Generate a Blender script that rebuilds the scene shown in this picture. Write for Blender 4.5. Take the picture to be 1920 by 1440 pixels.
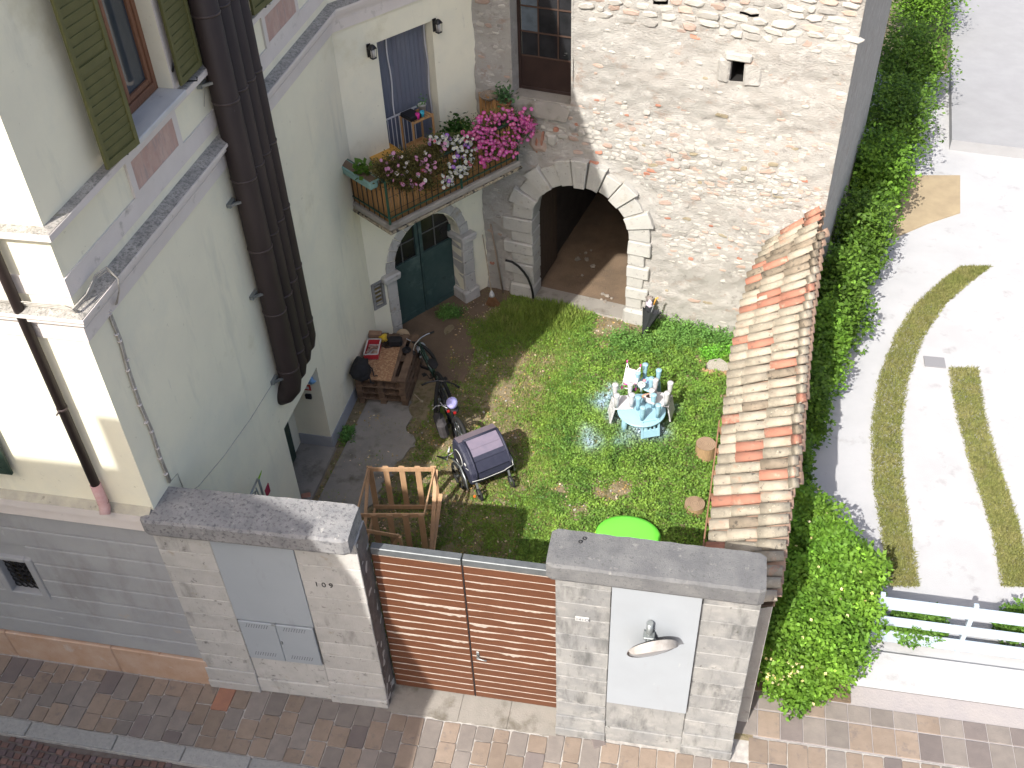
import bpy, math, random
import numpy as np
from mathutils import Vector, Matrix, noise
from mathutils.geometry import tessellate_polygon
random.seed(7); rng = np.random.default_rng(7)
for o in list(bpy.data.objects): bpy.data.objects.remove(o)
S = bpy.context.scene
COL = S.collection
rad = math.radians

# ------------------------------------------------------------------ camera, sky, sun, exposure
FPX = 1974.7; H = 12.0
_r, _p, _a = rad(-2.53), rad(41.88), rad(-12.19)
_dn = np.array([0, math.cos(_p), math.sin(_p)]); _fw = np.array([0, -math.sin(_p), math.cos(_p)]); _rt = np.array([1., 0, 0])
_Rz = np.array([[math.cos(_r), -math.sin(_r), 0], [math.sin(_r), math.cos(_r), 0], [0, 0, 1]])
_dn, _fw, _rt = _Rz @ _dn, _Rz @ _fw, _Rz @ _rt
RW = np.array([math.cos(_a) * _rt + math.sin(_a) * _fw, -math.sin(_a) * _rt + math.cos(_a) * _fw, -_dn])
cam = bpy.data.cameras.new('camera'); co = bpy.data.objects.new('camera', cam); COL.objects.link(co)
cam.sensor_width = 36; cam.lens = FPX / 1920 * 36; cam.clip_start = .1; cam.clip_end = 500
m = Matrix.Identity(4)
for i in range(3):
    m[i][0] = RW[i][0]; m[i][1] = -RW[i][1]; m[i][2] = -RW[i][2]
m[0][3], m[1][3], m[2][3] = 0, 0, H
co.matrix_world = m
S.camera = co

SUN = Vector((-.36, -.93, 1.0)).normalized()
w = bpy.data.worlds.new('World'); S.world = w; w.use_nodes = True
nt = w.node_tree; bg = nt.nodes['Background']
sky = nt.nodes.new('ShaderNodeTexSky'); sky.sky_type = 'NISHITA'; sky.sun_disc = False
sky.sun_elevation = math.asin(SUN.z); sky.sun_rotation = math.atan2(SUN.x, SUN.y)
sky.air_density = .8; sky.dust_density = 4.0; sky.ozone_density = .2
nt.links.new(sky.outputs[0], bg.inputs[0]); bg.inputs[1].default_value = .15
sl = bpy.data.lights.new('sun', 'SUN'); sl.energy = 4.1; sl.angle = rad(.42); sl.color = (1, .965, .91)
so = bpy.data.objects.new('sun', sl); COL.objects.link(so); so.rotation_euler = SUN.to_track_quat('Z', 'Y').to_euler(); so.location = (-10, -20, 30)
S.view_settings.view_transform = 'Standard'; S.view_settings.look = 'None'; S.view_settings.gamma = 1
S.view_settings.exposure = .85
S.view_settings.use_curve_mapping = False
S.render.engine = 'CYCLES'
S.cycles.max_bounces = 8; S.cycles.diffuse_bounces = 5

# ------------------------------------------------------------------ survey helpers: sight lines from the camera station to real planes
def ray(px, py): return RW @ np.array([px - 960., py - 720., FPX])
def G(px, py, z=0.):
    d = ray(px, py); t = (z - H) / d[2]; return Vector((t * d[0], t * d[1], z))
class Wall:
    """vertical plane: u along azimuth, v up, w outward"""
    def __init__(s, x, y, az):
        s.o = Vector((x, y, 0)); a = rad(az); s.u = Vector((math.cos(a), math.sin(a), 0)); s.n = Vector((math.sin(a), -math.cos(a), 0)); s.az = a
    def P(s, u, v, w=0.): return s.o + s.u * u + s.n * w + Vector((0, 0, v))
    def hit(s, px, py, w=0.):
        d = Vector(ray(px, py)); p0 = s.o + s.n * w
        t = (p0 - Vector((0, 0, H))).dot(s.n) / d.dot(s.n); q = Vector((0, 0, H)) + d * t
        return (q - s.o).dot(s.u), q.z
    def R(s): return Matrix((s.u, s.n, Vector((0, 0, 1)))).transposed()   # local x=u, y=outward, z=up

WF = Wall(-5.5, 6.73, 0.0)
WA = Wall(-5.5, 6.73, 88.6)
WC = Wall(-5.345, 13.636, 53.4)
WB = Wall(-1.08, 15.15, -12)
WG = Wall(0, 6.79, 0)

# ------------------------------------------------------------------ mesh building
def rotz(a): return Matrix.Rotation(a, 3, 'Z')
I3 = Matrix.Identity(3)
class MB:
    def __init__(s): s.v = []; s.f = []; s.sm = []
    def add(s, vs, fs, smooth=False):
        k = len(s.v); s.v += [tuple(v) for v in vs]; s.f += [tuple(i + k for i in f) for f in fs]; s.sm += [smooth] * len(fs); return s
    def box(s, c, d, R=I3, j=0.):
        c = Vector(c); vs = []
        for x in (-.5, .5):
            for y in (-.5, .5):
                for z in (-.5, .5):
                    q = Vector((x * d[0], y * d[1], z * d[2]))
                    if j: q += Vector([random.uniform(-j, j) for _ in range(3)])
                    vs.append(c + R @ q)
        return s.add(vs, [(0, 1, 3, 2), (4, 6, 7, 5), (0, 4, 5, 1), (2, 3, 7, 6), (0, 2, 6, 4), (1, 5, 7, 3)])
    def cham(s, c, d, R=I3, ch=.01, j=0.):
        """box with chamfered edges (44 triangles)"""
        c = Vector(c); ids = {}; vs = []
        ch = min(ch, min(d) * .45)
        for sx in (-1, 1):
            for sy in (-1, 1):
                for sz in (-1, 1):
                    jj = Vector([random.uniform(-j, j) for _ in range(3)]) if j else Vector((0, 0, 0))
                    for ax in range(3):
                        q = [sx * d[0] / 2, sy * d[1] / 2, sz * d[2] / 2]; sg = (sx, sy, sz)
                        for a2 in range(3):
                            if a2 != ax: q[a2] -= sg[a2] * ch
                        ids[(sx, sy, sz, ax)] = len(vs); vs.append(c + R @ (Vector(q) + jj))
        fs = []
        for ax in range(3):
            a, b = [k for k in range(3) if k != ax]
            for sg in (-1, 1):
                loop = []
                for (p, q) in ((-1, -1), (1, -1), (1, 1), (-1, 1)):
                    k = [0, 0, 0]; k[ax] = sg; k[a] = p; k[b] = q; loop.append(ids[(k[0], k[1], k[2], ax)])
                flip = (sg < 0) ^ (ax == 1)
                fs.append(tuple(reversed(loop)) if flip else tuple(loop))
        for ax in range(3):
            a, b = [k for k in range(3) if k != ax]
            for p in (-1, 1):
                for q in (-1, 1):
                    k0 = [0, 0, 0]; k1 = [0, 0, 0]; k0[ax] = -1; k1[ax] = 1
                    for k in (k0, k1): k[a] = p; k[b] = q
                    f = [ids[(*k0, a)], ids[(*k1, a)], ids[(*k1, b)], ids[(*k0, b)]]
                    fs.append(tuple(f))
        for sx in (-1, 1):
            for sy in (-1, 1):
                for sz in (-1, 1): fs.append(tuple(ids[(sx, sy, sz, k)] for k in range(3)))
        return s.add(vs, fs)
    def bar(s, a, b, wd, th, up=Vector((0, 0, 1)), ch=0.):
        a, b = Vector(a), Vector(b); x = (b - a); L = x.length; x.normalize()
        up = Vector(up)
        if abs(x.dot(up)) > .97: up = Vector((0, 1, 0)) if abs(x.y) < .9 else Vector((1, 0, 0))
        y = up.cross(x).normalized(); z = x.cross(y)
        R = Matrix((x, y, z)).transposed()
        return s.cham((a + b) / 2, (L, wd, th), R, ch) if ch else s.box((a + b) / 2, (L, wd, th), R)
    def tube(s, pts, r, n=8, cap=True, smooth=True):
        pts = [Vector(p) for p in pts]; N = len(pts); rs = r if isinstance(r, (list, tuple)) else [r] * N
        vs = []; prev = None
        for i, p in enumerate(pts):
            t = (pts[min(i + 1, N - 1)] - pts[max(i - 1, 0)]); t = t.normalized() if t.length > 1e-9 else Vector((0, 0, 1))
            if prev is None:
                a = Vector((0, 0, 1)) if abs(t.z) < .9 else Vector((1, 0, 0)); x = a.cross(t).normalized()
            else: x = (prev - t * prev.dot(t)); x = x.normalized() if x.length > 1e-6 else prev
            prev = x; y = t.cross(x)
            for k in range(n):
                an = 2 * math.pi * k / n; vs.append(p + (x * math.cos(an) + y * math.sin(an)) * rs[i])
        fs = [(i * n + k, i * n + (k + 1) % n, (i + 1) * n + (k + 1) % n, (i + 1) * n + k) for i in range(N - 1) for k in range(n)]
        s.add(vs, fs, smooth)
        if cap:
            k0 = len(s.v) - N * n
            s.f += [tuple(k0 + k for k in reversed(range(n))), tuple(k0 + (N - 1) * n + k for k in range(n))]; s.sm += [False, False]
        return s
    def lathe(s, c, prof, n=16, R=I3, smooth=True, sx=1., sy=1.):
        c = Vector(c); vs = []
        for (r, z) in prof:
            for k in range(n):
                a = 2 * math.pi * k / n; vs.append(c + R @ Vector((r * sx * math.cos(a), r * sy * math.sin(a), z)))
        fs = [(i * n + k, i * n + (k + 1) % n, (i + 1) * n + (k + 1) % n, (i + 1) * n + k) for i in range(len(prof) - 1) for k in range(n)]
        s.add(vs, fs, smooth)
        k0 = len(s.v) - len(prof) * n
        if prof[0][0] > 1e-4: s.f.append(tuple(k0 + k for k in reversed(range(n)))); s.sm.append(False)
        if prof[-1][0] > 1e-4: s.f.append(tuple(k0 + (len(prof) - 1) * n + k for k in range(n))); s.sm.append(False)
        return s
    def prism(s, poly, vec):
        vec = Vector(vec); poly = [Vector(p) for p in poly]; n = len(poly)
        tr = tessellate_polygon([poly])
        vs = poly + [p + vec for p in poly]
        fs = [tuple(t) for t in tr] + [tuple(i + n for i in reversed(t)) for t in tr]
        fs += [(i, (i + 1) % n, (i + 1) % n + n, i + n) for i in range(n)]
        return s.add(vs, fs)
    def quad(s, *p): return s.add(p, [tuple(range(len(p)))])
    def blob(s, c, d, R=I3, n=10, m=6, j=.12, seed=0, smooth=True):
        c = Vector(c); vs = []; fs = []
        for i in range(m + 1):
            ph = math.pi * i / m
            for k in range(n):
                a = 2 * math.pi * k / n; q = Vector((math.sin(ph) * math.cos(a), math.sin(ph) * math.sin(a), math.cos(ph)))
                if j: q *= 1 + j * noise.noise(q * 1.7 + Vector((seed * 3.1, seed, 0)))*2
                vs.append(c + R @ Vector((q.x * d[0], q.y * d[1], q.z * d[2])))
        for i in range(m):
            for k in range(n): fs.append((i * n + k, (i + 1) * n + k, (i + 1) * n + (k + 1) % n, i * n + (k + 1) % n))
        return s.add(vs, fs, smooth)
    def mesh(s, name, mt):
        me = bpy.data.meshes.new(name); me.from_pydata(s.v, [], s.f)
        me.polygons.foreach_set('use_smooth', s.sm)
        if mt: me.materials.append(mt)
        import bmesh
        bm = bmesh.new(); bm.from_mesh(me); bmesh.ops.recalc_face_normals(bm, faces=bm.faces); bm.to_mesh(me); bm.free()
        me.update(); return me
    def build(s, name, mt, parent=None, **kw):
        return link(name, s.mesh(name, mt), parent, **kw)
def link(name, me, parent=None, local=False, **props):
    o = bpy.data.objects.new(name, me); COL.objects.link(o)
    if parent:
        o.parent = parent
        if not local: o.matrix_parent_inverse = Matrix.LocRotScale(parent.location, parent.rotation_euler, None).inverted() if parent.parent is None else pinv(parent)
    for k, v in props.items(): o[k] = v
    return o
def pinv(p):
    # parent is itself a child whose mesh is in world coordinates: its world matrix is identity
    return Matrix.Identity(4)
def thing(name, label, cat, loc=(0, 0, 0), rz=0., group=None):
    o = bpy.data.objects.new(name, None); COL.objects.link(o); o.empty_display_size = .1
    o.location = loc; o.rotation_euler = (0, 0, rz); o['label'] = label; o['category'] = cat
    if group: o['group'] = group
    return o
def tag(o, label, cat, group=None, kind=None):
    o['label'] = label; o['category'] = cat
    if group: o['group'] = group
    if kind: o['kind'] = kind
    return o
def dup(root, loc, rz, label, group=None):
    r = root.copy(); COL.objects.link(r); r.location = loc; r.rotation_euler = (0, 0, rz); r['label'] = label
    if group: r['group'] = group
    def rec(a, b):
        for ch in list(a.children):
            c = ch.copy(); COL.objects.link(c); c.parent = b; rec(ch, c)
    rec(root, r); return r

# ------------------------------------------------------------------ materials
def MAT(name, c1, c2=None, sc=4., det=6., rough=.85, bump=0., bsc=30., metal=0., spots=(), rand=0., stretch=(1, 1, 1), alpha=1., wave=None, vor=None, trans=0., spec=.4, attr=None, bdist=.02):
    mt = bpy.data.materials.new(name); mt.use_nodes = True; N = mt.node_tree.nodes; L = mt.node_tree.links; b = N['Principled BSDF']
    tc = N.new('ShaderNodeTexCoord'); mp = N.new('ShaderNodeMapping'); L.new(tc.outputs['Object'], mp.inputs[0]); mp.inputs['Scale'].default_value = stretch
    vec = mp.outputs[0]
    if rand:
        oi = N.new('ShaderNodeObjectInfo'); ad = N.new('ShaderNodeVectorMath'); ad.operation = 'ADD'
        sc0 = N.new('ShaderNodeVectorMath'); sc0.operation = 'SCALE'; cb = N.new('ShaderNodeCombineXYZ')
        for k in range(3): L.new(oi.outputs['Random'], cb.inputs[k])
        L.new(cb.outputs[0], sc0.inputs[0]); sc0.inputs['Scale'].default_value = 37
        L.new(vec, ad.inputs[0]); L.new(sc0.outputs[0], ad.inputs[1]); vec = ad.outputs[0]
    def noi(scale, detail=6., rough_=.6):
        n = N.new('ShaderNodeTexNoise'); n.inputs['Scale'].default_value = scale; n.inputs['Detail'].default_value = detail; n.inputs['Roughness'].default_value = rough_
        L.new(vec, n.inputs['Vector']); return n
    def ramp(src, a, bb):
        r = N.new('ShaderNodeMapRange'); r.inputs['From Min'].default_value = a; r.inputs['From Max'].default_value = bb; L.new(src, r.inputs['Value']); return r.outputs[0]
    def mix(f, a, bb, typ='MIX'):
        m_ = N.new('ShaderNodeMix'); m_.data_type = 'RGBA'; m_.blend_type = typ; 
        if isinstance(f, float): m_.inputs[0].default_value = f
        else: L.new(f, m_.inputs[0])
        for k, q in ((6, a), (7, bb)):
            if isinstance(q, tuple): m_.inputs[k].default_value = (*q, 1)
            else: L.new(q, m_.inputs[k])
        return m_.outputs[2]
    col = c1
    if c2: col = mix(ramp(noi(sc, det).outputs[0], .35, .65), c1, c2)
    if vor:   # (scale, colour, strength): cellular speckle
        v_ = N.new('ShaderNodeTexVoronoi'); v_.inputs['Scale'].default_value = vor[0]; L.new(vec, v_.inputs['Vector'])
        hs = N.new('ShaderNodeSeparateColor'); L.new(v_.outputs['Color'], hs.inputs[0])
        col = mix(ramp(hs.outputs[0], 1 - vor[2], 1 - vor[2] + .1), col, vor[1])
    for sp in spots:   # (colour, scale, lo, hi[, stretch])
        if len(sp) > 4:
            mp2 = N.new('ShaderNodeMapping'); L.new(vec, mp2.inputs[0]); mp2.inputs['Scale'].default_value = sp[4]
            n = N.new('ShaderNodeTexNoise'); n.inputs['Scale'].default_value = sp[1]; n.inputs['Detail'].default_value = 8; n.inputs['Roughness'].default_value = .65; L.new(mp2.outputs[0], n.inputs['Vector'])
        else: n = noi(sp[1], 8., .65)
        col = mix(ramp(n.outputs[0], sp[2], sp[3]), col, sp[0])
    if wave:  # (scale, colour, direction, distortion)
        wv = N.new('ShaderNodeTexWave'); wv.inputs['Scale'].default_value = wave[0]; wv.bands_direction = wave[2]; wv.inputs['Distortion'].default_value = wave[3]; wv.inputs['Detail'].default_value = 3
        L.new(vec, wv.inputs['Vector']); col = mix(ramp(wv.outputs[0], .45, .9), col, wave[1])
    if attr:
        at = N.new('ShaderNodeAttribute'); at.attribute_name = attr; col = mix(1.0, col, at.outputs['Color'], 'MULTIPLY')
    if rand:
        hv = N.new('ShaderNodeHueSaturation'); r1 = N.new('ShaderNodeMapRange'); L.new(oi.outputs['Random'], r1.inputs['Value'])
        r1.inputs['To Min'].default_value = 1 - rand; r1.inputs['To Max'].default_value = 1 + rand; L.new(r1.outputs[0], hv.inputs['Value'])
        if isinstance(col, tuple): hv.inputs['Color'].default_value = (*col, 1)
        else: L.new(col, hv.inputs['Color'])
        col = hv.outputs[0]
    if isinstance(col, tuple): b.inputs['Base Color'].default_value = (*col, 1)
    else: L.new(col, b.inputs['Base Color'])
    b.inputs['Roughness'].default_value = rough; b.inputs['Metallic'].default_value = metal
    b.inputs['Specular IOR Level'].default_value = spec
    if alpha < 1: b.inputs['Alpha'].default_value = alpha
    if trans: b.inputs['Transmission Weight'].default_value = trans
    if bump:
        bp = N.new('ShaderNodeBump'); bp.inputs['Strength'].default_value = bump; bp.inputs['Distance'].default_value = bdist
        L.new(noi(bsc, 8., .7).outputs[0], bp.inputs['Height']); L.new(bp.outputs[0], b.inputs['Normal'])
    return mt
def leafmat(name, c1, c2, sc=3.):
    mt = MAT(name, c1, c2, sc=sc, rough=.6, attr='tint', spec=.25)
    N = mt.node_tree.nodes; L = mt.node_tree.links; b = N['Principled BSDF']; out = N['Material Output']
    tr = N.new('ShaderNodeBsdfTranslucent'); src = b.inputs['Base Color'].links[0].from_socket
    L.new(src, tr.inputs[0]); ms = N.new('ShaderNodeMixShader'); ms.inputs[0].default_value = .3
    L.new(b.outputs[0], ms.inputs[1]); L.new(tr.outputs[0], ms.inputs[2]); L.new(ms.outputs[0], out.inputs[0]); return mt

m_cream = MAT('cream_render', (.80, .765, .60), (.755, .72, .57), sc=1.3, bump=.5, bsc=150, bdist=.006,
              spots=(((.68, .67, .55), .8, .50, .75), ((.60, .585, .48), 1.6, .56, .80, (1.6, 1.6, .35)), ((.64, .60, .44), .6, .6, .7), ((.50, .485, .42), 4, .67, .80, (2, 2, .3)), ((.58, .55, .42), 9, .66, .72)))
m_white = MAT('white_band_paint', (.66, .61, .57), (.62, .57, .53), sc=3, bump=.3, bsc=60, spots=(((.40, .37, .33), 5, .60, .75),))
m_ledge = MAT('dirty_ledge_top', (.44, .41, .37), (.30, .285, .26), sc=5, bump=.6, bsc=50, spots=(((.17, .165, .15), 26, .46, .66), ((.10, .10, .09), 60, .56, .66), ((.17, .15, .07), 4, .64, .72)))
m_pinkmarble = MAT('pink_marble', (.42, .27, .23), (.50, .36, .31), sc=4, rough=.6, stretch=(1, 1.6, 1), spots=(((.34, .27, .26), 6, .52, .66, (1, 2.2, .8)), ((.60, .52, .48), 9, .66, .72)))
m_shutter = MAT('olive_shutter_paint', (.105, .105, .036), (.085, .088, .03), sc=6, rough=.6, bump=.15, bsc=60)
m_darkgreen = MAT('dark_green_paint', (.016, .036, .026), (.03, .055, .04), sc=5, rough=.5, bump=.2)
m_brownwood = MAT('brown_window_wood', (.17, .075, .04), (.24, .115, .065), sc=10, rough=.6, stretch=(8, 8, 1))
m_glass = MAT('dark_window_glass', (.035, .045, .055), (.05, .06, .07), sc=1.2, rough=.08, spec=.7)
m_curtain = MAT('grey_blue_curtain', (.11, .13, .18), (.17, .19, .24), sc=3, stretch=(12, 12, .3))
m_marble = MAT('grey_marble_sill', (.56, .56, .54), (.48, .48, .47), sc=3, rough=.6, spots=(((.25, .25, .25), 7, .62, .72),))
m_pipe = MAT('brown_downpipe', (.022, .014, .013), (.032, .022, .020), sc=3, rough=.6, spots=(((.075, .065, .06), 22, .68, .76),), stretch=(1, 1, .5))
m_pinkpipe = MAT('worn_pink_pipe_shoe', (.46, .26, .25), (.52, .36, .34), sc=10)
m_band = MAT('dark_pipe_joint', (.055, .04, .038), rough=.4)
m_cable = MAT('grey_cable', (.42, .40, .36), (.3, .28, .25), sc=15, rough=.6)
m_grey = MAT('grey_rusticated_render', (.355, .36, .36), (.315, .32, .325), sc=2, bump=.8, bsc=90, bdist=.01, spots=(((.25, .24, .235), 1.6, .52, .72, (1, 1, .4)), ((.40, .34, .28), 2.1, .66, .70), ((.42, .43, .43), 6, .64, .74)))
m_orange = MAT('orange_marble_plinth', (.44, .285, .19), (.50, .36, .27), sc=4, rough=.7, bump=.2, rand=.08, spots=(((.30, .13, .065), 16, .62, .7), ((.52, .45, .40), 3, .6, .72)))
m_lime = MAT('pale_limestone', (.46, .445, .42), (.40, .39, .365), sc=5, rough=.85, bump=.7, bsc=40, bdist=.012, rand=.06, spots=(((.33, .29, .23), 4, .6, .74), ((.22, .215, .20), 2.2, .55, .75, (2, 2, .6)), ((.15, .145, .135), 9, .60, .70), ((.08, .078, .07), 22, .66, .72)))
m_limeg = MAT('grey_weathered_limestone', (.195, .195, .192), (.27, .265, .25), sc=3, rough=.88, bump=.7, bsc=40, bdist=.012, rand=.06, spots=(((.095, .095, .092), 2.5, .50, .70, (2.2, 2.2, .5)), ((.32, .31, .29), 4, .54, .70), ((.08, .078, .068), 15, .62, .72)))
m_cap = MAT('grey_coping_stone', (.12, .121, .124), (.165, .165, .163), sc=4, bump=1., bsc=70, bdist=.012, spots=(((.10, .10, .10), 30, .55, .66), ((.26, .255, .24), 9, .60, .72), ((.2, .17, .09), 9, .72, .78)))
m_capw = MAT('pale_coping_stone', (.20, .20, .205), (.28, .275, .27), sc=4, bump=1., bsc=70, bdist=.012, spots=(((.12, .12, .125), 26, .52, .64), ((.40, .39, .36), 16, .62, .72)))
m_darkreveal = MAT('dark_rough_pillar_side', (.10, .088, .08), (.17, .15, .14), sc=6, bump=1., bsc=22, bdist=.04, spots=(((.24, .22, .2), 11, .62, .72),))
m_greymetal = MAT('pale_grey_metal_sheet', (.33, .36, .385), (.31, .34, .365), sc=1.5, rough=.5, spots=(((.27, .29, .31), 3, .6, .8, (2, 2, .6)),))
m_whiteboard = MAT('white_painted_panel', (.30, .322, .345), (.285, .305, .325), sc=2, rough=.55, spots=(((.38, .38, .38), 5, .66, .72, (3, 3, .5)), ((.27, .275, .28), 3, .60, .80, (4, 4, .4))))
m_zinc = MAT('zinc_gate_flashing', (.105, .115, .12), (.145, .155, .16), sc=8, rough=.45, metal=.3, spots=(((.26, .27, .26), 26, .66, .72),))
m_galv = MAT('galvanised_steel', (.30, .32, .32), (.22, .24, .24), sc=12, rough=.4, metal=.6)
m_black = MAT('black_cloth', (.010, .010, .011), (.016, .016, .018), sc=12, rough=.8, bump=.3, bsc=25)
m_blackp = MAT('black_plastic', (.012, .012, .013), rough=.4)
m_rubber = MAT('black_rubber', (.014, .014, .014), rough=.8)
m_concrete = MAT('grey_concrete', (.27, .25, .22), (.225, .21, .185), sc=3, bump=.5, bsc=60, spots=(((.13, .115, .09), 2.6, .52, .68), ((.38, .365, .33), 12, .66, .76)))
m_paver = MAT('porphyry_paving', (.20, .155, .12), (.235, .185, .145), sc=7, rough=.8, bump=.6, bsc=60, bdist=.008, rand=.13, spots=(((.145, .12, .105), 9, .56, .7), ((.26, .22, .19), 20, .66, .74)))
m_paver2 = MAT('grey_porphyry_paving', (.165, .145, .13), (.20, .175, .155), sc=7, rough=.8, bump=.6, bsc=60, bdist=.008, rand=.14)
m_paver3 = MAT('red_porphyry_paving', (.28, .135, .085), (.23, .115, .08), sc=7, rough=.8, bump=.6, bsc=60, bdist=.008, rand=.12)
m_paver4 = MAT('dark_slate_paving', (.135, .115, .108), (.16, .135, .125), sc=7, rough=.8, bump=.6, bsc=60, bdist=.008, rand=.12)
m_mortar = MAT('pale_paving_mortar', (.44, .42, .39), (.30, .28, .26), sc=12, bump=.4, bsc=80)
m_kerb = MAT('granite_kerb', (.30, .30, .285), (.25, .25, .245), sc=20, bump=.5, bsc=90, rand=.06, spots=(((.17, .17, .165), 40, .6, .68),))
m_sett = MAT('dark_red_sett', (.115, .062, .052), (.145, .085, .07), sc=8, rough=.75, bump=.5, bsc=60, rand=.28)
m_sett2 = MAT('plum_sett', (.095, .068, .072), (.12, .085, .085), sc=8, rough=.75, bump=.5, bsc=60, rand=.25)
m_asphalt = MAT('road_joint_sand', (.10, .08, .07), (.14, .12, .11), sc=20)
m_soil = MAT('dry_soil', (.20, .155, .09), (.28, .235, .15), sc=5, bump=1., bsc=40, bdist=.03, spots=(((.32, .29, .23), 18, .62, .7), ((.10, .072, .04), 2.5, .55, .72), ((.10, .10, .035), 7, .5, .66)))
m_dirt = MAT('brown_dirt', (.165, .115, .075), (.125, .09, .06), sc=3, bump=.8, bsc=35, bdist=.02, spots=(((.30, .27, .23), 22, .66, .72), ((.10, .07, .05), 2., .56, .72)))
def sheet(mb, W, outer, holes=(), w=0., depths=()):
    polys = [[Vector((u, v, 0)) for u, v in outer]] + [[Vector((u, v, 0)) for u, v in h] for h in holes]
    flat = [p for q in polys for p in q]
    tr = tessellate_polygon(polys)
    mb.add([W.P(p.x, p.y, w) for p in flat], [tuple(t) for t in tr])
    for h, d in zip(holes, depths):
        n = len(h)
        if d: mb.add([W.P(u, v, w) for u, v in h] + [W.P(u, v, w - d) for u, v in h], [(i, (i + 1) % n, (i + 1) % n + n, i + n) for i in range(n)])
def rect(u0, v0, u1, v1): return [(u0, v0), (u1, v0), (u1, v1), (u0, v1)]
def wbox(mb, W, u0, u1, v0, v1, w0, w1, ch=0., j=0.):
    c = W.P((u0 + u1) / 2, (v0 + v1) / 2, (w0 + w1) / 2); d = (abs(u1 - u0), abs(w1 - w0), abs(v1 - v0))
    return mb.cham(c, d, W.R(), ch, j) if ch else mb.box(c, d, W.R(), j)
def jline(a, b, n, amp, sd):
    return [(a[0] + (b[0] - a[0]) * i / n, a[1] + (b[1] - a[1]) * i / n + amp * noise.noise(Vector((i * .37 * 8 / n * 3, sd, 0)))) for i in range(n + 1)]

# ================================================================== GROUND
def grid_mesh(name, x0, x1, y0, y1, st, zf, mt):
    nx, ny = int((x1 - x0) / st) + 1, int((y1 - y0) / st) + 1
    v = []; f = []
    for j in range(ny + 1):
        for i in range(nx + 1):
            x, y = x0 + (x1 - x0) * i / nx, y0 + (y1 - y0) * j / ny; v.append((x, y, zf(x, y)))
    for j in range(ny):
        for i in range(nx): k = j * (nx + 1) + i; f.append((k, k + 1, k + nx + 2, k + nx + 1))
    mb = MB(); mb.add(v, f, True); return mb
gr = grid_mesh('ground', -60, 60, -40, 80, 10, lambda x, y: -.16, m_soil).build('ground', m_soil); gr['kind'] = 'structure'
cs = grid_mesh('courtyard_soil', -5.4, 1.3, 7.05, 15.6, .1, lambda x, y: .03 * noise.noise(Vector((x * 1.5, y * 1.5, 0))) - .005, m_soil).build('courtyard_soil', m_soil); cs['kind'] = 'structure'

# pavement: mortar bed with separate stones
pv = grid_mesh('pavement', -14, 9, 5.82, 7.12, 1, lambda x, y: -.012, None).build('pavement', m_mortar); pv['kind'] = 'structure'
def stone_shape(mb, pts, z0, z1, ch=.012):
    """flat stone of any outline, softened top edge"""
    n = len(pts); c = Vector((sum(p[0] for p in pts) / n, sum(p[1] for p in pts) / n, 0))
    lo = [Vector((p[0], p[1], z0)) for p in pts]; mid = [Vector((p[0], p[1], z1 - ch * .6)) for p in pts]
    top = [Vector((p[0], p[1], z1)) + (c - Vector((p[0], p[1], 0))).normalized() * ch for p in pts]
    vs = lo + mid + top; fs = [(i, (i + 1) % n, (i + 1) % n + n, i + n) for i in range(n)] + [(i + n, (i + 1) % n + n, (i + 1) % n + 2 * n, i + 2 * n) for i in range(n)] + [tuple(range(2 * n, 3 * n))]
    return mb.add(vs, fs)
pm = [m_paver] * 16 + [m_paver2] * 8 + [m_paver4] * 4 + [m_paver3] * 1
x = -9.6; k = 0
rp = random.Random(3)
while x < 5.2:
    wd = rp.uniform(.205, .245); y = 5.84
    # stones lie in columns across the pavement, staggered from one column to the next
    skew = .0 if x > -3 else .0
    ytop = 6.69 if (x + wd < -5.6 or x > 1.05) else (6.75 if x < -3.3 or x > -1.2 else 6.70)
    if x > 1.05: ytop = 7.10
    first = rp.uniform(.14, .36)
    while y < ytop - .05:
        L = first if first else rp.uniform(.27, .38); first = None; g = rp.uniform(.006, .014)
        if ytop - (y + L) < .13: L = ytop - y
        y2 = min(y + L, ytop); g = rp.uniform(.004, .010)
        ins = lambda: rp.uniform(-.006, .006)
        pts = [(x + g + ins(), y + g + ins()), (x + wd - g + ins(), y + g + ins()), (x + wd - g + ins(), y2 - g + ins()), (x + g + ins(), y2 - g + ins())]
        # knock the corners off
        q = []
        for i in range(4):
            a, b, c = Vector(pts[i - 1]), Vector(pts[i]), Vector(pts[(i + 1) % 4]); r_ = rp.uniform(.006, .016)
            q += [tuple(b + (a - b).normalized() * r_), tuple(b + (c - b).normalized() * r_)]
        mb = MB(); stone_shape(mb, q, -.02, .004 + rp.uniform(-.002, .003), .004)
        mb.build('paving_stone', rp.choice(pm), pv); y = y2; k += 1
    x += wd
# kerb
kb = MB(); kb.box((-2.5, 5.715, -.08), (23, .19, .12)); kb = kb.build('kerb', m_mortar); kb['kind'] = 'structure'
x = -9.5
while x < 0:
    L = random.uniform(.8, 1.2); mb = MB(); mb.cham((x + L / 2, 5.73, -.055), (L - .012, .205, .13), I3, .012, .003); mb.build('kerb_stone', m_kerb, kb); x += L
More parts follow.
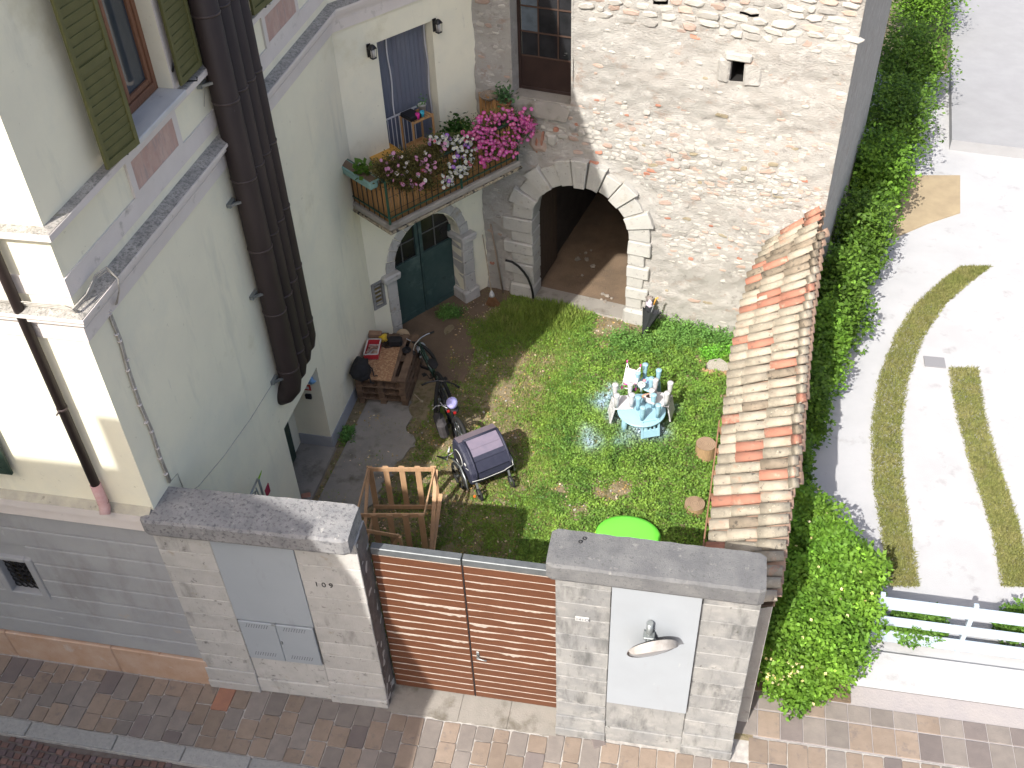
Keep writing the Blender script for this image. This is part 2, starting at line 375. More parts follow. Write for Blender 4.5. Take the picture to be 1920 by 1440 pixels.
# road
rd = grid_mesh('road', -30, 30, -2, 5.63, 4, lambda x, y: -.075, None).build('road', m_asphalt); rd['kind'] = 'structure'
cnt = 0; y = 5.60; row = 0; restmb = MB()
while y > 4.2:
    x = -9.2 + (row % 2) * .05
    while x < -4.2:
        wx = random.uniform(.075, .11); d = random.uniform(.075, .10)
        arc = .05 * math.sin((x + 9) * 2.2)
        yy = y + arc - .04
        if yy < 5.60:
            q = [(x + .004 + random.uniform(0, .008), yy - d / 2 + random.uniform(0, .01)), (x + wx - .006, yy - d / 2 + random.uniform(0, .012)), (x + wx - .004 - random.uniform(0, .01), yy + d / 2 - .008), (x + .006, yy + d / 2 - .006 - random.uniform(0, .01))]
            vis = yy > 5.02 and x < -4.9
            mb = MB() if (vis and cnt < 290) else restmb
            stone_shape(mb, q, -.09, -.055 + random.uniform(-.005, .005), .012)
            if mb is not restmb: mb.build('sett', random.choice([m_sett, m_sett, m_sett2]), rd); cnt += 1
        x += wx
    y -= .097; row += 1
o = restmb.build('small_setts', m_sett, rd); o['kind'] = 'stuff'
# concrete apron in front of the gate
ap = MB()
for (a, b) in ((-3.27, -2.35), (-2.345, -1.72), (-1.715, -1.09)):
    n_ = 8; top = jline((a, 6.72), (b, 6.72), n_, .03, a)
    ap.prism([Vector((p[0], p[1], -.02)) for p in top] + [Vector((b, 7.18, -.02)), Vector((a, 7.18, -.02))], (0, 0, .03))
o = ap.build('gate_threshold', m_concrete); o['kind'] = 'structure'
# courtyard concrete strip along the yellow house
cp = MB()
pts = [(-5.38, 8.0), (-4.9, 8.0), (-4.75, 8.8), (-4.62, 9.4), (-4.50, 9.9), (-4.38, 10.4), (-4.30, 10.8), (-4.1, 11.3), (-4.25, 11.75), (-4.6, 12.6), (-5.3, 12.9)]
q_ = []
for (a, b) in zip(pts, pts[1:]):
    for i in range(7):
        t_ = i / 7; X_, Y_ = a[0] + (b[0] - a[0]) * t_, a[1] + (b[1] - a[1]) * t_; e_ = 1 if X_ > -5.2 and Y_ > 8.1 else 0
        q_.append(Vector((X_ + e_ * (.22 * noise.noise(Vector((X_ * 2.2, Y_ * 2.2, 1))) + .10 * noise.noise(Vector((X_ * 9, Y_ * 9, 1)))), Y_ + e_ * .1 * noise.noise(Vector((X_ * 8, Y_ * 8, 4))), -.01)))
cp.prism(q_, (0, 0, .035))
o = cp.build('courtyard_concrete', m_concrete); o['kind'] = 'structure'
# bare earth by the green doors and in the passage
de = grid_mesh('bare_earth', -5.1, -.2, 12.2, 21, .12, lambda x, y: (.018 + .03 * noise.noise(Vector((x * 2, y * 2, 5)))) if (y > 15.2 or (x < -3.7 + .3 * noise.noise(Vector((x * 2, y * 2, 7))) and y > 13.0 and x > -5.6 + (15 - y) * .35)) else -.06, None).build('bare_earth', m_dirt); de['kind'] = 'structure'

# ================================================================== YELLOW HOUSE
house = thing('yellow_house', 'cream rendered house with olive shutters, grey base and a flowered balcony over green doors', 'house', (-7, 7.5, 0))
uAC = 6.908     # length of the courtyard wall up to the inner corner
lenC = 2.62     # inner corner to the stone barn
HT = 11.6
# front wall
mb = MB(); sheet(mb, WF, [(-9, 3.12), (0, 3.12), (0, HT), (-9, HT)], [rect(-3.6, 3.95, -2.15, 5.9)], 0, (.25,)); mb.build('front_wall', m_cream, house)
mb = MB(); wbox(mb, WF, -3.6, -2.15, 3.95, 5.9, -.26, -.24); mb.build('front_window_pane', m_glass, house)
# courtyard wall A with window openings and doorway (u measured from the street corner)
def uA(px, py, w=0.): return WA.hit(px, py, w)
dA0, dA1, dAt = WA.hit(562, 928)[0], WA.hit(627, 850)[0], 1.735
dA0 = 3.06; dA1 = 4.405
w1a, w1b = 1.43, 2.56; w2a, w2b = 4.88, 5.95
mb = MB(); sheet(mb, WA, [(0, 3.3), (.32, 3.3), (.32, 0), (dA0, 0), (dA0, dAt), (dA1, dAt), (dA1, 0), (uAC, 0), (uAC, HT), (0, HT)], [rect(w1a, 7.12, w1b, 9.1), rect(w2a, 7.12, w2b, 9.1)], 0, (.30, .30))
mb.quad(WA.P(dA0, 0, 0), WA.P(dA0, dAt, 0), WA.P(dA0, dAt, -.9), WA.P(dA0, 0, -.9))
mb.quad(WA.P(dA1, 0, 0), WA.P(dA1, dAt, 0), WA.P(dA1, dAt, -.9), WA.P(dA1, 0, -.9))
mb.quad(WA.P(dA0, dAt, 0), WA.P(dA1, dAt, 0), WA.P(dA1, dAt, -.9), WA.P(dA0, dAt, -.9))
mb.quad(WA.P(dA0, 0, -.55), WA.P(dA1, 0, -.55), WA.P(dA1, dAt, -.55), WA.P(dA0, dAt, -.55))
mb.build('side_wall', m_cream, house)
mb = MB(); wbox(mb, WA, dA0 + .05, dA1 - .32, .0, 1.6, -.545, -.50); mb.build('side_door', m_darkgreen, house)
mb = MB(); wbox(mb, WA, dA0, dA1, -.02, .045, -.55, .05); mb.build('door_step', m_concrete, house)
# grey skirting
mb = MB(); wbox(mb, WA, dA1 - .0, uAC - .02, 0, .26, .0, .012)
mb.box(WA.P(dA1 - .006, .13, -.27), (.012, .54, .26), WA.R()); mb.build('skirting', MAT('grey_skirting_paint', (.34, .35, .37), (.29, .30, .32), sc=4), house)
# wall C (balcony wall)
cW = [WC.hit(706, 79)[0], WC.hit(809, 40)[0]]
doorL, doorR = WC.hit(755, 622)[0], WC.hit(871, 552)[0]
cxd = (doorL + doorR) / 2; rd_ = (doorR - doorL) / 2; spr = 1.44
def arc(cx, cz, r, a0, a1, n): return [(cx + r * math.cos(rad(a0 + (a1 - a0) * i / n)), cz + r * math.sin(rad(a0 + (a1 - a0) * i / n))) for i in range(n + 1)]
arch_hole = [(cxd - rd_, 0.0), (cxd - rd_, spr)] + arc(cxd, spr, rd_, 180, 0, 16)[1:-1] + [(cxd + rd_, spr), (cxd + rd_, 0)]
ventc = [WC.hit(*p) for p in ((682, 540), (719, 572), (715, 531), (690, 590))]
v0, v1 = .03, .29
outer = [(0, 0), (cxd - rd_, 0), (cxd - rd_, spr)] + arc(cxd, spr, rd_, 180, 0, 16)[1:-1] + [(cxd + rd_, spr), (cxd + rd_, 0), (lenC + .1, 0), (lenC + .1, HT), (0, HT)]
mb = MB(); sheet(mb, WC, outer, [rect(cW[0], 3.25, cW[1], 5.45), rect(v0 + .05, .92, v1 - .05, 1.36)], 0, (.32, .06))
n = len(arch_hole)
mb.add([WC.P(u, v, 0) for u, v in arch_hole] + [WC.P(u, v, -.3) for u, v in arch_hole], [(i, i + 1, i + 1 + n, i + n) for i in range(n - 1)])
mb.build('balcony_wall', m_cream, house)
# the unseen body of the house: back walls and roof
mb = MB()
mb.prism([Vector((-14.5, 6.80, HT + .02)), WA.P(.08, HT + .02, -.07), WA.P(uAC, HT + .02, -.07), WC.P(lenC, HT + .02, -.07), WC.P(lenC, HT + .02, -.07) + Vector((-1, 5, 0)), Vector((-14.5, 20, HT + .02))], (0, 0, .2))
mb.build('attic_slab', m_cream, house)
mb = MB(); ez = HT + .2
e = [Vector((-15, 6.15, ez)), Vector((-4.85, 6.15, ez)), Vector((-4.75, 13.6, ez)), Vector((-3.1, 16.5, ez)), Vector((-5, 21, ez)), Vector((-15, 21, ez))]
rg = [Vector((-10, 10.5, ez + 2.9)), Vector((-8.6, 11, ez + 3.0)), Vector((-9, 16.5, ez + 2.9))]
mb.add(e + rg, [(0, 1, 7, 6), (1, 2, 7), (2, 3, 7), (3, 4, 8, 7), (4, 5, 8), (5, 0, 6, 8), (6, 7, 8), (5, 4, 3, 2, 1, 0)])
mb.build('roof', MAT('old_roof_tiles', (.3, .2, .13), (.2, .15, .1)), house)
mb = MB(); mb.quad(Vector((-14.5, 6.73, 0)), Vector((-14.5, 20, 0)), Vector((-14.5, 20, HT)), Vector((-14.5, 6.73, HT)))
mb.quad(Vector((-14.5, 20, 0)), Vector((-5, 21, 0)), Vector((-5, 21, HT)), Vector((-14.5, 20, HT))); mb.build('rear_wall', m_cream, house)
# mouldings along the three walls
def run(mb, v0, v1, w, c=True):
    segs = [(WF, -9, w), (WA, -w, uAC - w * .0), (WC, 0, lenC)]
    ua = uAC - w * math.tan(rad(17.6)) if True else 0
    for W, a, b in ((WF, -9, w - .001), (WA, -w + .001, ua + w * 0.0), (WC, w * math.tan(rad(17.6)) , lenC)):
        wbox(mb, W, a, b, v0, v1, -.02, w)
def ledge(mb, v0, v1, w, t=.0):
    tt = math.tan(rad(-17.6))
    # the mitred run as one swept ring: front, side, balcony wall
    path = [lambda q: WF.P(-9, 0, q), lambda q: WF.P(0 + q, 0, q), lambda q: WA.P(uAC + q * tt * -1 * -1, 0, q), lambda q: WC.P(lenC + .06, 0, q)]
    n = len(path); prof = [(-.02, v0), (w, v0), (w, v1), (-.02, v1 + t)]
    vs = []
    for f_ in path:
        for (q, z) in prof: vs.append(f_(q) + Vector((0, 0, z)))
    fs = []
    for i in range(n - 1):
        for k_ in range(4): fs.append((i * 4 + k_, i * 4 + (k_ + 1) % 4, (i + 1) * 4 + (k_ + 1) % 4, (i + 1) * 4 + k_))
    fs += [(0, 1, 2, 3), tuple(range((n - 1) * 4, n * 4))]
    mb.add(vs, fs)
for nm, v0_, v1_, w_, t_, mt in (('upper_band', 6.36, 6.56, .018, 0, m_white), ('string_course', 6.17, 6.205, .145, .0, m_white), ('string_course_moulding', 6.10, 6.168, .105, 0, m_white),
                             ('lower_band', 5.85, 6.098, .03, 0, m_white), ('lower_band_fillet', 5.97, 6.0, .034, 0, m_white), ('sill_course', 7.02, 7.085, .10, 0, m_white)):
    mb = MB(); ledge(mb, v0_, v1_, w_, t_); mb.build(nm, mt, house)
mb = MB(); ledge(mb, 6.207, 6.212, .135, .045); mb.build('string_course_top', m_ledge, house)
mb = MB(); ledge(mb, 7.087, 7.092, .092, .02); mb.build('sill_course_top', m_ledge, house)
# marble panels in white frames under the windows
def panel(px):
    us = [uA(*p)[0] for p in px]; a, b = min(us), max(us); 
    wbox(mbp, WA, a, b, 6.60, 6.915, .0, .022)
    for (q0, q1, z0, z1) in ((a - .09, b + .09, 6.915, 7.01), (a - .09, b + .09, 6.562, 6.6), (a - .09, a, 6.6, 6.915), (b, b + .09, 6.6, 6.915)): wbox(mbf, WA, q0, q1, z0, z1, 0, .026)
for q in (((240, 303), (318, 222)), ((492, 32), (545, -20))):
    mbp, mbf = MB(), MB(); panel(q); pf = mbf.build('panel_frame', m_white, house); mbp.build('marble_panel', m_pinkmarble, house)
# windows
def shutter(W, u0, u1, v0, v1, w, flip=1, nm='shutter', mt=m_shutter, tilt=.0):
    f = MB(); st = .05
    R = W.R() @ rotz(tilt)
    c0 = W.P(u0, 0, w)
    def bx(a, b, z0, z1, d0, d1, ch=0): 
        f2.cham(c0 + R @ Vector(((a + b) / 2, (d0 + d1) / 2, (z0 + z1) / 2)), (b - a, d1 - d0, z1 - z0), R, ch) if ch else f2.box(c0 + R @ Vector(((a + b) / 2, (d0 + d1) / 2, (z0 + z1) / 2)), (b - a, d1 - d0, z1 - z0), R)
    L = u1 - u0; f2 = MB()
    bx(0, st, v0, v1, 0, .035, .004); bx(L - st, L, v0, v1, 0, .035, .004); bx(st, L - st, v0, v0 + .07, 0, .033); 
    mids = [v0 + .07 + (v1 - v0) * .42]; bx(st, L - st, mids[0], mids[0] + .07, 0, .033); bx(st, L - st, v1 - .06, v1, 0, .033)
    fr = f2.build(nm, mt, house)
    for (a, b) in ((v0 + .07, mids[0]), (mids[0] + .07, v1 - .06)):
        z = a + .005
        while z < b - .005:
            f2 = MB(); zc = min(z + .082, b)
            R2 = R @ Matrix.Rotation(rad(-7), 3, 'X')
            f2.cham(c0 + R @ Vector((L / 2, .014, (z + zc) / 2)), (L - 2 * st + .01, .012, zc - z + .012), R2, .002)
            f2.build('shutter_slat', mt, fr); z += .085
    return fr
def window(W, u0, u1, v0, v1, dep):
    f = MB(); t = .06
    for (a, b, c, d) in ((u0, u0 + t, v0, v1), (u1 - t, u1, v0, v1), (u0 + t, u1 - t, v0, v0 + t + .03), (u0 + t, u1 - t, v1 - t, v1)): wbox(f, W, a, b, c, d, -dep, -dep + .07, .005)
    fr = f.build('window_frame', m_brownwood, house); um = (u0 + u1) / 2
    for (a, b) in ((u0 + t + .005, um - .003), (um + .003, u1 - t - .005)):
        f = MB(); s_ = .055; lo, hi = v0 + t + .035, v1 - t - .005
        for (p, q, c, d) in ((a, a + s_, lo, hi), (b - s_, b, lo, hi), (a + s_, b - s_, lo, lo + s_), (a + s_, b - s_, hi - s_, hi)): wbox(f, W, p, q, c, d, -dep + .01, -dep + .055, .006)
        sh = f.build('sash', m_brownwood, fr)
    f = MB(); wbox(f, W, u0 + t, u1 - t, v0 + t, v1 - t, -dep + .02, -dep + .026); f.build('pane', m_glass, fr)
    f = MB(); wbox(f, W, um - .012, um + .05, v0 + .2, v1 - .2, -dep + .0265, -dep + .028); f.build('curtain_edge', m_curtain, fr)
    f = MB(); wbox(f, W, u0 - .0, u1 + .0, v0 - .055, v0 + .005, -dep + .07, .14, .008); f.build('window_sill', m_marble, house)
    for (qa, qb) in ((u0 - .10, u0 - .002), (u1 + .002, u1 + .10)): f = MB(); wbox(f, W, qa, qb, v0 - .02, v1, .0, .014); f.build('window_surround', m_white, house)
window(WA, w1a, w1b, 7.125, 9.1, .24); window(WA, w2a, w2b, 7.125, 9.1, .24)
shutter(WA, w1a - .53, w1a - .02, 7.15, 9.1, .12, tilt=.12); shutter(WA, w1b + .02, w1b + .52, 7.15, 9.1, .06)
shutter(WA, w2a - .50, w2a - .02, 7.15, 9.1, .12, tilt=.1); shutter(WA, w2b + .02, w2b + .5, 7.15, 9.1, .06)
for (u_, s_) in ((w1a, -1), (w1b, 1), (w2a, -1)):
    f = MB(); f.tube([WA.P(u_ + s_ * .2, 7.11, 0), WA.P(u_ + s_ * .2, 7.13, .17), WA.P(u_ + s_ * .2, 7.17, .18)], .008, 6); f.tube([WA.P(u_ + .03 * s_, 7.3, .02), WA.P(u_ + .03 * s_, 7.4, .06)], .012, 6); f.build('shutter_hook', m_blackp, house)
shutter(WF, -2.15 + .02, -1.488, 3.86, 5.9, .06, nm='dark_green_shutter', mt=m_darkgreen)
# front base: rusticated courses and grille
gu0, gu1 = -2.44, -2.04
zc = 3.10; nC = 8; hC = (3.10 - .55) / 8
for i in range(nC):
    z1 = 3.10 - i * hC; z0 = z1 - hC
    segs = [(-9, -.13)]
    if z0 < 2.16 and z1 > 1.56: segs = [(-9, gu0 - .10), (gu1 + .10, -.13)]
    for (a, b) in segs:
        f = MB(); wbox(f, WF, a, b, z0 + .008, z1 - .008, -.06, -.005, .012); f.build('rusticated_course', m_grey, house)
f = MB(); wbox(f, WF, -9, -.13, .5, 3.11, .001, .026); 
f = MB(); sheet(f, WF, [(-9, .5), (-.13, .5), (-.13, 3.1), (-9, 3.1)], [rect(gu0 - .06, 1.48, gu1 + .06, 2.18)], -.045, (.0,)); f.build('rusticated_joint', m_grey, house)
f = MB()
for (a, b, c, d) in ((gu0 - .1, gu0, 1.48, 2.2), (gu1, gu1 + .1, 1.48, 2.2), (gu0, gu1, 2.13, 2.2), (gu0 - .1, gu1 + .1, 1.42, 1.5)): wbox(f, WF, a, b, c, d, -.15, .006, .01)
f.build('cellar_window_surround', m_grey, house)
f = MB(); wbox(f, WF, gu0, gu1, 1.5, 2.13, -.26, -.24); f.build('cellar_opening', m_black, house)
f = MB()
for i in range(5):
    for j in range(7):
        c = WF.P(gu0 + .04 + i * .085, 1.545 + j * .092, -.09)
        f.tube([c + Vector((.04 * math.cos(t_ * .785), 0, .044 * math.sin(t_ * .785))) for t_ in range(9)], .009, 5, False)
f.build('iron_grille', m_blackp, house)
f = MB(); ledge_ = f
wbox(f, WF, -9, -.10, 3.105, 3.30, -.02, .05, .015); wbox(f, WF, -9, -.07, 3.30, 3.44, -.02, .09, .012); f.build('base_cornice', m_white, house)
f = MB(); f.add([WF.P(-9, 3.442, .10), WF.P(-.02, 3.442, .10), WF.P(-.02, 3.50, -.01), WF.P(-9, 3.50, -.01)], [(0, 1, 2, 3)]); f.build('base_cornice_top', MAT('dirty_cream_ledge', (.44, .41, .32), (.33, .31, .26), sc=6, spots=(((.18, .165, .14), 8, .6, .68),)), house)
edges = [-9, -7.9, -6.2, -4.6, -2.93, -1.42, -.10]
for i in range(6):
    f = MB(); wbox(f, WF, edges[i] + .003, edges[i + 1] - .003, -.03, .535, -.08, .02, .012, .002); f.build('plinth_slab', m_orange, house)
# downpipe on the front
f = MB(); u_ = -.512
f.tube([WF.P(u_, 12.2, .09), WF.P(u_, 3.86, .09)], .05, 14); dp = f.build('front_downpipe', m_pipe, house)
f = MB(); f.tube([WF.P(u_, 3.88, .09), WF.P(u_, 3.62, .09), WF.P(u_ + .01, 3.52, .11), WF.P(u_ + .02, 3.47, .16)], [.058, .06, .06, .055], 14); f.build('pipe_shoe', m_pinkpipe, house)
f = MB(); f.tube([WF.P(u_, 3.60, .09), WF.P(u_, 3.585, .09)], .063, 14); f.tube([WF.P(u_, 5.0, .09), WF.P(u_, 4.97, .09)], .055, 14); f.tube([WF.P(u_, 4.99, .02), WF.P(u_, 4.99, .2)], .01, 6); f.build('pipe_bracket', m_band, house)
# bundle of four brown pipes
px1 = [(uA(372 + 28, 0, .17)[0])]
us = [4.72 - .3 * 3, 4.72 - .3 * 2, 4.72 - .3, 4.72]
base_u = [WA.hit(p, 200, .17)[0] + .12 for p in (416, 441, 460, 477)]
for i, u_ in enumerate(base_u):
    wq = .17; r_ = (.150, .130, .126, .120)[i]
    zb = (2.52, 2.58, 2.64, 2.70)[i]
    f = MB(); f.tube([WA.P(u_, 12.0, wq), WA.P(u_, zb, wq), WA.P(u_ - .01, zb - .14, wq - .03), WA.P(u_ - .03, zb - .24, wq - .11), WA.P(u_ - .04, zb - .28, wq - .2)], r_, 18)
    pp = f.build('drain_pipe', m_pipe, house)
    for z in np.arange(2.74 + i * .08, 11.9, .98 - .02 * i):
        f = MB(); f.tube([WA.P(u_, z, wq), WA.P(u_, z + .012, wq), WA.P(u_, z + .024, wq)], [r_ + .006, r_ + .009, r_ + .006], 18); f.build('pipe_joint', m_band, pp)
for z in (2.62, 4.05, 5.4, 6.9):
    f = MB(); wbox(f, WA, base_u[0] - .25, base_u[0] - .1, z, z + .05, 0, .05); f.bar(WA.P(base_u[0] - .25, z + .02, 0), WA.P(base_u[0] - .12, z + .03, .15), .03, .03); f.build('pipe_clamp', m_galv, house)
# cables along the band and down the wall
f = MB()
for k_ in range(3):
    dz = .02 * k_
    f.tube([WF.P(-9 + i * .6, 6.27 + dz + .015 * math.sin(i * 1.7 + k_), .05 + .02 * k_) for i in range(15)] + [WF.P(-.1, 6.26 + dz, .06), WF.P(.06, 6.27 + dz, .10 + .01 * k_), WA.P(.1, 6.28 + dz, .09), WA.P(.32, 6.34 + dz, .08), WA.P(.43, 6.36 + dz, .14), WA.P(.47, 6.24, .19), WA.P(.49, 6.08, .14), WA.P(.49 + .012 * k_, 5.9, .05)], .0075, 6)
cpts = [(190, 545), (205, 590), (225, 640), (240, 695), (262, 760), (284, 810), (300, 860), (318, 905)]
for k_ in range(2): f.tube([WA.P(WA.hit(x_, y_, .02)[0] + .025 * k_, WA.hit(x_, y_, .02)[1], .02) for x_, y_ in cpts], .012, 6)
f.build('cable_bundle', m_cable, house)
f = MB()
for x_, y_ in cpts[:-1]:
    for q in (0, .5):
        u2, z2 = WA.hit(x_, y_, .03); f.tube([WA.P(u2 + .012, z2 - q * .5, .02), WA.P(u2 + .012, z2 - .012 - q * .5, .02)], .024, 8)
f.build('cable_clip', m_white, house)
f = MB(); cr = [(565, 632), (520, 705), (470, 785), (420, 855), (372, 912), (352, 925)]
f.tube([WA.P(*WA.hit(x_, y_, .004), .004) for x_, y_ in cr], .005, 5); f.tube([WA.P(*WA.hit(x_, y_, .004), .004) for x_, y_ in ((322, 900), (333, 888), (346, 922))], .004, 5)
f.tube([WA.P(*WA.hit(x_, y_, .01), .01) for x_, y_ in ((365, 30), (372, 90), (378, 140), (384, 170), (383, 200))], .004, 5); f.build('thin_wire', m_cable, house)
# vent grille in wall C
f = MB()
for (a, b, c, d) in ((v0, v0 + .05, .87, 1.41), (v1 - .05, v1, .87, 1.41), (v0 + .05, v1 - .05, .87, .92), (v0 + .05, v1 - .05, 1.36, 1.41)): wbox(f, WC, a, b, c, d, -.03, .02)
vf = f.build('vent_frame', m_limeg, house)
f = MB(); wbox(f, WC, v0 + .05, v1 - .05, .92, 1.36, -.05, -.04); f.build('vent_backing', MAT('ochre_vent_paint', (.13, .10, .035), (.17, .13, .05)), house)
for i in range(5):
    f = MB(); wbox(f, WC, v0 + .055, v1 - .055, .95 + i * .085, .962 + i * .085, -.04, -.01); f.build('vent_slat', m_lime, vf)
# arched green double door with limestone surround
m_gdoor = MAT('green_weathered_door', (.030, .062, .060), (.05, .085, .08), sc=2.5, rough=.55, bump=.2, spots=(((.085, .13, .12), 3, .55, .68), ((.018, .03, .035), 5, .62, .72)))
dd = -.24
for (a, b) in ((cxd - rd_ + .01, cxd - .01), (cxd + .01, cxd + rd_ - .01)):
    f = MB(); wbox(f, WC, a, b, .02, 1.22, dd - .04, dd, .004)
    lf = f.build('door_leaf', m_gdoor, house)
    f = MB(); wbox(f, WC, a, b, 1.22, 1.30, dd - .04, dd + .015, .004)
    mid = a < cxd - .3
    e0, e1 = (a, b)
    wbox(f, WC, (b - .07) if mid else a, b if mid else a + .07, 1.30, spr + rd_ - .06, dd - .04, dd + .01, .004)
    wbox(f, WC, a if mid else b - .05, a + .05 if mid else b, 1.30, spr + .15, dd - .04, dd + .01, .004)
    f.build('door_frame', m_gdoor, lf)
    f = MB(); um = (a + b) / 2
    wbox(f, WC, um - .008, um + .008, 1.30, spr + rd_ * .8, dd - .03, dd - .01); wbox(f, WC, a, b, 1.66, 1.675, dd - .03, dd - .012)
    f.build('muntin', MAT('grey_glazing_bar', (.13, .13, .12)) if mid else bpy.data.materials['grey_glazing_bar'], lf)
    f = MB(); wbox(f, WC, a, b, .12, .135, dd, dd + .012); wbox(f, WC, a + .03, a + .045, .1, 1.2, dd, dd + .012); f.build('door_rib', m_gdoor, lf)
f = MB(); f.add([WC.P(u, v, dd - .03) for u, v in arc(cxd, spr, rd_ + .01, 180, 0, 16)] + [WC.P(cxd + rd_, 1.2, dd - .03), WC.P(cxd - rd_, 1.2, dd - .03)], [tuple(range(19))]); f.build('fanlight_pane', MAT('dim_shop_glass', (.012, .012, .012), (.03, .028, .025), sc=2, rough=.15), house)
# surround: jamb blocks, imposts, voussoirs
def blocks(W, u0, u1, zs, w0, w1, mt, par, nm='jamb_block', j=.006, var=0.):
    for i in range(len(zs) - 1):
        f = MB(); dv = random.uniform(-var, var); wbox(f, W, u0 - max(dv, 0) if u0 < u1 else u0, u1 + max(dv, 0), zs[i] + .004, zs[i + 1] - .004, w0, w1, .012, j); f.build(nm, mt, par)
def voussoirs(W, cx, cz, r0, r1s, n, w0, w1s, mt, par, a0=180, a1=0, nm='voussoir', skip=()):
    for i in range(n):
        if i in skip: continue
        t0 = rad(a0 + (a1 - a0) * i / n); t1 = rad(a0 + (a1 - a0) * (i + 1) / n); g = .006 / r0
        s_ = 1 if t1 > t0 else -1; t0 += g * s_; t1 -= g * s_
        r1 = r1s[i % len(r1s)]; w1 = w1s[i % len(w1s)]; c = .012
        q = [(r0, t0), (r1, t0), (r1, (t0 + t1) / 2), (r1, t1), (r0, t1), (r0, (t0 + t1) / 2)]
        tc_ = (t0 + t1) / 2; rc = (r0 + r1) / 2
        P_ = lambda r_, t_, w_: W.P(cx + r_ * math.cos(t_), cz + r_ * math.sin(t_), w_)
        jj = [random.uniform(-.006, .006) for _ in q]
        bk = [P_(r_ + j_, t_, w0) for (r_, t_), j_ in zip(q, jj)]; md = [P_(r_ + j_, t_, w1 - c) for (r_, t_), j_ in zip(q, jj)]
        ft = [P_(r_ + j_ + (c if r_ == r0 else -c), t_ + (tc_ - t_) * .09, w1) for (r_, t_), j_ in zip(q, jj)]
        f = MB(); N_ = 6; f.add(bk + md + ft, [(k, (k + 1) % N_, (k + 1) % N_ + N_, k + N_) for k in range(N_)] + [(k + N_, (k + 1) % N_ + N_, (k + 1) % N_ + 2 * N_, k + 2 * N_) for k in range(N_)] + [tuple(range(2 * N_, 3 * N_))])
        f.build(nm, mt, par)
blocks(WC, cxd - rd_ - .20, cxd - rd_ + .0, [.0, .3, .62, .92, spr - .12], -.30, .03, m_lime, house)
blocks(WC, cxd + rd_ - .0, cxd + rd_ + .25, [.24, .58, .86, 1.12, spr - .12], -.30, .06, m_lime, house)
f = MB(); wbox(f, WC, cxd + rd_ - .06, cxd + rd_ + .30, -.02, .24, -.30, .12, .02, .01); f.build('pilaster_base', m_lime, house)
f = MB(); wbox(f, WC, cxd - rd_ - .30, cxd - rd_ + .05, spr - .12, spr + .02, -.30, .13, .03, .008); f.build('impost', m_lime, house)
f = MB(); wbox(f, WC, cxd + rd_ - .07, cxd + rd_ + .28, spr - .12, spr + .02, -.30, .16, .03, .008); f.build('impost', m_lime, house)
voussoirs(WC, cxd, spr + .02, rd_, [rd_ + .19, rd_ + .17], 13, -.28, [.03, .02], m_lime, house, nm='door_voussoir')
# balcony window with blind and curtain
a, b = cW
f = MB()
for (p, q, c, d) in ((a, a + .06, 3.3, 5.45), (b - .06, b, 3.3, 5.45), (a + .06, b - .06, 5.38, 5.45), (a + .06, b - .06, 4.2, 4.28), ((a + b) / 2 - .035, (a + b) / 2 + .035, 4.28, 5.38), (a + .06, b - .06, 3.3, 3.4)): wbox(f, WC, p, q, c, d, -.34, -.28, .004)
bw = f.build('balcony_door_frame', MAT('plum_window_wood', (.07, .035, .035), (.10, .05, .05)), house)
f = MB(); wbox(f, WC, a, b, 3.3, 5.45, -.345, -.335); f.build('balcony_door_glass', m_glass, bw)
m_net = MAT('blue_grey_net_curtain', (.16, .18, .23), (.20, .22, .28), sc=60, stretch=(1, 1, .05), alpha=.62)
f = MB(); ns = 40; vs = []; L = b - a
for i in range(ns + 1):
    u_ = a + .01 + (L - .03) * i / ns; w_ = -.18 + .014 * math.sin(i * 1.9)
    vs += [WC.P(u_, 5.44, w_), WC.P(u_, 3.35, w_)]
f.add(vs, [(2 * i, 2 * i + 1, 2 * i + 3, 2 * i + 2) for i in range(ns)], True); f.build('net_curtain', m_net, bw)
f = MB()
for q in (.27, .97):
    f.tube([WC.P(a + L * (q + .012 * math.sin(z * 7)), z, -.155) for z in np.arange(3.36, 5.44, .12)], .012, 6)
f.build('curtain_hem', MAT('white_curtain_hem', (.5, .5, .52)), bw)
f = MB(); 
for i in range(9): wbox(f, WC, a + .03 + i * .075, a + .045 + i * .075, 3.4, 4.12, -.13, -.125)
wbox(f, WC, a + .02, a + .70, 4.11, 4.135, -.135, -.12); f.build('striped_lower_blind', MAT('white_blind_stripe', (.48, .49, .52)), bw)
f = MB(); wbox(f, WC, a + .02, a + .70, 3.38, 4.12, -.145, -.137); f.build('blue_lower_blind', MAT('slate_blue_blind', (.07, .085, .13), (.09, .105, .15)), bw)
# balcony: slab, railing
zS = 3.06
c0 = WC.P(*WC.hit(648, 384)); fc = G(737, 434, zS); fr_ = G(980, 313, zS)
bdep = (fc - WC.o).dot(WC.n); bu0 = (fc - WC.o).dot(WC.u); bu1 = (fr_ - WC.o).dot(WC.u)
print('balcony', bdep, bu0, bu1, WC.hit(648, 380), (fr_ - WC.o).dot(WC.n))
bu0 = min(bu0, WC.hit(648, 380)[0] + .05); BU1 = bu1
f = MB(); wbox(f, WC, bu0, BU1, zS, zS + .10, -.02, bdep, .02, .004); f.build('balcony_slab', m_concrete, house)
f = MB(); wbox(f, WC, bu0 - .02, BU1 + .02, zS - .045, zS, -.02, bdep + .02, .01); f.build('slab_edge_stone', MAT('stained_slab_edge', (.33, .29, .20), (.20, .17, .12), sc=9, spots=(((.03, .028, .025), 13, .52, .58, (1, 1, .5)),)), house)
m_rail = MAT('green_railing_paint', (.016, .055, .035), (.02, .07, .045), rough=.45)
m_rail_d = MAT('dark_green_baluster', (.012, .022, .018), rough=.5)
rail = MB(); zt = zS + .84; wr = bdep - .05; ul = bu0 + .04
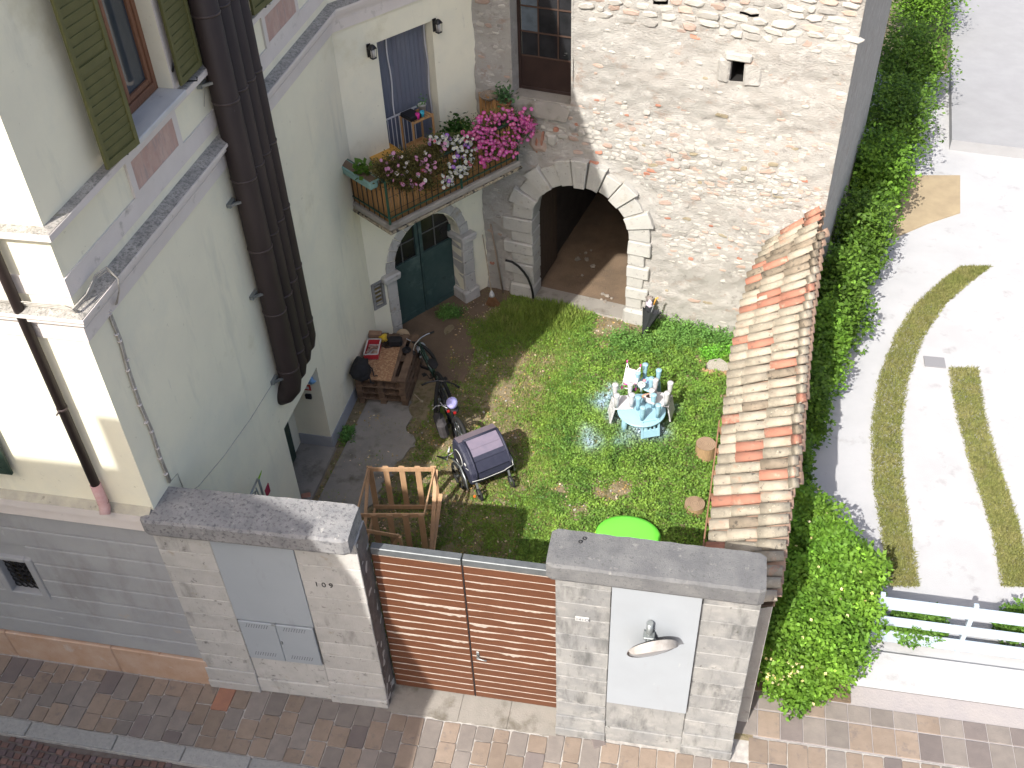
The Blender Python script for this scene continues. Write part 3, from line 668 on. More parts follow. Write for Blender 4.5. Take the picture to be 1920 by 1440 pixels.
for (p, q) in (((ul, .0), (ul, wr)), ((ul, wr), (BU1 - .03, wr))):
    rail.bar(WC.P(p[0], zt, p[1]), WC.P(q[0], zt, q[1]), .04, .018); rail.bar(WC.P(p[0], zS + .2, p[1]), WC.P(q[0], zS + .2, q[1]), .02, .016)
for q in ((ul, wr), (ul, .02), (BU1 - .03, wr), ((ul + BU1) / 2 + .1, wr)): rail.bar(WC.P(q[0], zS + .1, q[1]), WC.P(q[0], zt + .02, q[1]), .03, .03)
rl = rail.build('balcony_railing', m_rail, house)
nb = 22
for i in range(1, nb):
    f = MB(); u_ = ul + (BU1 - .03 - ul) * i / nb; f.bar(WC.P(u_, zS + .12, wr), WC.P(u_, zt, wr), .011, .011); f.build('baluster', m_rail_d, rl)
for i in range(1, 8):
    f = MB(); w_ = wr * i / 8; f.bar(WC.P(ul, zS + .12, w_), WC.P(ul, zt, w_), .011, .011); f.build('baluster', m_rail_d, rl)
# reed screen tied inside the railing
m_reed = MAT('golden_reed_screen', (.33, .18, .065), (.24, .13, .05), sc=9, stretch=(6, 6, .5), rand=.0)
scr = thing('reed_screen', 'golden brown reed screen tied inside the green balcony railing', 'screen', WC.P(ul, zS + .1, wr))
for (A_, B_, hh) in (((ul + .02, .03), (ul + .02, wr - .02), .66), ((ul + .02, wr - .02), (BU1 - .05, wr - .02), .66), ((BU1 - .04, wr - .05), (BU1 - .04, .15), .9)):
    f = MB(); a_, b_ = Vector(A_), Vector(B_); L_ = (b_ - a_).length; n_ = int(L_ / .016)
    for i in range(n_):
        p = a_ + (b_ - a_) * (i + .5) / n_; h_ = hh + random.uniform(-.03, .03); tl = random.uniform(-.008, .008)
        f.tube([WC.P(p.x, zS + .11, p.y), WC.P(p.x + tl, zS + .1 + h_, p.y + random.uniform(-.006, .006))], random.uniform(.006, .010), 5, True)
    f.build('reed_panel', m_reed, scr)
    f = MB()
    for z in (.2, .45, .6): f.bar(WC.P(A_[0], zS + .1 + z, A_[1] + (.014 if A_[1] == B_[1] else 0)), WC.P(B_[0], zS + .1 + z, B_[1] + (.014 if A_[1] == B_[1] else 0)), .004, .004)
    f.build('tie_wire', m_rail_d, scr)
# ================================================================== GATE WALLS
def pier_wall(root, xa, xb, xc, xd, z_lo, z_hi, mt, mtc, capx, nm, hasL, hasR):
    """pilaster xa-xb, recessed panel xb-xc, pilaster xc-xd"""
    zs = [.0, .16, .42] ; z = .42
    while z < 3.10: z = min(z + random.uniform(.27, .31), 3.2); zs.append(z if z < 3.08 else 3.2)
    if zs[-1] < 3.19: zs.append(3.2)
    yf = 6.79
    f = MB(); f.box(((xa + xd) / 2, yf + .20, 1.6), (xd - xa - .04, .30, 3.2)); f.build('wall_core', mt, root)
    for (a, b) in ((xa, xb), (xc, xd)):
        for i in range(len(zs) - 1):
            k_ = .04 if zs[i] < .1 else (.02 if zs[i] < .3 else 0)
            f = MB(); f.cham(((a + b) / 2, yf + .18 - k_ / 2, (zs[i] + zs[i + 1]) / 2), (b - a + k_ * .5, .36 + k_, zs[i + 1] - zs[i] - .005), I3, .007, .0025); f.build('pillar_block', mt, root)
    for (z0, z1, d) in ((0., .30, .03), (.30, z_lo, .01)):
        f = MB(); f.cham(((xb + xc) / 2, yf + .14 - d / 2, (z0 + z1) / 2), (xc - xb - .006, .24 + d, z1 - z0 - .006), I3, .01, .003); f.build('base_block', mt, root)
    f = MB(); f.cham(((xb + xc) / 2, yf + .15, (z_hi + 3.2) / 2), (xc - xb - .006, .26, 3.2 - z_hi - .006), I3, .008, .003); f.build('head_block', mt, root)
gl = thing('gate_wall', 'pale limestone block wall numbered 109 left of the brown gate, with a grey metal cupboard panel', 'wall', (-4.45, 6.95, 0), group=None)
pier_wall(gl, -5.64, -4.975, -4.0, -3.27, .76, 3.08, m_lime, m_cap, None, 'l', 1, 1)
f = MB(); f.cham((-4.487, 6.80, 2.32), (.965, .03, 1.5), I3, .004); f.build('metal_panel', m_greymetal, gl)
for (a, b) in ((-4.955, -4.49), (-4.484, -4.02)):
    f = MB(); f.cham(((a + b) / 2, 6.785, 1.17), (b - a, .03, .77), I3, .006); d_ = f.build('cupboard_door', m_greymetal, gl)
    f = MB()
    for zz in (.88, 1.46):
        for i in range(9):
            for j in range(3): f.lathe((a + .09 + i * .032 + j * .01, 6.769, zz + j * .026), [(.006, -.002), (.006, .001)], 6, Matrix.Rotation(rad(90), 3, 'X'))
    f.build('vent_holes', m_blackp, d_)
f = MB(); f.cham((-4.46, 6.765, 1.2), (.02, .02, .05), I3, .003); f.cham((-4.50, 6.765, 1.56), (.05, .02, .02), I3, .003); f.build('lock', m_galv, gl)
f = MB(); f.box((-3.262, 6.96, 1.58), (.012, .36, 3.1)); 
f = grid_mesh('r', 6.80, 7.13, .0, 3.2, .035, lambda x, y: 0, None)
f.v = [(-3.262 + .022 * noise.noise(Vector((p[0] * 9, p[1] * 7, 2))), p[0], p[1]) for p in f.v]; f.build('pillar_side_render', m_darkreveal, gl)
def slab(root, x0, x1, y0, y1, z0, z1, mt, seed, cuts=()):
    nx = int((x1 - x0) / .06); mb = MB(); prof = []
    ring = []
    for i in range(nx + 1):
        x = x0 + (x1 - x0) * i / nx
        def nz(k): return .010 * noise.noise(Vector((x * 7, seed + k * 3.3, 0)))
        e = .035 * max(0, 1 - min(i, nx - i) / 1.0)
        pts = [(y0 + .015 + e, z0), (y0 + nz(1) + e, z0 + .035), (y0 + nz(1) + e, z1 - .03), (y0 + .025 + nz(2) + e, z1 + nz(3) * .5 - e * .3), ((y0 + y1) / 2, z1 + .008 + nz(6) * .5), (y1 - .02 + nz(4) - e, z1 + nz(5) * .5 - e * .3), (y1 + nz(4) - e, z1 - .03), (y1 - e, z0)]
        ring.append([(x, p[0], p[1]) for p in pts])
    n_ = 8; vs = [p for r_ in ring for p in r_]
    fs = [(i * n_ + k, i * n_ + (k + 1) % n_, (i + 1) * n_ + (k + 1) % n_, (i + 1) * n_ + k) for i in range(nx) for k in range(n_)] + [tuple(range(n_)), tuple(nx * n_ + k for k in range(n_))]
    mb.add(vs, fs); return mb.build('coping_slab', mt, root)
gl_done = 1
slab(gl, -5.62, -3.29, 6.63, 7.17, 3.2, 3.45, m_capw, 1.)
gl.rotation_euler = (0, 0, rad(1.7)); gl.location = (-4.45, 6.915, 0)
glR = thing('gate_wall', 'grey weathered block wall right of the brown gate with a white painted panel', 'wall', (0, 6.95, 0))
pier_wall(glR, -1.095, -.50, .44, 1.03, .92, 3.12, m_limeg, m_cap, None, 'r', 1, 1)
f = MB(); f.cham((-.027, 6.755, 2.05), (.925, .05, 2.24), I3, .004); f.build('white_panel', m_whiteboard, glR)
slab(glR, -1.175, 1.035, 6.66, 7.17, 3.2, 3.45, m_cap, 5.)
f = MB()
for q in ((-.86, 7.0, 3.466), (-.825, 7.05, 3.466)): f.tube([Vector(q) + Vector((.018 * math.cos(t_ * .785), .018 * math.sin(t_ * .785), 0)) for t_ in range(9)], .005, 5, False)
tag(f.build('iron_ring', m_blackp), 'pair of small rusty rings lying on the right coping slab', 'rings')
def text(body, name, size, loc, mt, parent, sx=1.):
    cu = bpy.data.curves.new(name, 'FONT'); cu.body = body; cu.size = size; cu.extrude = .002; cu.align_x = 'CENTER'; cu.align_y = 'CENTER'
    o = bpy.data.objects.new('tmp', cu); COL.objects.link(o); bpy.context.view_layer.update()
    me = bpy.data.meshes.new_from_object(o.evaluated_get(bpy.context.evaluated_depsgraph_get())); bpy.data.objects.remove(o)
    R = Matrix.Rotation(rad(90), 4, 'X'); me.transform(Matrix.Translation(loc) @ R @ Matrix.Diagonal((sx, 1, 1, 1))); me.materials.clear(); me.materials.append(mt)
    o = link(name, me, parent); o.matrix_parent_inverse = Matrix.Translation(Vector((4.45, -6.95, 0))) if parent is gl else o.matrix_parent_inverse; return o
text('1 0 9', 'house_number', .115, (-3.745, 6.787, 2.43), m_blackp, gl, .95)
f = MB(); f.cham((-.80, 6.782, 2.43), (.155, .014, .075), I3, .004); npl = f.build('number_plate', MAT('white_number_plate', (.40, .40, .39)), glR)
text('141', 'plate_number', .058, (-.825, 6.774, 2.43), MAT('plate_grey_ink', (.16, .16, .17)), npl, 1.1)
f = MB(); f.tube([Vector((-.748 + .020 * math.cos(t_ * .52), 6.773, 2.43 + .020 * math.sin(t_ * .52))) for t_ in range(13)], .004, 5, False); f.build('plate_badge', bpy.data.materials['plate_grey_ink'], npl)

# gate
gate = thing('wooden_gate', 'brown double gate of horizontal boards with worn pale edges under a zinc flashing', 'gate', (-2.2, 7.1, 0))
m_plank = MAT('brown_gate_paint', (.115, .044, .021), (.10, .038, .018), sc=5, rough=.55, bump=.25, bsc=40, stretch=(.6, 1, 4), rand=.05, spots=(((.07, .028, .018), 3, .56, .74),))
m_worn = MAT('bare_weathered_wood', (.40, .345, .30), (.31, .26, .215), sc=20, stretch=(.5, 1, 4))
nP = 20; zb_, zt_ = .06, 2.72; hp = (zt_ - zb_) / nP
for li, (a, b) in enumerate(((-3.235, -2.195), (-2.178, -1.10))):
    lf = MB(); lf.box(((a + b) / 2, 7.125, (zb_ + zt_) / 2), (b - a - .01, .03, zt_ - zb_)); lf = lf.build('gate_leaf', m_plank, gate)
    for i in range(nP):
        z0 = zb_ + i * hp; f = MB(); f.cham(((a + b) / 2, 7.092, z0 + hp / 2 - .004), (b - a, .034, hp - .012), I3, .006); f.build('gate_board', m_plank, lf)
        # edge where the paint has flaked off
        f = MB(); n_ = 60; lo = []; hi = []
        mid = math.sin(math.pi * min(1, max(0, (i + .5) / nP))) 
        for k_ in range(n_ + 1):
            x_ = a + .01 + (b - a - .02) * k_ / n_
            up = .5 + .5 * (1 - abs(((x_ + 2.19) / 1.0))) 
            amt = .005 + (.034 * mid ** 1.2 + .003) * max(0, -.05 + up * .55 + 1.8 * noise.noise(Vector((x_ * 3.2, i * 5.1, li)))) * (.75 + .5 * noise.noise(Vector((x_ * 22, i * 7.7, 3)))) * (1.0 if i > 6 else .45)
            zt2 = z0 + hp - .011; lo.append(Vector((x_, 7.0728, zt2 - amt))); hi.append(Vector((x_, 7.0728, zt2 - .0035)))
        top = [p + Vector((0, .012, .0045)) for p in hi]
        f.add(lo + hi + top, [(k, k + 1, k + n_ + 2, k + n_ + 1) for k in range(n_)] + [(k + n_ + 1, k + n_ + 2, k + 2 * n_ + 3, k + 2 * n_ + 2) for k in range(n_)])
        f.build('flaked_edge', m_worn, lf)
    f = MB(); f.cham(((a + b) / 2, 7.112, zt_ + .055), (b - a + .004, .095, .11), I3, .008); f.build('zinc_flashing', m_zinc, lf)
f = MB(); f.box((-2.186, 7.085, 1.39), (.012, .02, 2.66)); f.build('meeting_gap', m_black, gate)
f = MB(); f.cham((-2.10, 7.07, 1.0), (.035, .012, .15), I3, .004); f.tube([(-2.10, 7.06, 1.01), (-2.10, 7.015, 1.01), (-2.02, 7.01, 1.0), (-1.98, 7.012, .995)], .010, 8); f.build('door_handle', m_galv, gate)

# convex mirror on a short post fixed through the panel
mir = thing('traffic_mirror', 'round traffic mirror on a short grey post in front of the white panel', 'mirror', (-.05, 6.5, 0))
f = MB(); pt = WG.P(*WG.hit(1219, 1168, .11), .11); f.tube([pt, pt + Vector((0, 0, -.50))], .036, 14); f.build('post', m_galv, mir)
f = MB(); f.bar(pt + Vector((0, .0, -.42)), pt + Vector((0, .09, -.42)), .04, .04); f.build('wall_bracket', m_galv, mir)
f = MB(); f.cham(pt + Vector((0, -.02, -.20)), (.12, .10, .03), I3, .008); f.cham(pt + Vector((.03, -.06, -.22)), (.10, .05, .02), I3, .006)
for s_ in (-.05, .05): f.tube([pt + Vector((s_, -.05, -.20)), pt + Vector((s_, .05, -.20))], .008, 8)
f.build('clamp', m_galv, mir)
mc = pt + Vector((.045, -.12, -.27))
ax = Vector((.33, -.90, -.33)).normalized(); Rm = ax.to_track_quat('Z', 'Y').to_matrix() * .92
f = MB(); f.lathe(mc, [(0.0, -.035), (.15, -.033), (.265, -.02), (.285, 0), (.29, .015), (.282, .02)], 36, Rm); f.build('mirror_back', m_blackp, mir)
f = MB(); f.lathe(mc, [(.292, .0), (.300, .012), (.292, .022), (.284, .012), (.292, 0)], 36, Rm); f.build('rim', m_band, mir)
f = MB(); f.lathe(mc, [(.283, .018), (.2, .045), (.1, .06), (0.0, .066)], 36, Rm); f.build('mirror_face', MAT('clouded_mirror', (.38, .37, .37), rough=.25, metal=.3), mir)
hd = MB(); n_ = 18
vs = []
for i in range(n_ + 1):
    t_ = rad(15 + 150 * i / n_); wd_ = .10 * math.sin(rad(180) * i / n_) ** .5
    for (r_, z_) in ((.300, .0), (.303, .02), (.298, .02 + wd_)):
        # the hood grows from the upper half of the rim
        vs.append(mc + Rm @ Vector((r_ * math.cos(t_), r_ * math.sin(t_), z_)))
up_ = (Rm @ Vector((0, 1, 0))).z > 0
if not up_: vs = [mc + Rm @ Vector((Vector(Rm.inverted() @ (v - mc)).x, -(Rm.inverted() @ (v - mc)).y, (Rm.inverted() @ (v - mc)).z)) for v in vs]
hd.add(vs, [(i * 3 + k, i * 3 + k + 1, (i + 1) * 3 + k + 1, (i + 1) * 3 + k) for i in range(n_) for k in range(2)], True); hd.build('hood', MAT('pale_mirror_hood', (.36, .34, .32), (.26, .24, .22), sc=9), mir)

# ================================================================== STONE BARN
barn = thing('stone_barn', 'old rough stone building with a carriage arch below and a dark glazed iron door above', 'building', (0, 15, 0))
U = lambda px, py, w=0: WB.hit(px, py, w)
acu = (WB.hit(1003, 555)[0] + WB.hit(1172, 605)[0]) / 2; aR = .885; asp = 1.74
du0, du1, dz0 = WB.hit(961, 180)[0], WB.hit(1070, 195)[0], 4.045
uL = (Vector((-3.785, 15.725, 0)) - WB.o).dot(WB.u); uRr = WB.hit(1555, 355)[0]
HB = 7.2
us = sorted(set([uL, du0, du1, uRr] + list(np.arange(uL, uRr, .055)))); us = [us[0]] + [b for a, b in zip(us, us[1:]) if b - a > .004]
vs_ = sorted(set([0, dz0, 5.75] + list(np.arange(0, HB, .055)))); vs_ = [vs_[0]] + [b for a, b in zip(vs_, vs_[1:]) if b - a > .004]
slot = [WB.hit(1372, 113), WB.hit(1392, 158)]; s0, s1, sz0, sz1 = slot[0][0], slot[1][0], slot[1][1], slot[0][1]
holes2 = [(s0, s1, sz0, sz1)]
for (p, q) in (((1222, 0), (1250, 14)), ((1387, 22), (1421, 34))):
    a, b = WB.hit(*p), WB.hit(*q); holes2.append((a[0], b[0], b[1], a[1] + .02))
def inhole(u, v):
    if du0 <= u <= du1 and v >= dz0: return True
    r_ = math.hypot(u - acu, v - asp)
    if (v < asp and abs(u - acu) < aR + .12) or (v >= asp and r_ < aR + .12): return True
    return any(a < u < b and c < v < d for a, b, c, d in holes2)
def bdisp(u, v):
    p = Vector((u * 1.3, v * 1.6, 0)); d = .05 * noise.noise(p) + .026 * noise.noise(p * 4.3) + .022 * noise.noise(Vector((u * 11, v * 19, 1)))
    return d
mb = MB(); idx = {}; V = []
for j, v in enumerate(vs_):
    for i, u in enumerate(us):
        idx[(i, j)] = len(V); V.append(WB.P(u, v, bdisp(u, v) - .02))
F = []
for j in range(len(vs_) - 1):
    for i in range(len(us) - 1):
        if not inhole((us[i] + us[i + 1]) / 2, (vs_[j] + vs_[j + 1]) / 2): F.append((idx[(i, j)], idx[(i + 1, j)], idx[(i + 1, j + 1)], idx[(i, j + 1)]))
mb.add(V, F, True)
m_rubble = MAT('rough_lime_plaster', (.355, .335, .305), (.40, .385, .355), sc=2.2, rough=.92, bump=1., bsc=30, bdist=.03, stretch=(1, 1, 1.5),
               spots=(((.33, .265, .22), 3.2, .57, .70), ((.27, .255, .235), 7, .58, .68), ((.46, .44, .41), 5, .55, .63), ((.35, .22, .17), 11, .70, .75), ((.19, .17, .15), 28, .66, .72)))
mb.build('plastered_wall', m_rubble, barn)
mb = MB()   # top, right-hand return and back so the building is solid
e = WB.P(uRr, 0, -.02); 
mb.quad(e, e + WB.n * -6, e + WB.n * -6 + Vector((0, 0, HB)), e + Vector((0, 0, HB)))
a_ = WB.P(uL - .6, 0, -.6); mb.quad(a_ + Vector((0, 0, HB)), e + Vector((0, 0, HB)), e + WB.n * -6 + Vector((0, 0, HB)), a_ + WB.n * -5.4 + Vector((0, 0, HB)))
mb.quad(a_ + WB.n * -5.4, e + WB.n * -6, e + WB.n * -6 + Vector((0, 0, HB)), a_ + WB.n * -5.4 + Vector((0, 0, HB)))
for a, b, c, d in holes2:
    0 and mb.quad(WB.P(a - .05, c - .05, -.22), WB.P(b + .05, c - .05, -.22), WB.P(b + .05, d + .05, -.22), WB.P(a - .05, d + .05, -.22))
mb.build('outer_wall', m_rubble, barn)
mb = MB()
for a, b, c, d in holes2: 
    sheet(mb, WB, rect(a - .1, c - .1, b + .1, d + .1), [rect(a - .01, c - .01, b + .01, d + .01)], -.05, (.8,)); wbox(mb, WB, a - .05, b + .05, c - .05, d + .05, -.8, -.78)
mb.build('hole_lining', MAT('hole_shade_black', (.012, .011, .01)), barn)  # near-black colour stands in for the shade deep inside the holes
# arch blocks
zl = [.34, .60, .83, 1.08, 1.30, 1.52, asp]
zl = [.30, .53, .76, .98, 1.22, 1.46, asp]
m_arch = MAT('white_arch_limestone', (.42, .41, .375), (.37, .36, .335), sc=4, rough=.85, bump=.7, bsc=35, bdist=.015, rand=.05, spots=(((.33, .30, .245), 5, .58, .72), ((.20, .195, .18), 14, .60, .70), ((.10, .095, .085), 30, .66, .72)))
for i in range(len(zl) - 1):
    for sgn in (-1, 1):
        wide = (.56 if i % 2 == 1 else .42) if sgn < 0 else (.40 if i % 2 == 1 else .30)
        a = acu + sgn * aR; b = acu + sgn * (aR + wide)
        f = MB(); wbox(f, WB, min(a, b), max(a, b), zl[i] + .004, zl[i + 1] - .004, -.32, .085 if i % 2 == 1 else .05, .016, .006); f.build('jamb_block', m_arch, barn)
for sgn in (-1, 1):
    a = acu + sgn * (aR - (.0 if sgn < 0 else .03)); b = acu + sgn * (aR + (.5 if sgn < 0 else .44))
    f = MB(); wbox(f, WB, min(a, b), max(a, b), -.05, .295, -.36, .13 if sgn > 0 else .07, .05, .012); f.build('arch_pedestal', m_arch, barn)
voussoirs(WB, acu, asp, aR, [.38 + aR, .47 + aR] , 13, -.32, [.05, .095], m_arch, barn, a0=180, a1=0, skip=(6,))
t0, t1 = 90 + 6.5, 90 - 6.5
voussoirs(WB, acu, asp, aR - .02, [aR + .50], 1, -.32, [.13], m_arch, barn, a0=t0, a1=t1, nm='keystone')
f = MB(); wbox(f, WB, acu - .05, acu + .05, asp + aR + .1, asp + aR + .40, .12, .137, .006); f.build('keystone_panel', m_arch, barn)
# passage behind the arch
m_dim = MAT('shade_darkened_plaster', (.035, .03, .026), (.06, .05, .042), sc=3, bump=1., bsc=20, bdist=.03)  # plaster colour lowered to near-black to paint in the gloom of the passage
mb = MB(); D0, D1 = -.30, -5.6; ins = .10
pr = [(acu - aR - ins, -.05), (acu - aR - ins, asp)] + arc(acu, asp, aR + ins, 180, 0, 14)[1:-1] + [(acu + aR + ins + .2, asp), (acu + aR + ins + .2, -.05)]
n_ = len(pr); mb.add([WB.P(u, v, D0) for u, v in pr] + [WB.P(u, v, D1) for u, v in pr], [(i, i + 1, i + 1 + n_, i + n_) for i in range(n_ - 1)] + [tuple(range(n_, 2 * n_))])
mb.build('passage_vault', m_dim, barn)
m_oldwood = MAT('dark_old_wood', (.045, .03, .02), (.07, .048, .032), sc=8, stretch=(10, 10, .6), bump=.4)
for i in range(6):
    f = MB(); wbox(f, WB, acu - aR - ins + .02, acu - aR - ins + .055, .05, 2.1 - .0 * i, -.38 - i * .155 - .148, -.38 - i * .155, .006); f.build('old_door_board', m_oldwood, barn)
f = MB()
wbox(f, WB, acu - aR - .02, acu + aR + .0, -.05, .035, -.34, .10, .02, .008); f.build('arch_threshold', m_concrete, barn)
# rubble lying in the passage
m_stone = MAT('grey_field_stone', (.20, .175, .145), (.28, .25, .21), sc=8, bump=.5, rand=.15)
for (px, py, s_) in ((1083, 487, .11), (1098, 475, .06), (1100, 487, .09), (1112, 500, .09), (1130, 552, .07), (1138, 556, .08), (1135, 566, .07), (1147, 560, .05), (1128, 562, .05), (1092, 517, .05), (1028, 497, .08), (1108, 470, .05), (1150, 575, .04)):
    p = G(px, py, .03); f = MB(); f.blob(p + Vector((0, 0, s_ * .2)), (s_ * .62, s_ * .5, s_ * .32), rotz(random.uniform(0, 3)), 8, 5, .35, px, False)
    tag(f.build('loose_stone', m_stone), ('grey stone in the loose heap on the shaded passage floor' if py < 530 else 'pale stone lying in the sunlit part of the passage floor'), 'stone', ('stones on the shaded passage floor' if py < 530 else 'stones on the sunlit passage floor'))
# the iron door upstairs
f = MB(); sheet(f, WB, rect(du0 - .03, dz0 - .03, du1 + .03, HB), [rect(du0 + .0, dz0, du1 - .0, HB - .1)], -.01, (.42,)); f.build('door_reveal', m_rubble, barn)
m_iron = MAT('dark_brown_iron', (.022, .012, .010), (.032, .018, .015), sc=4, rough=.5)
dw = -.33
f = MB(); t = .05
for (a, b, c, d) in ((du0, du0 + t, dz0, HB - .1), (du1 - t, du1, dz0, HB - .1), (du0 + t, du1 - t, dz0, dz0 + .05)): wbox(f, WB, a, b, c, d, dw, dw + .05, .004)
fr = f.build('iron_door_frame', m_iron, barn)
f = MB(); wbox(f, WB, du0 + t, du1 - t, dz0 + .05, 4.62, dw, dw + .03); f.build('iron_door_panel', m_iron, fr)
ud = [du0 + t, du0 + t + (du1 - du0 - 2 * t) * .33, du0 + t + (du1 - du0 - 2 * t) * .70, du1 - t]
zd = [4.62, 5.02, 5.43, 5.84, 6.25, 6.7, 7.1]
f = MB()
for u in ud[1:-1]: wbox(f, WB, u - .009, u + .009, 4.62, HB - .1, dw, dw + .035)
for z in zd[:-1]: wbox(f, WB, du0 + t, du1 - t, z - .008, z + .008, dw, dw + .037)
f.build('glazing_bar', MAT('rusty_glazing_bar', (.06, .035, .025)), fr)
m_dust = MAT('dusty_blue_pane', (.10, .125, .15), (.06, .075, .09), sc=5, rough=.5); m_dk = MAT('black_pane', (.01, .011, .012), (.025, .025, .028), sc=3, rough=.12, spots=(((.12, .12, .12), 5, .66, .72, (1, 1, 3)),))
for i in range(3):
    for j in range(6):
        f = MB(); wbox(f, WB, ud[i] + .01, ud[i + 1] - .01, zd[j] + .01, zd[j + 1] - .01, dw + .006, dw + .012); f.build('door_pane', m_dust if (i == 0 and j >= 1) else m_dk, fr)
f = MB(); pts = [(du0 - .06, dz0 - .0), (du1 + .02, dz0 - .0), (du1 + .02, dz0 - .05), (du0 - .06, dz0 - .05)]
wbox(f, WB, du0 - .02, du1 + .01, dz0 - .06, dz0 + .004, -.34, .0, .01)
f.add([WB.P(du0 - .02, dz0 - .0, -.02), WB.P(du1 + .02, dz0 - .0, -.02), WB.P(du1 - .05, dz0 - .28, .08), WB.P(du0 + .1, dz0 - .26, .10), WB.P(du0 - .0, dz0 - .12, .08)], [(0, 1, 2, 3, 4)])
f.build('mortar_sill', m_concrete, barn)
# lintel and cheeks of the slit window
f = MB(); a, b = WB.hit(1360, 105), WB.hit(1412, 96); wbox(f, WB, WB.hit(1361, 105)[0], WB.hit(1411, 105)[0], sz1 + .005, sz1 + .13, -.15, .055, .02, .01); f.build('slit_lintel', m_arch, barn)
for (a, b) in ((s0 - .20, s0 - .0), (s1 + .0, s1 + .26)):
    f = MB(); wbox(f, WB, a, b, sz0 - .02, sz1, -.15, .02, .03, .02); f.build('slit_cheek', m_rubble, barn)
# wall stones showing through the plaster
stm = [MAT('pale_wall_stone', (.40, .375, .335), (.46, .44, .40), sc=7, bump=.8, bsc=50, rand=.10), MAT('pink_wall_stone', (.37, .27, .215), (.42, .33, .28), sc=7, bump=.8, bsc=50, rand=.1),
       MAT('grey_wall_stone', (.26, .245, .22), (.34, .325, .30), sc=7, bump=.8, bsc=50, rand=.12), MAT('brown_wall_stone', (.24, .20, .13), (.32, .28, .20), sc=7, bump=.8, rand=.1), MAT('red_brick_piece', (.34, .14, .09), (.40, .21, .15), sc=9, rand=.12)]
rs = random.Random(11)
def wstone(mb, u, v, a, b, proud, seed):
    n_ = rs.choice((5, 6, 6, 7, 8)); ph = rs.uniform(0, 6); w0 = bdisp(u, v) - .02
    ring = []
    for k in range(n_):
        t_ = ph + 2 * math.pi * k / n_; r_ = rs.uniform(.78, 1.1)
        cx_ = abs(math.cos(t_)) ** .7 * (1 if math.cos(t_) > 0 else -1); sx_ = abs(math.sin(t_)) ** .7 * (1 if math.sin(t_) > 0 else -1)
        ring.append((cx_ * a * r_, sx_ * b * r_))
    tl = rs.uniform(-.15, .15)
    ring = [(x_ * math.cos(tl) - y_ * math.sin(tl), x_ * math.sin(tl) + y_ * math.cos(tl)) for x_, y_ in ring]
    tx, ty = rs.uniform(-.1, .1), rs.uniform(-.15, .15)
    bk = [WB.P(u + x_ * 1.04, v + y_ * 1.04, w0 - .035) for x_, y_ in ring]; md = [WB.P(u + x_, v + y_, w0 + proud * .55 + tx * x_ + ty * y_) for x_, y_ in ring]
    ft = [WB.P(u + x_ * .72, v + y_ * .72, w0 + proud + tx * x_ + ty * y_) for x_, y_ in ring]
    N_ = n_; mb.add(bk + md + ft, [(k, (k + 1) % N_, (k + 1) % N_ + N_, k + N_) for k in range(N_)] + [(k + N_, (k + 1) % N_ + N_, (k + 1) % N_ + 2 * N_, k + 2 * N_) for k in range(N_)] + [tuple(range(2 * N_, 3 * N_))])
def dens(u, v):
    px_ = u
    if v > 5.55: return 1.0
    d = .10
    if v < 5.0 and v > 1.2:
        c = 3.35 - .1 * u; d = max(d, math.exp(-((v - c) / .85) ** 2) * (1 if u > -.9 else .55))
    if v > 5.0 and u < -1.9: d = .3
    if u < -1.1 and 2.6 < v < 4.0: d = .75
    if u > .3 and 1.4 < v < 3.0: d = max(d, .6)
    if v < 1.2: d = .12
    return d
cand = []
v = .25
while v < HB - .05:
    hh = rs.uniform(.045, .075) if v < 5.5 else rs.uniform(.09, .13)
    if v < 5.5 and rs.random() < .2: hh = .09
    u = uL + .05
    while u < uRr - .16:
        L_ = hh * rs.uniform(1.1, 3.2); uc = u + L_ / 2
        if rs.random() < dens(uc, v) and not inhole(uc, v) and not inhole(uc - L_ / 2, v) and not inhole(uc + L_ / 2, v) and not (math.hypot(uc - acu, v - asp) < aR + .62 and v > asp) and not (v <= asp and abs(uc - acu) < aR + .66):
            cand.append((uc, v + rs.uniform(-.02, .02), L_ * .47, hh * .46))
        u += L_ + .008
    v += hh + .006
vis = [c for c in cand if c[1] < 6.1 and WB.P(c[0], c[1]).x < 1.45]
vis.sort(key=lambda c: -c[2] * c[3]); big = set(vis[:298])
rest = {k: MB() for k in range(5)}; 
def pickm(c):
    r_ = rs.random()
    if c[1] > 5.55: return 0 if r_ < .70 else (1 if r_ < .94 else 2)
    if r_ < .62: return 0
    if r_ < .86: return 1
    if r_ < .95: return 2
    if r_ < .982: return 3
    return 4
for c in cand:
    k = pickm(c); pr_ = rs.uniform(.001, .013) if c[1] < 5.55 else rs.uniform(.012, .035)
    if c in big: f = MB(); wstone(f, *c, pr_, 0); f.build('wall_stone', stm[k], barn)
    else: wstone(rest[k], *c, pr_, 0)
for k in range(5):
    if rest[k].f: o = rest[k].build('small_wall_stones', stm[k], barn); o['kind'] = 'stuff'
print('stones', len(cand))
# broken masonry left of the arch crown
for (px, py, a_, b_, k_) in ((1010, 265, .17, .20, 1), (1035, 262, .09, .12, 0), (1006, 275, .03, .17, 4), (1016, 262, .025, .15, 4), (1042, 243, .05, .05, 4), (1000, 228, .06, .05, 1), (1075, 240, .07, .06, 2), (1090, 250, .07, .06, 0), (1085, 285, .09, .035, 1), (1110, 305, .12, .025, 4), (985, 250, .08, .05, 2), (1010, 212, .14, .07, 3)):
    u_, v_ = WB.hit(px, py); f = MB(); wstone(f, u_, v_, a_, b_, .05, 1); f.build('wall_stone', stm[k_], barn)

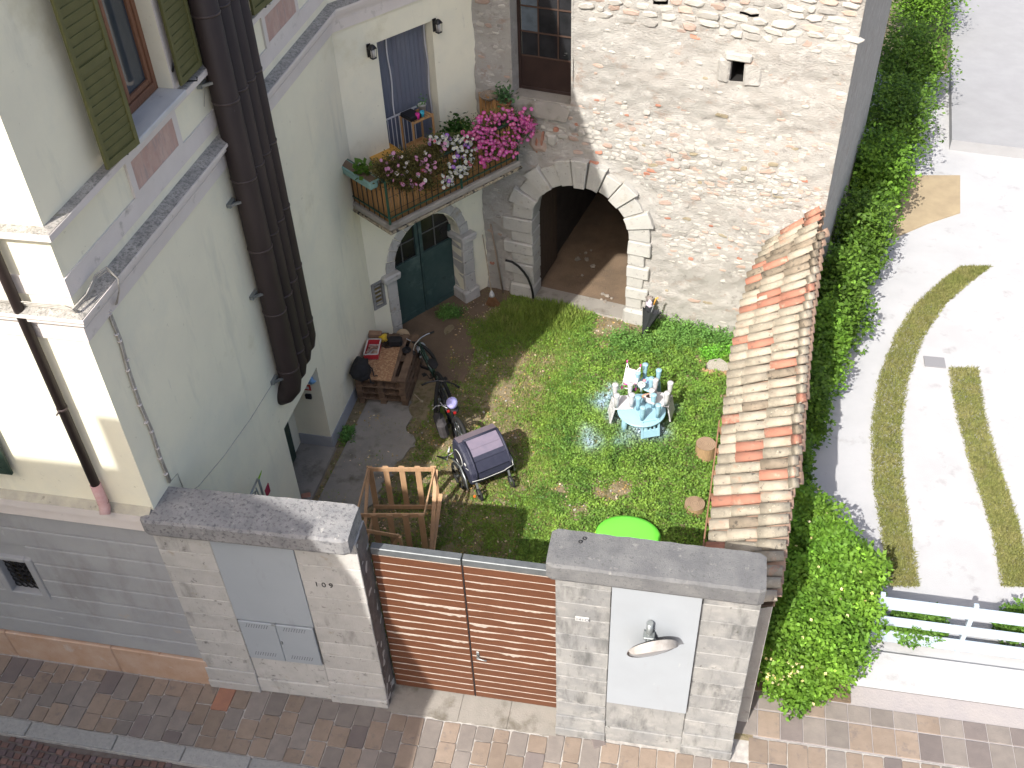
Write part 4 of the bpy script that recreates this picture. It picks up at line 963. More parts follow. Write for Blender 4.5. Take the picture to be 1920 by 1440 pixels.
# ================================================================== TILED OUTBUILDING
shed = thing('tiled_outbuilding', 'low outbuilding along the right side of the yard with an old clay tile roof', 'building', (1.2, 11, 0))
ev = [(.40, 7.25), (.505, 8.17), (.604, 10.23), (.657, 11.43), (.706, 12.02), (.80, 12.9), (.889, 13.6), (1.216, 14.72)]
zE = 2.2; zRs = [2.45, 2.55, 2.7, 3.05]
rgp = [G(1465, 1050, 2.45), G(1500, 800, 2.55), G(1520, 600, 2.7), G(1550, 362, 3.05)]
def zRf(y): return float(np.interp(y, [p.y for p in rgp], zRs))
def interp(tab, y):
    for (a, b) in zip(tab, tab[1:]):
        if y <= b[1]: return a[0] + (b[0] - a[0]) * (y - a[1]) / (b[1] - a[1])
    a, b = tab[-2:]; return a[0] + (b[0] - a[0]) * (y - a[1]) / (b[1] - a[1])
rt = [(p.x, p.y) for p in rgp]
mt_t = [MAT('lichened_roof_tile', (.37, .33, .255), (.25, .22, .17), sc=9, rough=.9, bump=.7, bsc=60, rand=.14, spots=(((.12, .105, .085), 13, .60, .68), ((.40, .225, .15), 5, .60, .70), ((.52, .47, .36), 18, .60, .68))),
        MAT('pale_roof_tile', (.41, .365, .285), (.34, .29, .225), sc=7, rough=.9, bump=.7, bsc=60, rand=.12, spots=(((.155, .135, .11), 17, .61, .68), ((.50, .29, .20), 4, .58, .70))),
        MAT('salmon_roof_tile', (.38, .165, .11), (.33, .16, .11), sc=6, rough=.85, bump=.5, bsc=60, rand=.14, spots=(((.18, .11, .085), 12, .58, .68), ((.40, .31, .23), 5, .56, .68))),
        MAT('dark_mossy_roof_tile', (.20, .165, .12), (.28, .23, .17), sc=9, rough=.95, bump=.8, bsc=60, rand=.14, spots=(((.08, .07, .055), 12, .55, .65),)),
        MAT('orange_channel_tile', (.34, .235, .17), (.27, .18, .13), sc=6, rough=.9, rand=.12)]
def tile_mesh(up, L, r0, r1, th=.011):
    mb = MB(); n_ = 8; vs = []
    for (x_, r_) in ((0, r0), (L, r1)):
        for rr in (r_, r_ - th):
            for k in range(n_ + 1):
                a = math.pi * k / n_; vs.append(Vector((x_, -rr * math.cos(a), (rr * math.sin(a) * .78) * (1 if up else -1))))
    m_ = n_ + 1; fs = []
    for k in range(n_):
        fs += [(k, k + 1, 2 * m_ + k + 1, 2 * m_ + k), (m_ + k, 3 * m_ + k, 3 * m_ + k + 1, m_ + k + 1), (k, m_ + k, m_ + k + 1, k + 1), (2 * m_ + k, 2 * m_ + k + 1, 3 * m_ + k + 1, 3 * m_ + k)]
    fs += [(0, 2 * m_, 3 * m_, m_), (n_, m_ + n_, 3 * m_ + n_, 2 * m_ + n_)]
    mb.add(vs, fs, True); return mb
cov = [tile_mesh(True, .42, .088, .070).mesh('cover_tile', mt) for mt in mt_t[:4]]; chn = tile_mesh(False, .42, .085, .10).mesh('channel_tile', mt_t[4])
rt_ = random.Random(5); pit = .183; y = 7.38; row = 0; ntile = 0
sp_rows = {0: 2, 1: 0}
while y < 14.62:
    xe = interp(ev, y); xr = interp(rt, y) + .03; slope = (zRf(y) - zE) / max(.5, (xr - xe)); yaw = rad(rt_.uniform(-1.2, 1.2) - 1.5)
    off = -rt_.uniform(.0, .015); first = rt_.uniform(.19, .24); col = 0; xx = xe + off
    while xx < xr - .05:
        z = zE + .06 + (xx - xe) * slope
        r_ = rt_.random()
        band = 13.2 < y < 14.0
        k = 3 if (band and r_ < .6) else (0 if r_ < .40 else 1 if r_ < .80 else 2 if r_ < .96 else 3)
        if y > 13.9 or 12.2 < y < 13.0: k = 2 if r_ < .22 else k
        o = link('roof_tile', cov[k], shed, local=True)
        o.parent = shed; o.matrix_parent_inverse = Matrix.Translation(-Vector(shed.location))
        o.location = (xx + rt_.uniform(-.012, .012), y + rt_.uniform(-.008, .008), z + rt_.uniform(0, .006)); o.rotation_euler = (rt_.uniform(-.04, .04), -math.atan(slope) + .028, yaw + rt_.uniform(-.025, .025)); 
        if xx + .42 > xr: o.scale = (max(.3, (xr - xx) / .42), 1, 1)
        ntile += 1
        o = link('channel_tile', chn, shed, local=True); o.matrix_parent_inverse = Matrix.Translation(-Vector(shed.location))
        o.location = (xx + .03, y + pit / 2, z + .012); o.rotation_euler = (0, -math.atan(slope), yaw)
        if xx + .42 > xr: o.scale = (max(.3, (xr - xx) / .42), 1, 1)
        step = first if col == 0 else .33; xx += step; col += 1
    y += pit; row += 1
print('tiles', ntile)
m_raft = MAT('old_rafter_wood', (.20, .105, .06), (.28, .16, .095), sc=9, bump=.4, stretch=(1, .4, 1))
f = MB(); f.prism([Vector((interp(ev, q) + .08, q, zE - .03)) for q in np.arange(7.3, 14.7, .6)] + [Vector((interp(rt, q), q, zRf(q) - .05)) for q in np.arange(14.5, 7.2, -.6)], (0, 0, .035)); f.build('roof_boarding', m_oldwood, shed)
f = MB(); q = 7.3
while q < 10.35:
    f.bar((interp(ev, q) - .055, q, zE - .02), (interp(ev, min(q + .9, 10.35)) - .055, min(q + .9, 10.35), zE - .02), .10, .018, (1, 0, 0)); q += .9
f.build('fascia_board', m_raft, shed)
q = 7.4
while q < 10.4:
    f = MB(); f.cham((interp(ev, q) + .06, q, zE - .02), (.24, .085, .07), I3, .006); f.build('rafter_end', m_raft, shed); q += .40
f = MB(); 
lw = [(interp(ev, q) + .42, q) for q in np.arange(7.3, 14.8, .5)]
f.add([Vector((a, b, -.1)) for a, b in lw] + [Vector((a, b, 2.25)) for a, b in lw], [(i, i + 1, i + 1 + len(lw), i + len(lw)) for i in range(len(lw) - 1)])
rw = [(interp(rt, q) - .02, q) for q in np.arange(7.3, 14.8, .5)]
f.add([Vector((a, b, -.1)) for a, b in rw] + [Vector((a, b, zRf(b) - .03)) for a, b in rw], [(i, i + 1, i + 1 + len(rw), i + len(rw)) for i in range(len(rw) - 1)])
f.quad(Vector((lw[0][0], 7.3, -.1)), Vector((rw[0][0], 7.3, -.1)), Vector((rw[0][0], 7.3, zRf(7.3) - .05)), Vector((lw[0][0], 7.3, zE))); f.build('outbuilding_wall', m_rubble, shed)

# house on the other side of the street (behind the camera station): its gable and chimney shade the left of the gate
opp = thing('house_across_street', 'plain rendered house on the near side of the street', 'house', (-12, -2, 0))
pr = [(-22, 0), (-22, 13.3), (-9.03, 13.46), (-9.13, 14.22), (-8.86, 14.22), (-8.72, 13.5), (-7.55, 13.1), (-7.09, 12.91), (-6.98, 12.62), (-6.82, 12.2), (-6.72, 11.95), (-6.69, 11.36), (-6.50, 10.71), (-6.24, 9.8), (-6.19, 9.5), (-6.06, 9.15), (-5.87, 8.62), (-5.75, 8.2), (-5.75, 0)]
f = MB(); f.prism([Vector((a, -2, b)) for a, b in pr], Vector((-.36, -.93, 0)) * 5); f.build('rendered_gable', m_cream, opp)
# ================================================================== VEGETATION
def leaves(name, P, size, mt, tint, parent=None, shape='leaf', tilt=(.3, 1.2), aspect=.55, nrm=None, fold=0.):
    N = len(P); P = np.asarray(P, float); size = np.broadcast_to(size, (N,)).astype(float)
    yaw = rng.uniform(0, 2 * np.pi, N); el = rng.uniform(tilt[0], tilt[1], N)
    d = np.stack([np.cos(yaw) * np.cos(el), np.sin(yaw) * np.cos(el), np.sin(el)], 1)
    s = np.stack([-np.sin(yaw), np.cos(yaw), np.zeros(N)], 1)
    rl = rng.uniform(-.9, .9, N)[:, None]; up = np.cross(d, s); s = s * np.cos(rl) + up * np.sin(rl)
    L = size[:, None]; W_ = (size * aspect * .5)[:, None]
    if shape == 'leaf':
        V = np.stack([P, P + d * L * .5 + s * W_, P + d * L, P + d * L * .5 - s * W_], 1); k = 4
    else:
        V = np.stack([P - s * W_, P + s * W_, P + d * L], 1); k = 3
    me = bpy.data.meshes.new(name); me.vertices.add(N * k); me.vertices.foreach_set('co', V.reshape(-1))
    me.loops.add(N * k); me.loops.foreach_set('vertex_index', np.arange(N * k, dtype=np.int32))
    me.polygons.add(N); me.polygons.foreach_set('loop_start', np.arange(0, N * k, k, dtype=np.int32)); me.polygons.foreach_set('loop_total', np.full(N, k, dtype=np.int32))
    me.update(); at = me.color_attributes.new('tint', 'FLOAT_COLOR', 'POINT')
    T = np.ones((N, 4)); T[:, :3] = tint; at.data.foreach_set('color', np.repeat(T, k, 0).reshape(-1).astype(np.float32))
    me.materials.append(mt); me.validate()
    return link(name, me, parent)
def vn(x, y, s, seed=0):   # smooth value noise on arrays
    x = x * s + seed * 17.3; y = y * s - seed * 9.1; xi, yi = np.floor(x).astype(int), np.floor(y).astype(int); fx, fy = x - xi, y - yi
    fx = fx * fx * (3 - 2 * fx); fy = fy * fy * (3 - 2 * fy)
    h = lambda a, b: (np.sin(a * 127.1 + b * 311.7 + seed) * 43758.5453) % 1
    return (h(xi, yi) * (1 - fx) + h(xi + 1, yi) * fx) * (1 - fy) + (h(xi, yi + 1) * (1 - fx) + h(xi + 1, yi + 1) * fx) * fy
def gz(x, y): return np.array([.03 * noise.noise(Vector((a * 1.5, b * 1.5, 0))) - .005 for a, b in zip(x, y)])
m_grass = leafmat('courtyard_greenery', (.15, .235, .035), (.23, .30, .06), 1.5)
m_herb = leafmat('mint_leaves', (.12, .24, .045), (.19, .32, .06), 2)
wallB_y = lambda x: 15.15 - .2126 * (x + 1.08)
evx = np.array([interp(ev, q) for q in np.arange(7, 15.5, .05)])
def inyard(x, y): return (y > 7.25) & (y < wallB_y(x) - .05) & (x < evx[np.clip(((y - 7) / .05).astype(int), 0, len(evx) - 1)] + .30) & (x > -4.1 - (y > 12.2) * (y - 12.2) * .0)
def lush(x, y):
    """how thick the ground cover is, 0..1"""
    x = x + .22 * (vn(x, y, 2.6, 41) - .5) + .10 * (vn(x, y, 9, 42) - .5); y = y + .22 * (vn(x, y, 2.4, 43) - .5) + .10 * (vn(x, y, 8, 44) - .5)
    n1 = vn(x, y, 1.1, 1) * .6 + vn(x, y, 3.1, 2) * .4
    base = 1 / (1 + np.exp(-(x + 2.0 + .35 * (y - 11) * .3 + (n1 - .5) * 2.0) * 2.2))
    d = .52 + .48 * base
    # bare spots of the photograph
    for (px, py, r, k) in ((1150, 935, .22, .9), (1100, 960, .16, .7), (1160, 905, .14, .8), (1050, 920, .14, .7), (1150, 612, .42, 1.0), (1180, 900, .12, .7), (880, 790, .22, .35), (940, 740, .25, .35), (975, 680, .25, .3), (1000, 560, .3, .0), (870, 880, .3, .4), (690, 770, .4, .55), (680, 850, .4, .35), (640, 900, .3, .5), (815, 640, .42, .9), (790, 605, .40, 1.), (850, 625, .3, .7), (905, 580, .25, .8), (1340, 690, .22, .9), (1210, 590, .2, .5)):
        g = G(px, py); d = d - k * np.exp(-((x - g.x) ** 2 + (y - g.y) ** 2) / (r * r)) * (.6 + .8 * vn(x, y, 5, 3))
    for (px, py, r, k) in ((1000, 600, .55, .8), (960, 610, .5, .7), (1050, 590, .5, .6), (840, 590, .16, 1.2), (850, 585, .12, .9), (920, 640, .5, .35), (660, 820, .15, 1.2), (1080, 880, .6, .3), (1100, 800, .8, .3), (960, 1000, .6, .3)):
        g = G(px, py); d = d + k * np.exp(-((x - g.x) ** 2 + (y - g.y) ** 2) / (r * r))
    d = d + .55 * (vn(x, y, 6, 31) - .5) + .35 * (vn(x, y, 17, 32) - .5)
    return np.clip(d, 0, 1)
def scatter(n):
    x = rng.uniform(-5.3, 1.6, n); y = rng.uniform(7.2, 15.7, n); k = inyard(x, y) | ((x > -5.3) & (y < 12) & (y > 9) & (x < -4) & (rng.uniform(0, 1, n) < .5)); return x[k], y[k]
# 1. blades of grass
x, y = scatter(330000); L = lush(x, y); k = rng.uniform(0, 1, len(x)) < L * .9 * (1 - .75 * (x > -1.7)); x, y, L = x[k], y[k], L[k]
dry = vn(x, y, 1.7, 5) * .5 + vn(x, y, 6, 6) * .3 + (1 - L) * .55 + rng.uniform(-.15, .15, len(x))
dry = np.clip((dry - .45) * 2.6, 0, 1)[:, None]
shade = rng.uniform(.7, 1.25, len(x))[:, None]
tint = (1 - dry) * np.array([1.0, 1.0, 1.0]) + dry * np.array([1.9, 1.2, 2.9]); tint = tint * shade
h = .035 + .06 * rng.uniform(0, 1, len(x)) * (.4 + .8 * L)
tall = np.zeros(len(x))
for (px, py, r, k_) in ((1000, 590, .45, .12), (950, 605, .4, .10), (1050, 585, .4, .10), (845, 590, .2, .12), (1080, 600, .3, .08)):
    g = G(px, py); tall += k_ * np.exp(-((x - g.x) ** 2 + (y - g.y) ** 2) / (r * r))
h = h + tall * rng.uniform(.2, 1, len(x))
grass = leaves('grass', np.stack([x, y, gz(x, y) - .005], 1), h, m_grass, tint, shape='blade', tilt=(.25, 1.4), aspect=.16)
tag(grass, 'patchy green and straw-coloured grass covering the courtyard ground', 'grass', kind='stuff')
# 2. clover-like small leaves
x, y = scatter(420000); L = lush(x, y); k = rng.uniform(0, 1, len(x)) < np.clip((L - .3) * 1.25, 0, 1) * (.35 + .65 * (x > -2.2)) ; x, y, L = x[k], y[k], L[k]
hh = (.02 + .15 * np.clip((L - .5) * 2, 0, 1) * (.3 + .7 * vn(x, y, 7, 9) ** 1.5 * 1.6)) * np.clip((x + 2.4) / 1.6, .2, 1)
z = gz(x, y) + rng.uniform(0, 1, len(x)) ** .7 * hh
pn = vn(x, y, 3.3, 11) * .4 + vn(x, y, 12, 12) * .6
tint = np.stack([.45 + 1.15 * pn, .55 + .9 * pn, .6 + .6 * pn], 1) * rng.uniform(.6, 1.3, len(x))[:, None]
# pale blue overspray around the painted table
bl = np.zeros(len(x))
for (px, py, r, k_) in ((1135, 755, .17, 1.5), (1150, 790, .12, .6), (1110, 830, .16, .9), (1100, 810, .1, .7), (1235, 812, .16, 1.2), (1205, 818, .14, 1.0), (1260, 770, .1, .5), (1170, 830, .15, .6), (1150, 730, .12, .8), (1190, 800, .2, .5)):
    g = G(px, py); bl += k_ * np.exp(-((x - g.x) ** 2 + (y - g.y) ** 2) / (r * r)) * (.35 + 1.1 * vn(x, y, 9, 21))
bl = np.clip(bl, 0, 1)[:, None]; tint = tint * (1 - bl) + bl * np.array([2.9, 2.1, 13.])
cl = leaves('ground_cover', np.stack([x, y, z], 1), rng.uniform(.022, .046, len(x)), m_herb, tint, tilt=(-.1, .7), aspect=.75)
tag(cl, 'thick small-leaved green ground cover, dusted pale blue around the toy table', 'ground cover', kind='stuff')
# 3. taller weeds against the stone wall and flower bed
def clump(pts, n, hmin, hmax, r, leafs, tb, nm, lab, cat='weeds'):
    Pn = []; T = []
    for _ in range(n):
        g = pts[rng.integers(len(pts))]; cx, cy = g[0] + rng.normal(0, r), g[1] + rng.normal(0, r * .6)
        cy = min(cy, wallB_y(cx) - .05); hgt = rng.uniform(hmin, hmax); lx, ly = rng.normal(0, .05, 2); c_ = rng.uniform(.75, 1.25)
        for q in range(leafs):
            t_ = (q + 1) / leafs; Pn.append((cx + lx * t_ + rng.normal(0, .022), cy + ly * t_ + rng.normal(0, .022), hgt * t_)); T.append(np.array(tb) * c_ * rng.uniform(.75, 1.25) * (.7 + .45 * t_))
    o = leaves(nm, Pn, rng.uniform(.025, .05, len(Pn)), m_herb, np.array(T), tilt=(-.3, .6), aspect=.6)
    return tag(o, lab, cat, kind='stuff')
pp = [(G(a, b).x, G(a, b).y) for a, b in ((1245, 618), (1270, 622), (1300, 628), (1330, 640), (1350, 650), (1365, 655), (1180, 645), (1165, 650), (1220, 660), (1290, 650), (1265, 640))]
clump(pp, 750, .10, .36, .17, 16, (.85, .95, 1.1), 'tall_weeds', 'leafy green weeds up to knee height along the foot of the sunlit stone wall')
pp = [(G(a, b).x, G(a, b).y) for a, b in ((1340, 672), (1352, 665), (1328, 668))]
clump(pp, 150, .08, .2, .08, 16, (1.0, 1.35, .8), 'bright_herbs', 'bright green herb clump above the log edging by the tiled roof')
pp = [(G(a, b).x, G(a, b).y) for a, b in ((840, 588), (850, 592), (832, 596))]
clump(pp, 130, .06, .2, .09, 12, (.7, .8, 1.0), 'door_weeds', 'dark green weed tuft growing at the foot of the green doors')
pp = [(G(a, b).x, G(a, b).y) for a, b in ((652, 812), (655, 825))]
clump(pp, 60, .05, .16, .06, 12, (.7, .85, 1.1), 'wall_weeds', 'small weed tuft on the concrete by the yellow wall')
# fallen leaves and stones on the ground
x, y = scatter(15000); k = rng.uniform(0, 1, len(x)) < (1.05 - lush(x, y)); x, y = x[k], y[k]
c_ = rng.uniform(0, 1, len(x))[:, None]; tint = (c_ < .6) * np.array([2.6, 1.25, 2.6]) + (c_ >= .6) * np.array([4.2, 2.3, 9.])
tag(leaves('leaf_litter', np.stack([x, y, gz(x, y) + .02], 1), rng.uniform(.02, .05, len(x)), m_grass, tint * rng.uniform(.5, 1.1, len(x))[:, None], tilt=(-.1, .3), aspect=.7), 'dry brown leaves and straw scattered on the bare ground', 'leaf litter', kind='stuff')

_r2 = random.Random(9); f = MB()
for _ in range(500):
    px, py = _r2.uniform(-5.1, 1.0), _r2.uniform(7.5, 15.2)
    if _r2.random() > .25 + .6 * (1 - float(lush(np.array([px]), np.array([py]))[0])): continue
    if not inyard(np.array([px]), np.array([py]))[0]: continue
    s_ = _r2.uniform(.008, .026); f.blob(Vector((px, py, .012)), (s_, s_ * .8, s_ * .55), rotz(_r2.uniform(0, 3)), 6, 4, .2, px, False)
tag(f.build('pebbles', MAT('pale_pebbles', (.34, .31, .27), (.42, .40, .36), sc=6)), 'small pale pebbles scattered over the bare ground of the yard', 'pebbles', kind='stuff')
def cloud(name, blobs, n, size, mt, parent, tb=(1, 1, 1), tv=.35, shell=.6, asp=.6):
    """leaves spread through a group of uneven lobes"""
    vol = np.array([b[3] * b[4] * b[5] for b in blobs]) ** (2 / 3.); pr_ = vol / vol.sum(); Pn = []; T = []
    for b, m_ in zip(blobs, (pr_ * n).astype(int)):
        q = rng.normal(0, 1, (m_, 3)); q /= np.linalg.norm(q, axis=1)[:, None]; rr = 1 - shell * rng.uniform(0, 1, m_) ** 1.6
        lump = 1 + .22 * np.sin(q[:, 0] * 5 + b[0] * 3) * np.cos(q[:, 1] * 6 + b[1] * 5) + .22 * np.sin(q[:, 2] * 11 + b[2])
        P_ = q * (rr * lump)[:, None] * np.array(b[3:6]) + np.array(b[:3]); k = P_[:, 2] > .0; P_ = P_[k]
        t_ = np.array(tb)[None] * (1 + tv * (vn(P_[:, 0] + P_[:, 2], P_[:, 1], 5, 4) - .5) * 2)[:, None] * rng.uniform(.75, 1.25, len(P_))[:, None]
        Pn.append(P_); T.append(t_ * (np.where(rng.uniform(0, 1, len(P_)) < .05, 1.8, 1.0)[:, None] * np.array([1.2, 1.0, 1.0])))
    P_ = np.concatenate(Pn); T = np.concatenate(T)
    return leaves(name, P_, rng.uniform(size * .5, size * 1.6, len(P_)), mt, T, parent, tilt=(-.6, .9), aspect=asp)
m_hedge = leafmat('hedge_leaves', (.07, .16, .02), (.12, .23, .03), 2)
m_bark = MAT('grey_brown_bark', (.12, .09, .06), (.17, .13, .09), sc=12, bump=.6)

# ================================================================== NEIGHBOUR'S GARDEN (right-hand strip)
m_drive = MAT('pale_concrete_drive', (.40, .40, .405), (.36, .36, .365), sc=1.2, bump=.3, bsc=60, spots=(((.29, .285, .28), 2.5, .58, .72),))
f = grid_mesh('d', 1.9, 14, 8.05, 26, .6, lambda x, y: .0, None); dv = f.build('driveway', m_drive); dv['kind'] = 'structure'
f = grid_mesh('p', 1.05, 14, 7.12, 8.05, .5, lambda x, y: -.008, None); o = f.build('forecourt', MAT('warm_grey_forecourt', (.31, .285, .275), (.28, .26, .26), sc=3, bump=.4)); o['kind'] = 'structure'
x_ = 1.08
while x_ < 5.2:
    for (a, b) in ((7.13, 7.50), (7.51, 7.76)):
        f = MB(); stone_shape(f, [(x_ + .006, a + .006), (x_ + .27, a + .006), (x_ + .27, b - .006), (x_ + .006, b - .006)], -.03, .004, .006); f.build('paving_stone', random.choice([m_paver2, m_paver4, m_paver2, m_paver]), o)
    x_ += .276
f = MB(); 
for (a, b, c, d) in ((1.1, 2.5, 7.78, 8.9),): f.box(((a + b) / 2, (c + d) / 2, .0), (b - a, d - c, .05))
f.build('shrub_bed_soil', m_dirt)['kind'] = 'structure'
m_joint = MAT('drive_joint', (.20, .20, .19), (.26, .26, .25), sc=9)
m_strip = leafmat('olive_grass_strip', (.19, .21, .06), (.24, .23, .085), 3)
def strip(pts, wpx, lab):
    Pn = []
    for (a, b) in zip(pts, pts[1:]):
        for _ in range(5200):
            t_ = rng.uniform(); px, py = a[0] + (b[0] - a[0]) * t_ + rng.uniform(-wpx, wpx) * (.85 + .3 * rng.uniform()), a[1] + (b[1] - a[1]) * t_; g = G(px, py); Pn.append((g.x, g.y, .0))
    P_ = np.array(Pn); tn = np.ones((len(P_), 3)) * rng.uniform(.7, 1.3, len(P_))[:, None]
    o = leaves('grass_strip', P_, rng.uniform(.03, .08, len(P_)), m_strip, tn, shape='blade', tilt=(.2, 1.3), aspect=.22); tag(o, lab, 'grass', kind='stuff')
strip([(1830, 500), (1790, 530), (1745, 570), (1705, 630), (1675, 710), (1662, 800), (1664, 900), (1680, 1000), (1695, 1100)], 27, 'olive grass strip between the two concrete wheel tracks of the drive')
strip([(1806, 690), (1818, 770), (1842, 860), (1866, 930), (1890, 1010), (1905, 1100)], 26, 'olive grass strip on the right edge of the pale drive')
f = MB(); g = G(1752, 680); f.box((g.x, g.y, .01), (.34, .26, .03)); tag(f.build('drain_cover', MAT('dark_drain_cover', (.20, .20, .21))), 'dark square drain cover set in the pale drive', 'drain cover')
f = MB(); pts = [(1690, 330), (1800, 330), (1800, 400), (1740, 420), (1670, 450), (1670, 390)]
f.prism([G(a, b, .0) for a, b in pts], (0, 0, .02)); o = f.build('flower_bed', MAT('tan_bed_soil', (.34, .27, .17), (.28, .22, .14), sc=3)); o['kind'] = 'structure'
terr = thing('garden_terrace', 'raised grey concrete terrace at the far end of the drive', 'terrace', (7, 26, 0))
f = MB(); f.prism([G(1785, 262, .25), G(2100, 300, .25), G(2100, -200, .25), G(1780, -200, .25)], (0, 0, -.4)); f.build('terrace_slab', MAT('mid_grey_terrace', (.29, .29, .295), (.26, .26, .265), sc=2), terr)
# climbing hedge beside the outbuilding, separate shrubs one behind the other
hp_ = [((1462, 980), 1.0, .25), ((1483, 860), 1.1, .25), ((1512, 740), 1.2, .30), ((1545, 640), 1.3, .35), ((1580, 540), 1.5, .42), ((1618, 430), 1.5, .5), ((1650, 330), 1.6, .6), ((1680, 230), 1.7, .7), ((1708, 110), 1.9, .8), ((1730, -10), 2.0, .9)]
places = ['nearest the street', 'second from the street', 'third from the street', 'beside the middle of the roof', 'beside the upper middle of the roof', 'near the far corner of the stone building', 'just past the stone building corner', 'where the drive narrows', 'near the grey terrace', 'farthest from the street']
for i, ((px, py), h_, r_) in enumerate(hp_):
    g = G(px, py, h_ * .55); t = thing('hedge_shrub', 'green hedge shrub between the outbuilding and the pale drive, ' + places[i], 'shrub', (g.x, g.y, 0), group='hedge shrubs along the drive')
    if len(t['label'].split()) > 16: t['label'] = 'green hedge shrub along the drive, ' + places[i]
    bl_ = [(g.x + rng.uniform(-.1, .1), g.y + rng.uniform(-.5, .5), h_ * rng.uniform(.35, .7), r_ * rng.uniform(.8, 1.1), r_ * 1.4, h_ * .45) for _ in range(4)]
    cloud('foliage', bl_, 9000 if i < 5 else 11000, .07, m_hedge, t, (.75, .85, .8) if i % 3 else (.95, 1.1, .9))
    f = MB(); f.tube([(g.x, g.y, 0), (g.x + .03, g.y, h_ * .4), (g.x, g.y + .1, h_ * .8)], [.04, .03, .012], 7); f.build('stem', m_bark, t)
t = thing('flowering_bush', 'large bright green bush with white and yellow blooms beside the right gate wall', 'bush', (2.0, 8.5, 0))
bl_ = []
for (px, py, z_, r_) in ((1450, 1240, .45, .32), (1470, 1180, .8, .4), (1520, 1130, .9, .5), (1570, 1080, .9, .5), (1590, 1140, .6, .42), (1540, 1220, .5, .5), (1500, 1270, .3, .4), (1500, 960, .9, .42), (1535, 1010, 1.0, .45), (1460, 1050, .9, .35), (1610, 1070, .6, .35)):
    g = G(px, py, z_); bl_.append((g.x, g.y, z_, r_, r_, r_ * .85))
cloud('foliage', bl_, 60000, .055, m_hedge, t, (1.05, 1.2, 1.0), shell=.5)
fx = rng.uniform(0, 1, 160); Pn = []
for i in range(170):
    b = bl_[0] if i < 110 else bl_[rng.integers(len(bl_))]; q = rng.normal(0, 1, 3); q /= np.linalg.norm(q); q[2] = abs(q[2]); q[1] = -abs(q[1]) if rng.uniform() < .7 else q[1]; Pn.append(np.array(b[:3]) + q * np.array(b[3:6]) * 1.03)
o = leaves('blossom', Pn, .05, leafmat('cream_blossom', (.7, .68, .45), (.75, .6, .15), 30), np.ones((len(Pn), 3)), t, tilt=(-.2, .8), aspect=.9); o['kind'] = 'stuff'
f = MB(); f.tube([(2.0, 8.5, 0), (1.95, 8.5, .5), (2.1, 8.6, .9)], [.05, .04, .015], 7); f.build('stem', m_bark, t)
# low pale blue drive gate of wide boards
t = thing('drive_gate', 'low pale blue gate of wide horizontal boards closing the drive', 'gate', (3.9, 8.8, 0))
m_blue = MAT('pale_blue_gate_paint', (.36, .43, .49), (.34, .40, .46), sc=3, rough=.5)
for (z_, h_) in ((.18, .22), (.50, .16), (.86, .22)):
    f = MB(); f.cham((4.5, 8.75, z_), (3.5, .03, h_), I3, .005); f.build('gate_board', m_blue, t)
for x_ in (2.78, 3.9, 5.1):
    f = MB(); f.cham((x_, 8.79, .5), (.06, .05, 1.0), I3, .005); f.build('gate_post', m_blue, t)
for i, px in enumerate((1700, 1735, 1905)):
    g = G(px, 1215, .1); s_ = thing('low_shrub', ('small round green shrub behind the left end of the pale blue gate', 'second small green shrub behind the pale blue gate', 'small green shrub behind the right end of the pale blue gate')[i], 'shrub', (g.x, g.y + .25, 0), group='shrubs behind the drive gate')
    cloud('foliage', [(g.x, g.y + .25, .25, .24, .22, .25)], 3000, .05, m_hedge, s_, (.7, .85, .9))
f = MB(); f.box((4.6, 8.32, .05), (4.4, .45, .1)); tag(f.build('gate_kerb', m_drive), 'pale concrete kerb in front of the blue drive gate', 'kerb')

# ================================================================== BALCONY THINGS
zB = zS + .1; zr = zS + .84
def petals(name, pts, cols, r, parent, nrm):
    vs = []; fs = []; cc = []
    nrm = Vector(nrm).normalized()
    for p, c in zip(pts, cols):
        d = (nrm + Vector(rng.normal(0, .45, 3))).normalized(); R = d.to_track_quat('Z', 'Y').to_matrix(); rr = r * rng.uniform(.75, 1.2); k = len(vs)
        vs.append(Vector(p)); cc.append((.55, .30, .42) if c[1] < .5 else (.6, .6, .35))
        for q in range(10):
            a = q * math.pi / 5; rq = rr * (1 if q % 2 == 0 else .88); vs.append(Vector(p) + R @ Vector((rq * math.cos(a), rq * math.sin(a), .012))); cc.append(tuple(c))
        vs.append(vs[k] + R @ Vector((0, 0, .0)))
        cc.append(cc[k])
        for q in range(10): fs.append((k, k + 1 + q, k + 1 + (q + 1) % 10))
    me = bpy.data.meshes.new(name); me.from_pydata([tuple(v) for v in vs], [], fs); at = me.color_attributes.new('tint', 'FLOAT_COLOR', 'POINT')
    at.data.foreach_set('color', np.array([(*c, 1) for c in cc], dtype=np.float32).reshape(-1))
    me.materials.append(m_petal); o = link(name, me, parent); o['kind'] = 'stuff'; return o
m_petal = leafmat('petunia_petals', (1, 1, 1), (.95, .95, .95), 20)
m_petfol = leafmat('petunia_foliage', (.075, .095, .03), (.11, .12, .04), 8)
m_trough = MAT('dark_planter_plastic', (.06, .045, .03), (.09, .06, .04), sc=5)
